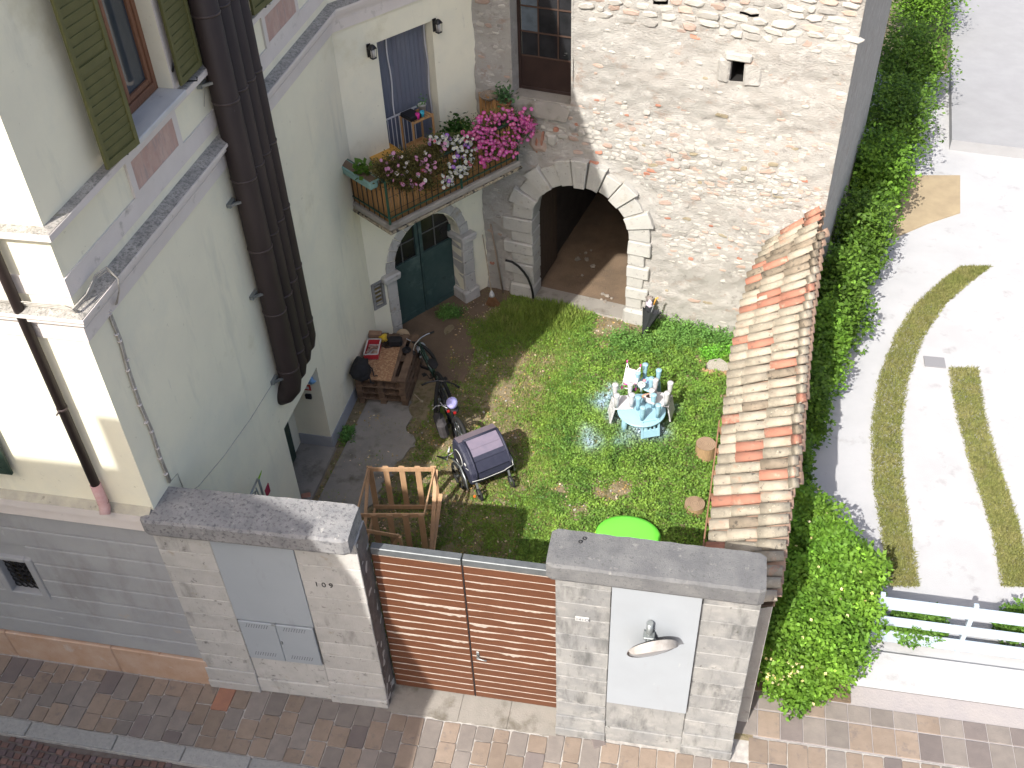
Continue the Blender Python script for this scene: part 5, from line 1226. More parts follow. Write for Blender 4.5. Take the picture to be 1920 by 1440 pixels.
def petunia(lab, poly, nf, colf, seed, dn, tb):
    g = WC.P(*WC.hit(poly[0][0], poly[0][1], wr), wr); t = thing('petunia_planter', lab, 'flowers', (g.x, g.y, g.z), group='petunia planters on the balcony railing')
    u0 = WC.hit(min(p[0] for p in poly), 300, wr)[0]; 
    Pn = []; Fl = []
    for _ in range(dn):
        a, b, wgt = poly[rng.integers(len(poly))]; px, py = a + rng.normal(0, wgt), b + rng.normal(0, wgt * .75); w_ = wr + rng.uniform(-.16, .14); q = WC.P(*WC.hit(px, py, w_), w_); Pn.append(tuple(q))
    Pn = np.array(Pn); leaves('foliage', Pn, rng.uniform(.03, .055, len(Pn)), m_petfol, np.array(tb)[None] * rng.uniform(.6, 1.4, (len(Pn), 1)), t, tilt=(-.5, .9), aspect=.5)['kind'] = 'stuff'
    for _ in range(nf):
        a, b, wgt = poly[rng.integers(len(poly))]; px, py = a + rng.normal(0, wgt * 1.0), b + rng.normal(0, wgt * .75); w_ = wr + rng.uniform(.05, .19); Fl.append(tuple(WC.P(*WC.hit(px, py, w_), w_)))
    petals('blooms', Fl, [colf() for _ in Fl], .031, t, Vector((.3, -.75, .75)))
    us_ = [WC.hit(a, b, wr)[0] for a, b, _ in poly]; f = MB(); wbox(f, WC, max(ul + .05, min(us_)), min(max(us_), BU1 - .05), zr - .20, zr - .03, wr - .22, wr - .05, .02); f.build('planter_box', m_trough, t)
pink = lambda: tuple(np.array([.62, .022, .33]) * rng.uniform(.75, 1.1) + np.array([0, rng.uniform(0, .06), rng.uniform(-.08, .06)]))
petunia('mass of bright pink petunias at the right end of the balcony rail', [(900, 235, 13), (925, 222, 10), (950, 218, 10), (978, 225, 9), (990, 240, 8), (975, 250, 9), (940, 265, 14), (910, 270, 12), (885, 255, 9), (930, 290, 9), (910, 300, 7), (955, 275, 9), (900, 250, 12), (985, 225, 6)], 380, pink, 1, 3800, (1, 1.1, .9))
wh = lambda: (.56, .56, .60) if rng.uniform() < .86 else ((.22, .08, .5) if rng.uniform() < .6 else (.55, .03, .03))
petunia('trailing white petunias with a few purple and red blooms mid balcony', [(850, 262, 8), (862, 272, 8), (875, 285, 8), (880, 300, 8), (858, 312, 9), (848, 326, 8), (838, 340, 8), (835, 262, 8), (872, 265, 8), (815, 262, 6), (866, 322, 7)], 170, wh, 2, 3600, (1, 1, 1))
lp = lambda: (.62, .28, .45) if rng.uniform() < .75 else ((.8, .7, .75) if rng.uniform() < .7 else (.55, .05, .05))
petunia('sparse faded petunias with brownish foliage at the left of the balcony', [(730, 320, 13), (750, 330, 14), (775, 300, 14), (800, 290, 13), (760, 345, 9), (790, 325, 13), (815, 310, 13), (745, 300, 10), (820, 275, 10), (715, 315, 8), (800, 345, 8)], 80, lp, 3, 13000, (1.25, .95, .9))
# green trough planter hooked over the side rail
t = thing('trough_planter', 'pale green plastic trough with a leafy plant hooked over the left balcony rail', 'planter', WC.P(ul, zr, wr * .45))
f = MB(); wbox(f, WC, ul - .19, ul - .02, zr - .13, zr + .01, .05, wr - .12, .03); f.build('trough', MAT('celadon_plastic', (.20, .33, .30), (.17, .29, .26), rough=.5), t)
f = MB(); wbox(f, WC, ul - .205, ul - .005, zr + .0, zr + .018, .035, wr - .105, .008); f.build('rim', bpy.data.materials['celadon_plastic'], t)
f = MB(); wbox(f, WC, ul - .175, ul - .035, zr + .012, zr + .026, .07, wr - .14); f.build('potting_soil', m_dirt, t)
cpt = WC.P(ul - .1, zr + .05, wr * .62); leaves('plant', [tuple(cpt + Vector(rng.normal(0, .055, 3) + np.array([0, 0, .03]))) for _ in range(70)], .11, m_hedge, np.ones((70, 3)) * .9, t, tilt=(-.1, .7), aspect=.8)['kind'] = 'stuff'
# yellow folding table
t = thing('balcony_table', 'square yellow wooden folding table on the balcony', 'table', WC.P(.55, zB, .35))
q4 = [G(a, b, zB + .55) for a, b in ((676, 281), (722, 263), (760, 287), (712, 312))]
cT = sum(q4, Vector()) / 4
f = MB(); f.prism([Vector((p.x, p.y, zB + .53)) for p in q4], (0, 0, .025)); f.build('tabletop', MAT('varnished_yellow_wood', (.55, .30, .055), (.47, .25, .05), sc=4, rough=.45, stretch=(1, 6, 1)), t)
for p in q4:
    f = MB(); p2 = p * .85 + cT * .15; f.bar((p2.x, p2.y, zB), (p2.x, p2.y, zB + .53), .03, .03); f.build('leg', bpy.data.materials['varnished_yellow_wood'], t)
# slatted shelf with boxes
t = thing('slatted_shelf', 'narrow slatted wooden shelf with two tiers of crates by the balcony door', 'shelf', WC.P(cW[1] - .3, zB, .3))
m_pine = MAT('honey_pine', (.36, .20, .085), (.42, .25, .11), sc=8, rough=.6, stretch=(4, 1, 1))
su0, su1 = WC.hit(770, 250, .25)[0], WC.hit(815, 230, .25)[0]; sw0, sw1 = .03, .33; zt3 = WC.hit(790, 222, .33)[1]
su1 = su0 + .40
for (a, b) in ((su0, sw0), (su1, sw0), (su0, sw1), (su1, sw1)):
    f = MB(); wbox(f, WC, a - .014, a + .014, zB, zt3, b - .014, b + .014, .003); f.build('leg', m_pine, t)
for z_ in (zB + .06, zB + .36, zt3 - .02):
    sh_ = MB(); wbox(sh_, WC, su0, su1, z_ - .02, z_, sw1 - .012, sw1 + .01); wbox(sh_, WC, su0, su1, z_ - .02, z_, sw0 - .01, sw0 + .012); sh_ = sh_.build('shelf_frame', m_pine, t)
    for i in range(8):
        f = MB(); u_ = su0 + .02 + (su1 - su0 - .04) * i / 7; wbox(f, WC, u_ - .014, u_ + .014, z_, z_ + .012, sw0, sw1); f.build('slat', m_pine, sh_)
for z_, lab in ((zB + .08, 'lower honey-coloured box on the slatted balcony shelf'), (zB + .38, 'upper honey-coloured box on the slatted balcony shelf')):
    f = MB(); 
    for (a, b, c, d) in ((su0 + .03, su1 - .03, sw0 + .02, sw0 + .03), (su0 + .03, su1 - .03, sw1 - .03, sw1 - .02), (su0 + .03, su0 + .04, sw0 + .03, sw1 - .03), (su1 - .04, su1 - .03, sw0 + .03, sw1 - .03)): wbox(f, WC, a, b, z_, z_ + .15, c, d)
    wbox(f, WC, su0 + .04, su1 - .04, z_, z_ + .10, sw0 + .03, sw1 - .03); tag(f.build('storage_box', m_pine), lab, 'box', 'boxes on the balcony shelf')
f = MB(); wbox(f, WC, su0 - .02, su0 + .20, zt3 + .0, zt3 + .07, .05, .32, .01); tag(f.build('dark_tray', m_blackp), 'shallow dark tray on top of the slatted balcony shelf', 'tray')
for (du, dw_, c_, lab, nm) in ((.13, .30, (.55, .03, .25), 'small magenta cup on top of the balcony shelf', 'cup'), (.23, .29, (.03, .32, .42), 'small turquoise cup on top of the balcony shelf', 'cup')):
    f = MB(); f.lathe(WC.P(su0 + du, zt3, dw_), [(.03, 0), (.036, .09), (.030, .09), (.026, .02), (0, .02)], 12); tag(f.build(nm, MAT(nm + lab[6:9], c_, rough=.4)), lab, 'cup')
def pot(c, r, h_, mt, lab, nf, cat='plant pot', tb=(.8, 1, 1.1), ls=.07, grp=None):
    t = thing('potted_plant', lab, cat, tuple(c), group=grp); f = MB(); f.lathe(c, [(r * .72, 0), (r, h_), (r * 1.05, h_), (r * 1.05, h_ * .92), (r * .9, h_ * .9), (0, h_ * .9)], 16); f.build('pot', mt, t)
    leaves('plant', [tuple(Vector(c) + Vector((rng.normal(0, r * .7), rng.normal(0, r * .7), h_ + abs(rng.normal(0, r * .9))))) for _ in range(nf)], ls, m_hedge, np.array([tb] * nf) * rng.uniform(.6, 1.2, (nf, 1)), t, tilt=(-.2, 1), aspect=.6)['kind'] = 'stuff'; return t
pot(WC.P(su0 + .34, zt3, .16), .065, .12, MAT('white_pot', (.45, .44, .42)), 'white pot with a small succulent on the balcony shelf', 30, ls=.04)
m_terra = MAT('terracotta', (.30, .13, .07), (.36, .17, .10), sc=9)
pot(WC.P(WC.hit(830, 240, .2)[0], zB, .2), .13, .3, m_terra, 'dark leafy potted plant left of the taller one behind the pink petunias', 260, tb=(.4, .55, .6), ls=.07)
pot(WC.P(WC.hit(858, 232, .2)[0], zB, .2), .15, .36, m_terra, 'dark leafy potted plant behind the white and pink petunias', 420, tb=(.4, .55, .6), ls=.08)
c = WB.P(WB.hit(945, 196, .25)[0], zr + .05, .25); pot(c, .12, .10, m_terra, 'grey-green succulent bowl in the balcony corner below the iron door', 150, tb=(1.0, 1.0, 3.0), ls=.08)
c = WB.P(WB.hit(918, 185, .2)[0], zr + .12, .22)
t = thing('wicker_bowl', 'round grey wicker bowl resting on the end of the reed screen', 'basket', tuple(c)); f = MB(); f.lathe(c, [(.05, 0), (.13, .05), (.15, .09), (.14, .09), (.12, .055), (0, .02)], 20); f.build('bowl', MAT('grey_wicker', (.26, .21, .16), (.16, .13, .10), sc=40), t); f = MB(); f.tube([c + Vector((.15 * math.cos(a * .393), .15 * math.sin(a * .393), .09)) for a in range(17)], .008, 6); f.build('rim', bpy.data.materials['grey_wicker'], t)
for px, py, lab in ((758, 305, 'black lantern among the faded petunias on the balcony'), (943, 222, 'black lantern among the bright pink petunias')):
    u_, v_ = WC.hit(px, py, wr - .05); c = WC.P(u_, v_ - .06, wr - .05); t = thing('solar_lantern', lab, 'lantern', tuple(c)); f = MB(); f.lathe(c, [(.02, -.1), (.05, -.02), (.055, .06), (.035, .10), (0, .11)], 12); f.build('lantern_body', m_blackp, t); f = MB(); f.lathe(c, [(.06, .06), (.065, .07), (.04, .085)], 12); f.build('lantern_cap', m_band, t)
# two wall lamps
for px, py, lab in ((697, 96, 'black wall lantern left of the balcony door'), (820, 48, 'black wall lantern right of the balcony door')):
    u_, v_ = WC.hit(px, py, .08); t = thing('wall_lamp', lab, 'lamp', tuple(WC.P(u_, v_, .08)), group='black lanterns beside the balcony door')
    f = MB(); f.cham(WC.P(u_, v_ - .01, .01), (.07, .02, .2), WC.R(), .004); f.bar(WC.P(u_, v_ + .06, .02), WC.P(u_, v_ + .06, .1), .015, .015); f.build('back_plate', m_blackp, t)
    f = MB(); f.lathe(WC.P(u_, v_, .10), [(.072, .045), (.07, .055), (.035, .10), (.0, .11)], 4, WC.R() @ rotz(rad(45))); f.lathe(WC.P(u_, v_, .10), [(.052, -.105), (.055, -.09), (.0, -.09)], 4, WC.R() @ rotz(rad(45)))
    for a, b in ((-1, -1), (-1, 1), (1, -1), (1, 1)): f.bar(WC.P(u_ + .036 * a, v_ - .09, .10 + .036 * b), WC.P(u_ + .042 * a, v_ + .045, .10 + .042 * b), .006, .006)
    f.build('lamp_cage', m_blackp, t); f = MB(); f.lathe(WC.P(u_, v_, .10), [(.03, -.09), (.036, .04)], 8, WC.R()); f.build('lamp_glass', MAT('milky_glass', (.50, .48, .46), rough=.3), t)

# ================================================================== COURTYARD THINGS
# --- pallets
m_pal = MAT('weathered_pallet_wood', (.095, .06, .038), (.15, .10, .065), sc=7, bump=.5, bsc=40, stretch=(1, 1, 1), rand=.25)
pA = G(672, 756, 0); PW, PD, PH = .84, 1.22, .142
px0, py0 = pA.x, pA.y + .02
prot = rad(2)
def pallet(k):
    t = thing('pallet', '', 'pallet', (px0 + PW / 2, py0 + PD / 2, k * PH), prot, 'pallets stacked against the yellow house')
    def b(c, d):
        f = MB(); f.cham(c, d, I3, .004, .002); return f
    for i in range(3): b(((i - 1) * (PW / 2 - .05), 0, .011), (.10, PD, .022)).build('bottom_board', m_pal, t, local=True)
    for i in range(3):
        for j in range(3): b(((i - 1) * (PW / 2 - .05), (j - 1) * (PD / 2 - .07), .061), (.10, .14, .078)).build('block', m_pal, t, local=True)
    for j in range(3): b((0, (j - 1) * (PD / 2 - .07), .111), (PW, .14, .020)).build('stringer_board', m_pal, t, local=True)
    for i in range(5): b(((i - 2) * (PW / 2 - .06) / 2, 0, .132), (.13 if i % 2 == 0 else .10, PD, .020)).build('deck_board', m_pal, t, local=True)
    return t
p0 = pallet(0); plab = ['bottom pallet of the stack of four by the yellow house', 'second pallet from the bottom of the stack of four', 'third pallet from the bottom, under the top one', 'top pallet of the stack, carrying the chipboard sheet']
p0['label'] = plab[0]
for k in range(1, 4): dup(p0, (px0 + PW / 2 + random.uniform(-.015, .015), py0 + PD / 2 + random.uniform(-.02, .02), k * PH), prot + rad(random.uniform(-1, 1)), plab[k])
zp = 4 * PH + .002
m_osb = MAT('chipboard_flakes', (.34, .19, .10), (.26, .14, .075), sc=14, vor=(45, (.42, .26, .14), .35), rough=.8, spots=(((.20, .11, .06), 30, .58, .64),))
q4 = [G(a, b, zp + .012) for a, b in ((693, 652), (750, 651), (733, 714), (688, 711))]
f = MB(); f.prism([Vector((p.x, p.y, zp)) for p in q4], (0, 0, .014)); tag(f.build('chipboard_sheet', m_osb), 'square sheet of brown chipboard lying on the pallet stack', 'board')
zo = zp + .015
# backpack
c = G(676, 692, zo + .16); t = thing('backpack', 'bulging black backpack on the pallets against the yellow wall', 'backpack', (c.x, c.y, zo))
f = MB(); f.blob(Vector((c.x, c.y, zo + .16)), (.15, .24, .17), I3, 16, 10, .18, 3); f.blob(Vector((c.x + .05, c.y - .03, zo + .10)), (.13, .17, .10), I3, 12, 8, .15, 5); f.build('bag_body', m_black, t)
for s_ in (-.1, .08):
    f = MB(); f.tube([Vector((c.x + .08, c.y + s_, zo + .22)), Vector((c.x + .17, c.y + s_, zo + .12)), Vector((c.x + .20, c.y + s_ - .05, zo + .01)), Vector((c.x + .26, c.y + s_ - .04, zo + .012))], .011, 6); f.build('strap', m_black, t)
# red and white tray
q4 = [G(a, b, zo + .12) for a, b in ((690, 636), (714, 636), (708, 664), (682, 665))]; cT = sum(q4, Vector()) / 4
t = thing('red_tray', 'open red crate with a white inside holding odds and ends on the chipboard', 'crate', (cT.x, cT.y, zo))
m_red = MAT('red_plastic', (.45, .03, .04), rough=.5); m_wl = MAT('white_crate_liner', (.5, .48, .46), (.42, .38, .35), sc=8)
f = MB(); g_ = MB()
for a, b in zip(q4, q4[1:] + q4[:1]):
    f.prism([Vector((a.x, a.y, zo)), Vector((b.x, b.y, zo)), Vector((b.x, b.y, zo + .12)), Vector((a.x, a.y, zo + .12))], (Vector((cT.x, cT.y, 0)) - Vector(((a.x + b.x) / 2, (a.y + b.y) / 2, 0))).normalized() * .012)
    g_.bar((a.x, a.y, zo + .122), (b.x, b.y, zo + .122), .022, .008)
f.build('crate_side', m_red, t); g_.build('rim', m_wl, t)
f = MB(); f.prism([Vector((p.x, p.y, zo + .001)) * 1 + (cT - p) * .06 * Vector((1, 1, 0)).length * 0 for p in q4], (0, 0, .02)); f.build('crate_bottom', m_wl, t)
f = MB(); f.cham(Vector((cT.x - .02, cT.y + .07, zo + .05)), (.16, .05, .05), rotz(.1), .01); f.bar(cT + Vector((-.09, -.1, -.06)), cT + Vector((-.02, .03, -.05)), .03, .02); f.cham(Vector((cT.x + .04, cT.y - .06, zo + .03)), (.12, .13, .03), rotz(-.2), .01); f.build('odds_and_ends', MAT('brown_odds', (.16, .07, .045), (.4, .3, .24), sc=14), t)
f = MB(); c = G(703, 631, zo + .05); f.cham(Vector((c.x, c.y + .03, zo + .06)), (.22, .12, .12), rotz(.1), .01); tag(f.build('cardboard_box', MAT('brown_cardboard', (.22, .13, .08), (.27, .17, .11))), 'small brown box behind the red crate at the wall', 'box')
c = G(719, 634, zo + .05); f = MB(); f.blob(Vector((c.x, c.y, zo + .05)), (.085, .07, .06), I3, 12, 8, .5, 8); tag(f.build('yellow_bag', MAT('yellow_plastic_bag', (.62, .42, .02), (.5, .36, .1), sc=14)), 'crumpled yellow plastic bag on the back of the pallet stack', 'bag')
c = G(740, 641, zo + .06); t = thing('black_bag', 'black square cooler bag at the back of the pallet stack', 'bag', (c.x, c.y, zo)); f = MB(); f.cham(Vector((c.x + .01, c.y, zo + .075)), (.24, .15, .15), rotz(.15), .03); f.build('bag_body', m_black, t)
f = MB(); f.tube([Vector((c.x - .11, c.y - .05, zo + .1)), Vector((c.x - .2, c.y - .09, zo + .02)), Vector((c.x - .14, c.y - .12, zo + .01)), Vector((c.x - .02, c.y - .1, zo + .03))], .008, 6); f.build('strap', m_black, t)
c = G(762, 656, zo + .01); f = MB(); f.tube([Vector((c.x + .07 * math.cos(a * .52), c.y + .075 * math.sin(a * .52), zo + .01)) for a in range(13)], .013, 6); f.lathe(Vector((c.x, c.y, zo)), [(.06, .0), (.06, .008), (0, .01)], 14); tag(f.build('frying_pan', m_black), 'small round black pan on the right edge of the pallet stack', 'pan')
c = G(758, 634, .3); f = MB(); f.lathe(Vector((c.x - .02, c.y + .0, .36)), [(.0, -.012), (.12, -.012), (.12, .012), (0, .012)], 24, Matrix.Rotation(rad(65), 3, 'X') @ Matrix.Rotation(rad(20), 3, 'Y')); tag(f.build('wooden_disc', MAT('pale_plywood', (.36, .27, .17))), 'round pale wooden board standing between the pallets and the green doors', 'board')
c = G(788, 650, .45); t = thing('white_bag', 'crumpled pale plastic bag hanging off the right end of the pallet stack', 'bag', (c.x, c.y, .3)); f = MB(); f.blob(Vector((c.x + .0, c.y, .42)), (.10, .08, .095), I3, 14, 9, .35, 2); f.build('bag_body', MAT('translucent_white_plastic', (.48, .53, .56), (.38, .43, .47), sc=12, rough=.35), t)
f = MB(); f.tube([Vector((c.x - .04, c.y + .02, .48)), Vector((c.x - .16, c.y + .03, .53)), Vector((c.x - .24, c.y + .02, zo))], .006, 5); f.build('bag_handle', bpy.data.materials['translucent_white_plastic'], t)
f = MB(); a, b = G(777, 739, .02), G(791, 753, .02); f.bar(a, b, .012, .012); f.lathe(b, [(.03, 0), (.02, .02), (0, .025)], 8); tag(f.build('wooden_spoon', MAT('pale_bare_wood', (.42, .36, .26))), 'pale wooden spoon lying in the grass by the pallets', 'spoon')

# --- bicycles
m_frame = MAT('dark_green_bike_frame', (.02, .045, .035), rough=.25, spec=.7); m_chrome = MAT('silver_aluminium', (.5, .5, .5), rough=.25, metal=.9); m_bframe = MAT('black_bike_frame', (.015, .017, .02), rough=.25, spec=.7)
def bike(name, lab, rear, front, R_, mtf, steer=0., lean=0., sc=1., silver=False):
    t = thing(name, lab, 'bicycle', tuple(rear), group=None)
    ax = (front - rear); ax.z = 0; L = ax.length; ax.normalize(); up = Vector((0, 0, 1)); sd = up.cross(ax); up = (up * math.cos(lean) + sd * math.sin(lean)).normalized(); sd = up.cross(ax).normalized()
    Pp = lambda a, h_, s_=0: rear + ax * a + up * h_ + sd * s_
    def wheel(c, d, nm):
        n_ = 28; f = MB(); f.tube([c + d * (R_ * math.cos(2 * math.pi * k / n_)) + up * (R_ * math.sin(2 * math.pi * k / n_)) for k in range(n_ + 1)], .032, 8, False); ty = f.build('wheel', m_rubber, t)
        f = MB(); f.tube([c + d * ((R_ - .03) * math.cos(2 * math.pi * k / n_)) + up * ((R_ - .03) * math.sin(2 * math.pi * k / n_)) for k in range(n_ + 1)], .010, 6, False); f.build('rim', m_band, ty)
        f = MB(); s2 = d.cross(up)
        for k in range(18): a_ = 2 * math.pi * k / 18; f.tube([c + s2 * (.02 if k % 2 else -.02), c + d * ((R_ - .03) * math.cos(a_)) + up * ((R_ - .03) * math.sin(a_))], .0016, 3, False)
        f.tube([c - s2 * .05, c + s2 * .05], .02, 8); f.build('spokes', m_galv, ty)
    wheel(Pp(0, R_), ax, 'rear'); dS = (ax * math.cos(steer) + sd * math.sin(steer)); wheel(Pp(L, R_), dS, 'front')
    bb = Pp(L * .42, R_ * .85); st = Pp(L * .30, R_ * 2.05); hd = Pp(L * .82, R_ * 2.25); hl = Pp(L * .86, R_ * 1.85)
    f = MB(); f.tube([hl, bb], .032, 10); f.tube([hd, Pp(L * .34, R_ * 1.7)], .024, 10); f.tube([bb, st], .020, 8); f.tube([Pp(L * .34, R_ * 1.6), Pp(0, R_, .05)], .012, 6); f.tube([bb, Pp(0, R_, .05)], .014, 6); f.tube([Pp(L * .34, R_ * 1.6), Pp(0, R_, -.05)], .012, 6); f.tube([bb, Pp(0, R_, -.05)], .014, 6); f.build('frame', mtf, t)
    f = MB(); 
    for s_ in (-.05, .05): f.tube([hl + sd * s_ * .6, Pp(L, R_) + sd * s_], [.016, .011], 8)
    f.tube([hl, hd + up * .1], .017, 8); f.build('fork', mtf, t)
    top = hd + up * .12; s3 = dS.cross(up)
    f = MB(); f.tube([top - s3 * .30 - dS * .10, top - s3 * .20 - dS * .02, top - s3 * .08 + dS * .03, top + s3 * .08 + dS * .03, top + s3 * .20 - dS * .02, top + s3 * .30 - dS * .10], .012, 8); hb = f.build('handlebar', m_chrome if silver else m_bframe, t)
    for s_ in (-1, 1):
        f = MB(); f.tube([top + s3 * .30 * s_ - dS * .10, top + s3 * .24 * s_ - dS * .05], .018, 8); f.build('grip', m_rubber, hb)
    sp_ = st + up * .06; f = MB(); f.blob(sp_, (.14, .075, .03), Matrix((ax, sd, up)).transposed(), 12, 6, .1, 2); f.build('saddle', m_black, t)
    f = MB(); f.tube([bb - sd * .09, bb + sd * .09], .015, 8); f.lathe(bb + sd * .05, [(.08, -.003), (.08, .003)], 16, sd.to_track_quat('Z', 'Y').to_matrix()); f.bar(bb + sd * .09, bb + sd * .09 + ax * .15, .018, .01, sd); f.bar(bb - sd * .09, bb - sd * .09 - ax * .15, .018, .01, sd); f.build('crank', m_bframe, t)
    for s_ in (-1, 1):
        f = MB(); q = bb + sd * .13 * s_ + ax * .15 * s_; f.cham(q, (.08, .07, .02), Matrix((ax, sd, up)).transposed(), .004); f.build('pedal', m_blackp, t)
    return t, Pp, L
r1 = G(838, 752, 0); f1 = G(796, 690, 0)
b1, P1, L1 = bike('green_bicycle', 'dark green bicycle with silver handlebars, the one nearer the green doors', r1, f1, .29, m_frame, steer=.55, lean=.12, silver=True)
r2 = G(864, 846, 0); f2_ = G(822, 775, 0)
b2, P2, L2 = bike('black_bicycle', 'black bicycle hitched to the child trailer, a lilac helmet on its handlebar', r2, f2_, .31, m_bframe, steer=-.5, lean=-.06)
# helmet
hc = G(847, 756, .82); t = thing('bike_helmet', 'lilac bicycle helmet hanging on the handlebar of the black bicycle', 'helmet', tuple(hc))
Rh = Matrix.Rotation(rad(25), 3, 'Y'); f = MB(); f.lathe(hc, [(.088, -.02), (.092, 0), (.088, .03), (.072, .065), (.045, .088), (0, .097)], 22, Rh, sy=1.15); f.build('shell', MAT('lilac_plastic', (.44, .42, .78), rough=.3), t)
f = MB(); f.lathe(hc, [(.082, -.018), (.08, .01), (.06, .05), (0, .07)], 18, Rh, sy=1.15); f.build('helmet_liner', m_black, t)
f = MB()
for a in (-.9, -.3, .3, .9): f.cham(hc + Rh @ Vector((.07 * math.sin(a), .07 * math.cos(a) * .8, .072)), (.012, .026, .012), Rh @ rotz(-a), .003)
f.build('vents', m_band, t)
f = MB(); q = hc + Vector((-.07, -.02, -.03)); f.tube([q, q + Vector((-.09, .0, -.02)), q + Vector((-.17, -.05, .0)), q + Vector((-.22, -.1, -.04))], .007, 6); f.tube([q + Vector((.02, -.07, 0)), q + Vector((-.06, -.03, 0)), q + Vector((-.12, .03, .02))], .007, 6); f.build('chin_strap', MAT('grey_webbing', (.45, .45, .47)), t)
# pannier bag on black bike
c = G(828, 795, .45); t = thing('pannier_bag', 'dark grey cloth pannier hanging at the side of the black bicycle', 'bag', tuple(c)); Rq = rotz(rad(-60)); f = MB(); f.cham(Vector((c.x, c.y, .42)), (.34, .16, .36), Rq @ Matrix.Rotation(rad(8), 3, 'X'), .05, .01); f.build('bag_body', MAT('charcoal_fabric', (.04, .036, .037), (.055, .05, .052), sc=20, bump=.3), t)
f = MB(); f.tube([Vector((c.x - .05, c.y + .08, .6)), Vector((c.x - .03, c.y + .02, .68)), Vector((c.x, c.y - .05, .6))], .01, 6); f.build('carry_handle', m_black, t)
for (px, py, lab) in ((841, 771, 'red rear reflector beside the lilac helmet'), (853, 774, 'second red reflector, right of the first by the helmet')):
    c = G(px, py, .7); f = MB(); f.lathe(c, [(.0, -.01), (.024, -.01), (.026, .008), (0, .012)], 12, Matrix.Rotation(rad(50), 3, 'X')); tag(f.build('red_reflector', MAT('red_reflector_glass', (.25, .01, .01), rough=.2)), lab, 'reflector', 'red reflectors near the helmet')
# --- child trailer
tl, tr_ = G(872, 926, 0), G(974, 884, 0); wx = (tr_ - tl); TW = wx.length; wx.normalize(); wy = Vector((-wx.y, wx.x, 0)); cc = (tl + tr_) / 2 + wy * .26
t = thing('child_trailer', 'dark navy child trailer with a lilac mesh window parked on the sunlit grass', 'trailer', (cc.x, cc.y, 0))
RT = Matrix((wx, wy, Vector((0, 0, 1)))).transposed(); TP = lambda a, b, c_: Vector((cc.x, cc.y, 0)) + wx * a + wy * b + Vector((0, 0, c_))
m_navy = MAT('navy_fabric', (.022, .024, .045), (.03, .032, .055), sc=10, rough=.6, bump=.2); m_plum = MAT('faded_plum_fabric', (.12, .10, .115), (.15, .12, .14), sc=6, rough=.7); m_mesh = MAT('lilac_mesh_window', (.20, .165, .215), (.16, .14, .19), sc=6, rough=.6); m_pipe_w = MAT('reflective_piping', (.5, .5, .48), rough=.4)
hw = TW / 2 - .10
prof = [(-.33, .30), (-.36, .42), (-.33, .56), (-.22, .72), (-.06, .86), (.12, .93), (.28, .90), (.36, .78), (.38, .58), (.34, .34), (.2, .26), (-.2, .25)]
f = MB(); n_ = len(prof); seg = [(-hw, .93), (-hw + .03, .985), (-hw + .08, 1.), (hw - .08, 1.), (hw - .03, .985), (hw, .93)]
vs = [TP(u_, b * s_, .55 + (z_ - .55) * s_) for (u_, s_) in seg for (b, z_) in prof]
f.add(vs, [(i * n_ + k, i * n_ + (k + 1) % n_, (i + 1) * n_ + (k + 1) % n_, (i + 1) * n_ + k) for i in range(len(seg) - 1) for k in range(n_)] + [tuple(range(n_)), tuple(range((len(seg) - 1) * n_, len(seg) * n_))], False); f.build('cabin', m_navy, t)
def strp(pts2, off, w0, w1, nm, mt, thick=.006):
    f = MB()
    for (a, b) in zip(pts2, pts2[1:]):
        d = Vector((0, b[0] - a[0], b[1] - a[1])); nn = Vector((0, d.z, -d.y)).normalized() * -1
        q = [TP(w0, a[0], a[1]), TP(w1, a[0], a[1]), TP(w1, b[0], b[1]), TP(w0, b[0], b[1])]; n3 = RT @ Vector((0, nn.y, nn.z)); 
        if n3.z < 0: n3 = -n3
        q = [p + n3 * off for p in q]; f.prism(q, n3 * thick)
    return f.build(nm, mt, t)
strp(prof[3:6], .004, -hw + .14, hw - .06, 'mesh_window', m_mesh); strp([prof[2], prof[3], ((prof[3][0] * .6 + prof[4][0] * .4), (prof[3][1] * .6 + prof[4][1] * .4))], .008, -hw + .13, hw - .05, 'rolled_flap', m_navy, .02)
strp(prof[5:9], .006, -hw + .02, hw - .02, 'sun_canopy', m_plum)
f = MB()
for w_ in (-hw + .10, hw - .03): f.tube([TP(w_, b, z_ + .012) for b, z_ in prof[1:6]], .022, 8)
f.tube([TP(-hw + .10, prof[5][0], prof[5][1] + .012), TP(hw - .03, prof[5][0], prof[5][1] + .012)], .022, 8); f.build('frame_hoop', m_navy, t)
f = MB(); f.tube([TP(-hw + .0, -.37, .44), TP(-hw / 2, -.385, .42), TP(hw / 2, -.385, .42), TP(hw, -.37, .46), TP(hw, -.33, .56)], .006, 6); f.tube([TP(-hw - .012, .10 + .15 * math.cos(a), .60 + .16 * math.sin(a)) for a in np.linspace(.3, 5.4, 12)], .007, 6); f.build('reflective_piping', m_pipe_w, t)
f = MB(); f.lathe(TP(-hw - .004, .10, .60), [(.14, -.004), (.14, .003)], 18, Matrix((wy, Vector((0, 0, 1)), wx)).transposed()); f.build('side_window', m_black, t)
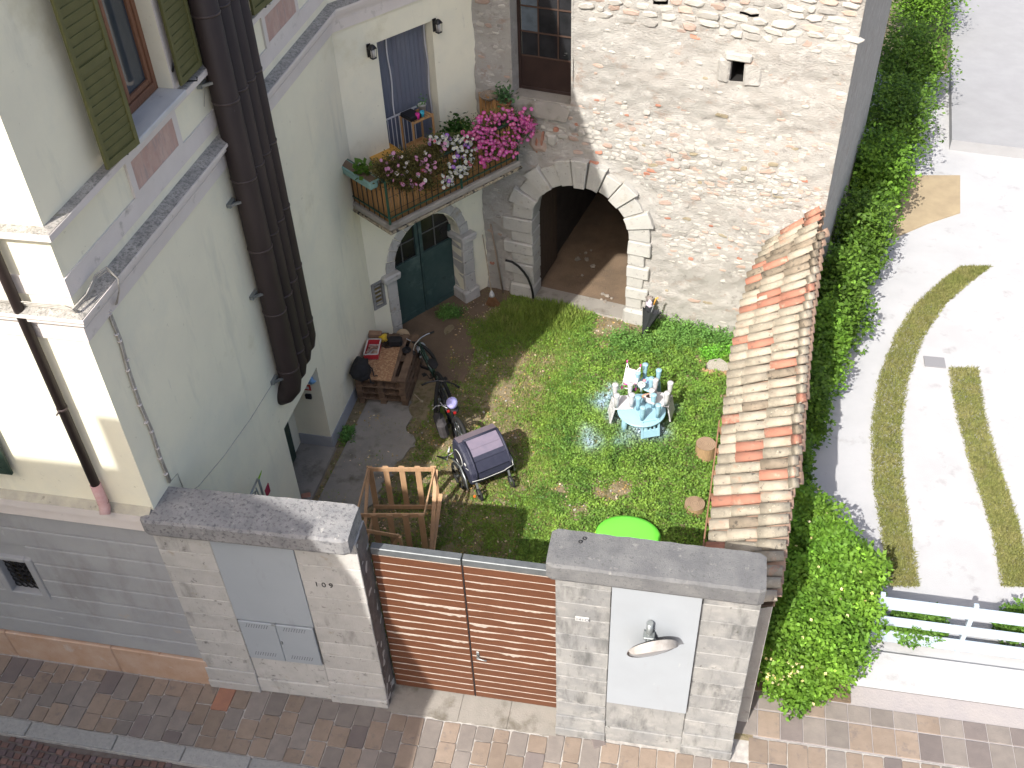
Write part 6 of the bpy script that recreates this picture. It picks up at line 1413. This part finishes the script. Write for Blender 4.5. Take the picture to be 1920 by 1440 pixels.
for s_ in (-1, 1):
    c = TP(s_ * (hw + .07), .02, .24); wf = MB(); n2 = 24; wf.tube([c + wy * (.235 * math.cos(2 * math.pi * k / n2)) + Vector((0, 0, .235 * math.sin(2 * math.pi * k / n2))) for k in range(n2 + 1)], .026, 8, False); w_ = wf.build('wheel', m_rubber, t)
    f = MB()
    for k in range(12): a_ = math.pi * k / 6; f.tube([c, c + wy * (.21 * math.cos(a_)) + Vector((0, 0, .21 * math.sin(a_)))], .003, 3, False)
    f.tube([c - wx * .04, c + wx * .04], .025, 8); f.build('spokes', m_galv, w_)
    f = MB(); f.tube([TP(s_ * (hw + .06), -.30, .20), TP(s_ * (hw + .06), -.22, .42), TP(s_ * (hw + .04), .0, .50), TP(s_ * (hw + .06), .25, .44)], .016, 8); f.build('fender_bar', m_galv, t)
    c = TP(s_ * (hw - .08), -.44, .13); f = MB(); f.tube([c + wy * (.10 * math.cos(2 * math.pi * k / 16)) + Vector((0, 0, .10 * math.sin(2 * math.pi * k / 16))) for k in range(17)], .02, 8, False); w_ = f.build('front_wheel', m_rubber, t)
    f = MB(); f.bar(c + Vector((0, 0, .0)), TP(s_ * (hw - .08), -.33, .33), .03, .03); f.build('wheel_fork', m_galv, t)
f = MB(); f.cham(TP(-hw - .02, -.46, .16), (.04, .03, .05), RT, .008); f.build('orange_reflector', MAT('orange_reflector', (.75, .16, .02), rough=.3), t)
f = MB(); f.cham(TP(-hw - .005, -.14, .66), (.02, .06, .04), RT, .006); f.cham(TP(-hw - .0, -.2, .60), (.015, .11, .015), RT @ Matrix.Rotation(rad(-25), 3, 'X'), .004); f.build('buckle', m_pipe_w, t)
f = MB(); hb0 = TP(-hw + .0, .30, .55); f.tube([hb0, TP(-hw - .12, .42, .35), TP(-hw - .22, .52, .34), G(835, 850, .4), G(838, 835, .45), G(842, 822, .5)], .014, 8); f.build('tow_bar', m_bframe, t)
f = MB(); f.tube([G(837, 834, .46), G(840, 824, .49)], .018, 8); f.build('tow_sleeve', m_pipe_w, t)
t.scale = (.93, .93, .83); t.location.y -= .08
# bottle-shaped bag between bike and trailer
c = G(868, 826, .5)
# --- wooden crate frame
m_lath = MAT('new_pine_lath', (.40, .24, .13), (.46, .29, .165), sc=6, rough=.7, stretch=(4, 4, 1), rand=.14)
zT = .92
A0 = G(690, 880, zT); A1 = G(815, 880, zT); B0 = G(668, 966, zT); B1 = G(795, 966, zT)
print('crate', A0, A1, B0, B1)
t = thing('lath_crate', 'tall open crate of new pine laths standing behind the left end of the gate', 'crate', ((A0.x + B1.x) / 2, (A0.y + B1.y) / 2, 0))
dn_ = lambda p, z_: Vector((p.x, p.y, z_))
def lath(a, b, w_=.07, h_=.02, up=(0, 0, 1), nm='lath'): f = MB(); f.bar(a, b, w_, h_, up, .003); f.build(nm, m_lath, t)
lath(A0, A1, .022, .075, nm='top_rail'); lath(B0, B1, .022, .075, nm='top_rail'); lath(A0, B0, .022, .05, nm='side_rail'); lath(A1, B1, .022, .05, nm='side_rail')
yv = (A0 - B0); yv.z = 0; yv.normalize()
for i in range(5):
    a = A0 + (A1 - A0) * (.02 + .96 * i / 4) + yv * .025; lath(a + Vector((0, 0, .04)), dn_(a, .03), .085, .02, yv, nm='back_lath')
for i in range(5):
    a = B0 + (B1 - B0) * (.04 + .92 * i / 4) - yv * .025; lath(a + Vector((0, 0, .035)), dn_(a, .03), .085, .02, yv, nm='front_lath')
for z_ in (.10,): lath(dn_(A0, z_), dn_(A1, z_), .022, .085, nm='bottom_rail'); lath(dn_(B0, z_), dn_(B1, z_), .022, .085, nm='bottom_rail')
for (p, q) in ((A1, B1), (A0, B0)): lath(dn_(p, .06), dn_(q, .06), .03, .05, nm='bottom_rail')
lath(A1 + Vector((.02, 0, 0)), dn_(B1, .08) + Vector((.03, 0, 0)), .02, .06, (1, 0, 0), nm='brace'); lath(dn_(A1, .4) + Vector((.05, 0, 0)), dn_(B1, .05) + Vector((.05, -.05, 0)), .02, .06, (1, 0, 0), nm='brace'); lath(A0, dn_(B0, .1), .02, .05, (1, 0, 0), nm='brace')
f = MB(); a, b, c_ = G(664, 991, .95), G(750, 1006, .95), G(742, 1022, .95); f.bar(a, b, .02, .07, (0, 0, 1), .003); f.bar(b, G(737, 1024, .7), .03, .05, (0, 0, 1), .003); f.bar(b, Vector((b.x, b.y, .05)), .04, .05, (0, 1, 0), .003); f.bar(a, Vector((a.x, a.y, .05)), .04, .05, (0, 1, 0), .003); tag(f.build('lath_trestle', m_lath), 'low brown lath trestle between the tall crate and the gate', 'trestle')
# --- toy table with upturned chairs
m_bluep = MAT('pale_blue_plastic', (.27, .45, .54), (.25, .43, .51), sc=3, rough=.4); m_whp = MAT('white_plastic', (.50, .50, .51), (.47, .47, .48), sc=3, rough=.4)
tc = G(1203, 768, .46)
t = thing('toy_table', 'round pale blue plastic toy table covered with upturned small chairs', 'table', (tc.x, tc.y, 0)); tc.z = 0
f = MB(); f.lathe(tc, [(0, .42), (.365, .42), (.385, .435), (.385, .45), (.37, .46), (0, .46)], 40); f.build('tabletop', m_bluep, t)
for k in range(4):
    a_ = rad(20 + 90 * k); f = MB(); p = tc + Vector((.27 * math.cos(a_), .27 * math.sin(a_), 0)); f.lathe(p, [(.055, 0), (.048, .2), (.036, .42)], 16); f.build('leg', m_bluep, t)
def chair(cxy, yaw, mt, lab, zb=.46):
    """chair lying upside down on the table: legs in the air, back hanging over the edge"""
    t = thing('toy_chair', lab, 'chair', (cxy.x, cxy.y, zb), yaw, 'upturned toy chairs on the round table')
    f = MB(); f.cham((0, 0, .018), (.32, .31, .034), I3, .014); f.build('seat', mt, t, local=True)
    for a in (-.125, .125):
        for b in (-.12, .12):
            f = MB(); f.lathe((a, b, .035), [(.030, 0), (.036, .12), (.048, .25), (.050, .262), (.044, .272), (0, .272)], 14); f.build('leg', mt, t, local=True)
    f = MB()
    for a in (-.135, .135): f.bar((a, -.15, .02), (a, -.21, -.29), .036, .03, (0, 1, 0), .004)
    for a in (-.065, 0, .065): f.bar((a, -.155, .0), (a, -.185, -.17), .03, .018, (0, 1, 0), .003)
    f.build('back_posts', mt, t, local=True)
    f = MB(); f.cham((0, -.195, -.22), (.31, .024, .15), Matrix.Rotation(rad(-12), 3, 'X'), .01); f.build('back_board', mt, t, local=True)
    return t
def toward(px, py): g = G(px, py, .46); return Vector((g.x, g.y, 0))
c1 = toward(1168, 756); chair(c1, rad(-78), m_whp, 'white toy chair upside down on the left of the round table')
c2 = toward(1238, 750); chair(c2, rad(82), m_whp, 'white toy chair upside down on the right of the round table')
c3 = toward(1214, 778); chair(c3, rad(22), m_bluep, 'pale blue toy chair upside down at the front, its slatted back hanging down')
c4 = toward(1214, 722); chair(c4, rad(155), m_bluep, 'pale blue toy chair upside down at the back of the table')
# doll stroller
c = toward(1186, 728); t = thing('doll_stroller', 'toy folding stroller with pale pink seat and magenta wheels on the round table', 'toy stroller', (c.x, c.y, .47))
m_ws = MAT('white_tube', (.7, .7, .72), rough=.3); m_pk = MAT('pale_pink_cloth', (.68, .50, .58), (.62, .42, .52), sc=14); m_mag = MAT('magenta_plastic', (.75, .08, .32), rough=.4)
bL, bR, tL, tR = G(1166, 727, .50), G(1192, 730, .50), G(1176, 680, .86), G(1201, 688, .84)
bL2, bR2 = G(1172, 716, .5), G(1197, 712, .5)
f = MB()
for a, b in ((bL, tL), (bR, tR), (bL2, tR), (bR, tL), (bL, bR), (bL2, bL), (bR2, bR)): f.tube([a, b], .006, 8)
f.build('folding_frame', m_ws, t)
f = MB(); q = [tL * .8 + bL * .2, tR * .8 + bR * .2, tR * .25 + bR * .75, tL * .25 + bL * .75]; f.prism(q, (0, .006, .004)); f.prism([q[2], q[3], G(1176, 722, .55), G(1196, 722, .55)], (0, 0, .006)); f.build('cloth_seat', m_pk, t)
for p in (bL, bR, bL2, bR2):
    f = MB(); f.lathe(p + Vector((0, 0, .0)), [(.026, -.012), (.03, 0), (.026, .012)], 12, Matrix.Rotation(rad(90), 3, 'Y')); f.build('wheel', m_mag, t)
for p in (tL, tR): f = MB(); f.tube([p, p + Vector((0, .0, .05))], .011, 8); f.build('handle_grip', m_mag, t)
f = MB(); f.tube([G(1170, 720, .56), G(1186, 722, .56)], .010, 8); f.build('belly_bar', m_mag, t)
# other toys
c = G(1217, 752, .5); t = thing('toy_boat', 'white toy shoe-shaped boat with orange stripe and dark cockpit on the table', 'toy', tuple(c)); Rb = rotz(rad(-58)) @ Matrix.Rotation(rad(-18), 3, 'Y')
f = MB(); f.blob(c + Vector((0, 0, .04)), (.19, .075, .06), Rb, 18, 10, .1, 3); f.build('hull', m_whp, t)
f = MB(); f.blob(c + Vector((.0, -.0, .078)), (.075, .055, .045), Rb, 12, 8, 0); f.build('cockpit', MAT('brown_black_plastic', (.03, .018, .016), rough=.3), t)
f = MB(); f.cham(c + Rb @ Vector((-.09, 0, .035)) + Vector((0, 0, .035)), (.045, .15, .05), Rb, .012); f.build('stripe', MAT('salmon_plastic', (.72, .28, .17)), t)
c = G(1203, 722, .62); f = MB(); f.lathe(c, [(0, 0), (.055, .004), (.066, .02), (.05, .018), (0, .01)], 18, Matrix.Rotation(rad(15), 3, 'X')); f.lathe(c + Vector((0, 0, .015)), [(.02, 0), (.024, .014), (0, .018)], 12); f.tube([c, c - Vector((0, 0, .14))], .02, 8); tag(f.build('toy_cooker', MAT('greenish_white_plastic', (.5, .56, .5), (.4, .47, .42), sc=20)), 'pale greenish round toy stand in the middle of the table', 'toy')
for (px, py, c_, lab) in ((1208, 714, (.7, .25, .3), 'small pink toy wheel at the back of the table'), (1217, 717, (.04, .06, .2), 'small dark blue toy at the back of the table'), (1190, 730, (.06, .06, .1), 'small dark toy by the stroller wheels')):
    c = G(px, py, .5); f = MB(); f.blob(c, (.03, .026, .024), I3, 10, 6, .4, px); tag(f.build('small_toy', MAT('toy_paint', c_, rough=.4)), lab, 'toy')
# --- logs used as stools
m_log = MAT('cut_log_top', (.30, .215, .145), (.24, .165, .11), sc=3, bump=.4, spots=(((.18, .12, .08), 7, .56, .66),)); m_logs = MAT('split_log_side', (.38, .25, .13), (.28, .18, .10), sc=9, stretch=(8, 8, 1), bump=.5)
for (px, py, r, h_, lab) in ((1324, 832, .155, .30, 'thick cut log standing by the roof edge, the farther of two'), (1303, 944, .150, .16, 'low cut log by the roof edge, the nearer of two')):
    c = G(px, py, h_); c.z = 0; t = thing('log_stool', lab, 'log', tuple(c), group='cut logs by the tiled roof'); ring = [(r * (1 + .06 * noise.noise(Vector((math.cos(a) * 2, math.sin(a) * 2, px)))), a) for a in np.linspace(0, 2 * math.pi, 25)[:-1]]
    f = MB(); n_ = 24; f.add([c + Vector((q * 1.02 * math.cos(a), q * 1.02 * math.sin(a), 0)) for q, a in ring] + [c + Vector((q * math.cos(a), q * math.sin(a), h_)) for q, a in ring], [(k, (k + 1) % n_, (k + 1) % n_ + n_, k + n_) for k in range(n_)], True); f.build('bark', m_logs, t)
    f = MB(); f.add([c + Vector((q * .985 * math.cos(a), q * .985 * math.sin(a), h_ + .002)) for q, a in ring], [tuple(range(n_))]); f.build('cut_face', m_log, t)
    f = MB()
    for q in (.25, .45, .62, .8): f.tube([c + Vector((ra * q * math.cos(a), ra * q * math.sin(a), h_ + .001)) for ra, a in ring + ring[:1]], .0035, 4, False)
    f.build('growth_rings', MAT('ring_brown', (.17, .11, .07)), t)
# --- log edging of the flower bed
t = thing('log_edging', 'curved row of short upright half logs edging the bed by the tiled roof', 'edging', tuple(G(1340, 700)))
for i in range(13):
    q = i / 12; g = G(1318 + 50 * q, 693 + 8 * math.sin(q * 2.4) - 2 * q, .12); f = MB(); g.z = 0; f.tube([g, g + Vector((random.uniform(-.01, .01), random.uniform(-.01, .01), random.uniform(.12, .17)))], .022, 8); f.build('edging_log', m_logs, t)
f = MB(); f.prism([G(a, b, .02) for a, b in ((1322, 690), (1330, 680), (1350, 676), (1368, 690), (1366, 700), (1345, 704))], (0, 0, .06)); f.build('pale_gravel_bed', MAT('white_gravel', (.45, .43, .38), (.3, .27, .22), sc=50, bump=1., bsc=50), t)
f = MB(); a, b = G(1356, 742, .02), G(1362, 776, .02); f.bar(a, b, .10, .05); tag(f.build('wood_offcut', m_log), 'short brown wood offcut in the greenery at the roof edge', 'wood')
# --- umbrella
top = G(1228, 566, .82); tip = G(1204, 632, .05)
t = thing('black_umbrella', 'half folded black umbrella with an orange handle leaning on the stone wall', 'umbrella', (tip.x, tip.y, 0)); ax = (top - tip).normalized(); L_ = (top - tip).length * .80
sdv = ax.cross(Vector((0, -1, .3))).normalized(); sdw = ax.cross(sdv)
f = MB(); n_ = 16; m_ = 7; vs = []
for i in range(m_ + 1):
    q = i / m_; r_ = .012 + .16 * q ** 1.15
    for k in range(n_):
        a = 2 * math.pi * k / n_; rr = r_ * (.80 + .24 * abs(math.cos(k * math.pi / 2)) ) ; vs.append(tip + ax * (L_ * q - (.05 * q if k % 2 else 0)) + sdv * (rr * math.cos(a)) + sdw * (rr * .55 * math.sin(a)))
f.add(vs, [(i * n_ + k, i * n_ + (k + 1) % n_, (i + 1) * n_ + (k + 1) % n_, (i + 1) * n_ + k) for i in range(m_) for k in range(n_)]); f.build('canopy', MAT('black_umbrella_cloth', (.028, .03, .034), (.036, .038, .042), sc=9, rough=.45), t)
f = MB(); f.tube([tip - ax * .04, top + ax * .05], .006, 6); f.build('shaft', m_galv, t)
f = MB(); hb_ = top + ax * .02; f.tube([hb_ - ax * .08, hb_ + ax * .06, hb_ + ax * .08 + sdv * .03], .016, 8); f.build('handle', MAT('orange_wood_handle', (.65, .33, .07)), t)
c = G(1217, 572, .62); f = MB(); f.blob(c, (.07, .05, .09), I3, 10, 8, .5, 4); tag(f.build('lilac_cloth', MAT('faded_lilac_cloth', (.48, .38, .48), (.6, .55, .6), sc=25)), 'faded lilac cloth hanging at the top of the black umbrella', 'cloth')
c = G(1218, 560, .72); f = MB(); f.blob(c, (.07, .05, .045), I3, 10, 8, .4, 9); tag(f.build('grey_cap', MAT('grey_brown_felt', (.22, .19, .17))), 'crumpled grey cap hanging on the wall above the umbrella', 'cap')
# --- green tub
c = G(1178, 1003, .16); c.z = 0
t = thing('green_tub', 'bright lime green plastic sandpit lid on the grass behind the right gate wall', 'sandpit', (c.x, c.y, 0))
f = MB(); f.lathe(c, [(.455, .0), (.47, .10), (.47, .17), (.44, .215), (.36, .235), (.2, .243), (0, .245)], 44, sy=.72); f.build('lid', MAT('lime_green_plastic', (.15, .66, .06), rough=.35), t)
f = MB(); f.tube([c + Vector((.475 * math.cos(a), .475 * .72 * math.sin(a), .10)) for a in np.linspace(0, 2 * math.pi, 41)], .014, 6, False); f.build('rim', MAT('yellow_green_rim', (.35, .55, .06)), t)
# --- broom, pole, hose in the shaded corner
bB = G(922, 550, .35); bT = WB.P(*WB.hit(905, 440, .05), .05); t = thing('straw_broom', 'old straw broom with a thin handle standing upside in the shaded corner', 'broom', (bB.x, bB.y, 0)); f = MB(); f.tube([bT, bB], .010, 8); f.build('handle', MAT('pale_broom_stick', (.34, .28, .2)), t)
f = MB(); f.lathe(bB + Vector((0, 0, -.03)), [(.055, -.03), (.045, .02), (.015, .09), (0, .1)], 12); f.build('ferrule', MAT('white_ferrule', (.5, .5, .5)), t)
q = G(925, 572, .0); d_ = (q - bB); f = MB()
for _ in range(420):
    a = rng.uniform(0, 6.28); r_ = rng.uniform(0, 1) ** .5; s0_ = bB + Vector((.035 * r_ * math.cos(a), .02 * r_ * math.sin(a), -.05)); e_ = Vector((q.x + .15 * r_ * math.cos(a), q.y + .07 * r_ * math.sin(a), .01)); f.tube([s0_, e_], .004, 3, False)
f.build('straw_head', MAT('rusty_straw', (.24, .12, .055), (.30, .17, .09), sc=20), t)
a, b = WB.P(*WB.hit(920, 420, .04), .04), G(943, 548, .02); f = MB(); f.tube([b, a], .017, 8); tag(f.build('wooden_pole', MAT('grey_brown_pole', (.22, .17, .12), (.28, .22, .17), sc=6, stretch=(6, 6, 1))), 'long grey wooden pole leaning on the wall right of the broom', 'pole')
f = MB(); hz = [(948, 488, 1.05), (960, 491, 1.0), (972, 499, .9), (982, 510, .75), (990, 522, .58), (996, 537, .40), (999, 550, .2), (1000, 560, .02)]
f.tube([G(a, b, c_) for a, b, c_ in hz], .022, 10); tag(f.build('black_hose', m_rubber), 'stiff black hose arching up beside the left jamb of the stone arch', 'hose')
# --- things in the side doorway
t = thing('meter_box', 'small red and white notice with a meter below it in the side doorway', 'notice', tuple(WA.P(dA1, 1.2, -.2)))
f = MB(); f.box(WA.P(dA1 - .012, 1.30, -.22), (.012, .12, .11), WA.R()); f.build('red_sign', MAT('red_sign_paint', (.40, .05, .04)), t); f = MB(); f.box(WA.P(dA1 - .020, 1.30, -.22), (.006, .06, .05), WA.R()); f.build('sign_centre', MAT('sign_white', (.55, .5, .48)), t)
f = MB(); f.cham(WA.P(dA1 - .03, 1.13, -.22), (.05, .10, .09), WA.R(), .01); f.build('meter', m_blackp, t)
f = MB(); f.blob(WA.P(dA1 - .05, 1.50, -.14), (.05, .10, .06), WA.R(), 12, 8, .4, 3); tag(f.build('blue_bag', MAT('sky_blue_plastic', (.16, .34, .62), (.3, .5, .75), sc=12, rough=.3)), 'sky blue plastic bag tucked under the side door lintel', 'bag')
f = MB(); f.blob(WA.P(dA0 + .42, 1.30, -.42), (.08, .07, .22), WA.R(), 12, 8, .35, 6); tag(f.build('hanging_bag', MAT('red_white_bag', (.42, .10, .10), (.52, .48, .50), sc=9)), 'red and white bag hanging on the dark side door', 'bag')
g = G(640, 897, .03); f = MB(); f.cham(g, (.16, .10, .06), rotz(.2), .01)
g = G(574, 930, .03); f = MB(); f.cham(g, (.14, .10, .06), rotz(.4), .012); tag(f.build('loose_brick', stm[4]), 'single old brick lying on the concrete by the side door jamb', 'brick')
# --- folding steps / rack behind the left coping
a, b = G(473, 928, 3.3 - .9), G(490, 890, 3.3 - .9)
t = thing('folded_rack', 'folded galvanised rack with a lime strap leaning by the side wall', 'rack', tuple(WA.P(2.2, 0, .3)))
A_ = lambda px, py: WA.P(*WA.hit(px, py, .30), .30)
f = MB(); f.tube([A_(462, 945), A_(483, 898)], .014, 8); f.tube([A_(485, 900), A_(498, 945)], .016, 8); f.tube([A_(480, 915), A_(492, 945)], .010, 8); f.tube([A_(468, 932), A_(480, 920), A_(474, 945)], .008, 8); f.build('rack_tube', m_galv, t)
f = MB(); f.prism([A_(484, 897), A_(491, 882), A_(490, 888), A_(486, 900)], (0, 0, .01)); f.build('lime_strap', MAT('lime_strap', (.35, .6, .03)), t)
f = MB(); f.prism([A_(502, 905), A_(506, 920), A_(500, 933), A_(496, 920)], WA.n * .01); f.build('red_tag', MAT('dark_red_tag', (.28, .02, .05)), t)
# chipped paver and twigs by the right wall
f = MB(); g = G(1122, 1391, .01); f.cham(g, (.16, .12, .015), rotz(.5), .006, .012); tag(f.build('broken_paver', m_paver4), 'loose broken paving flake at the foot of the right gate wall', 'stone')
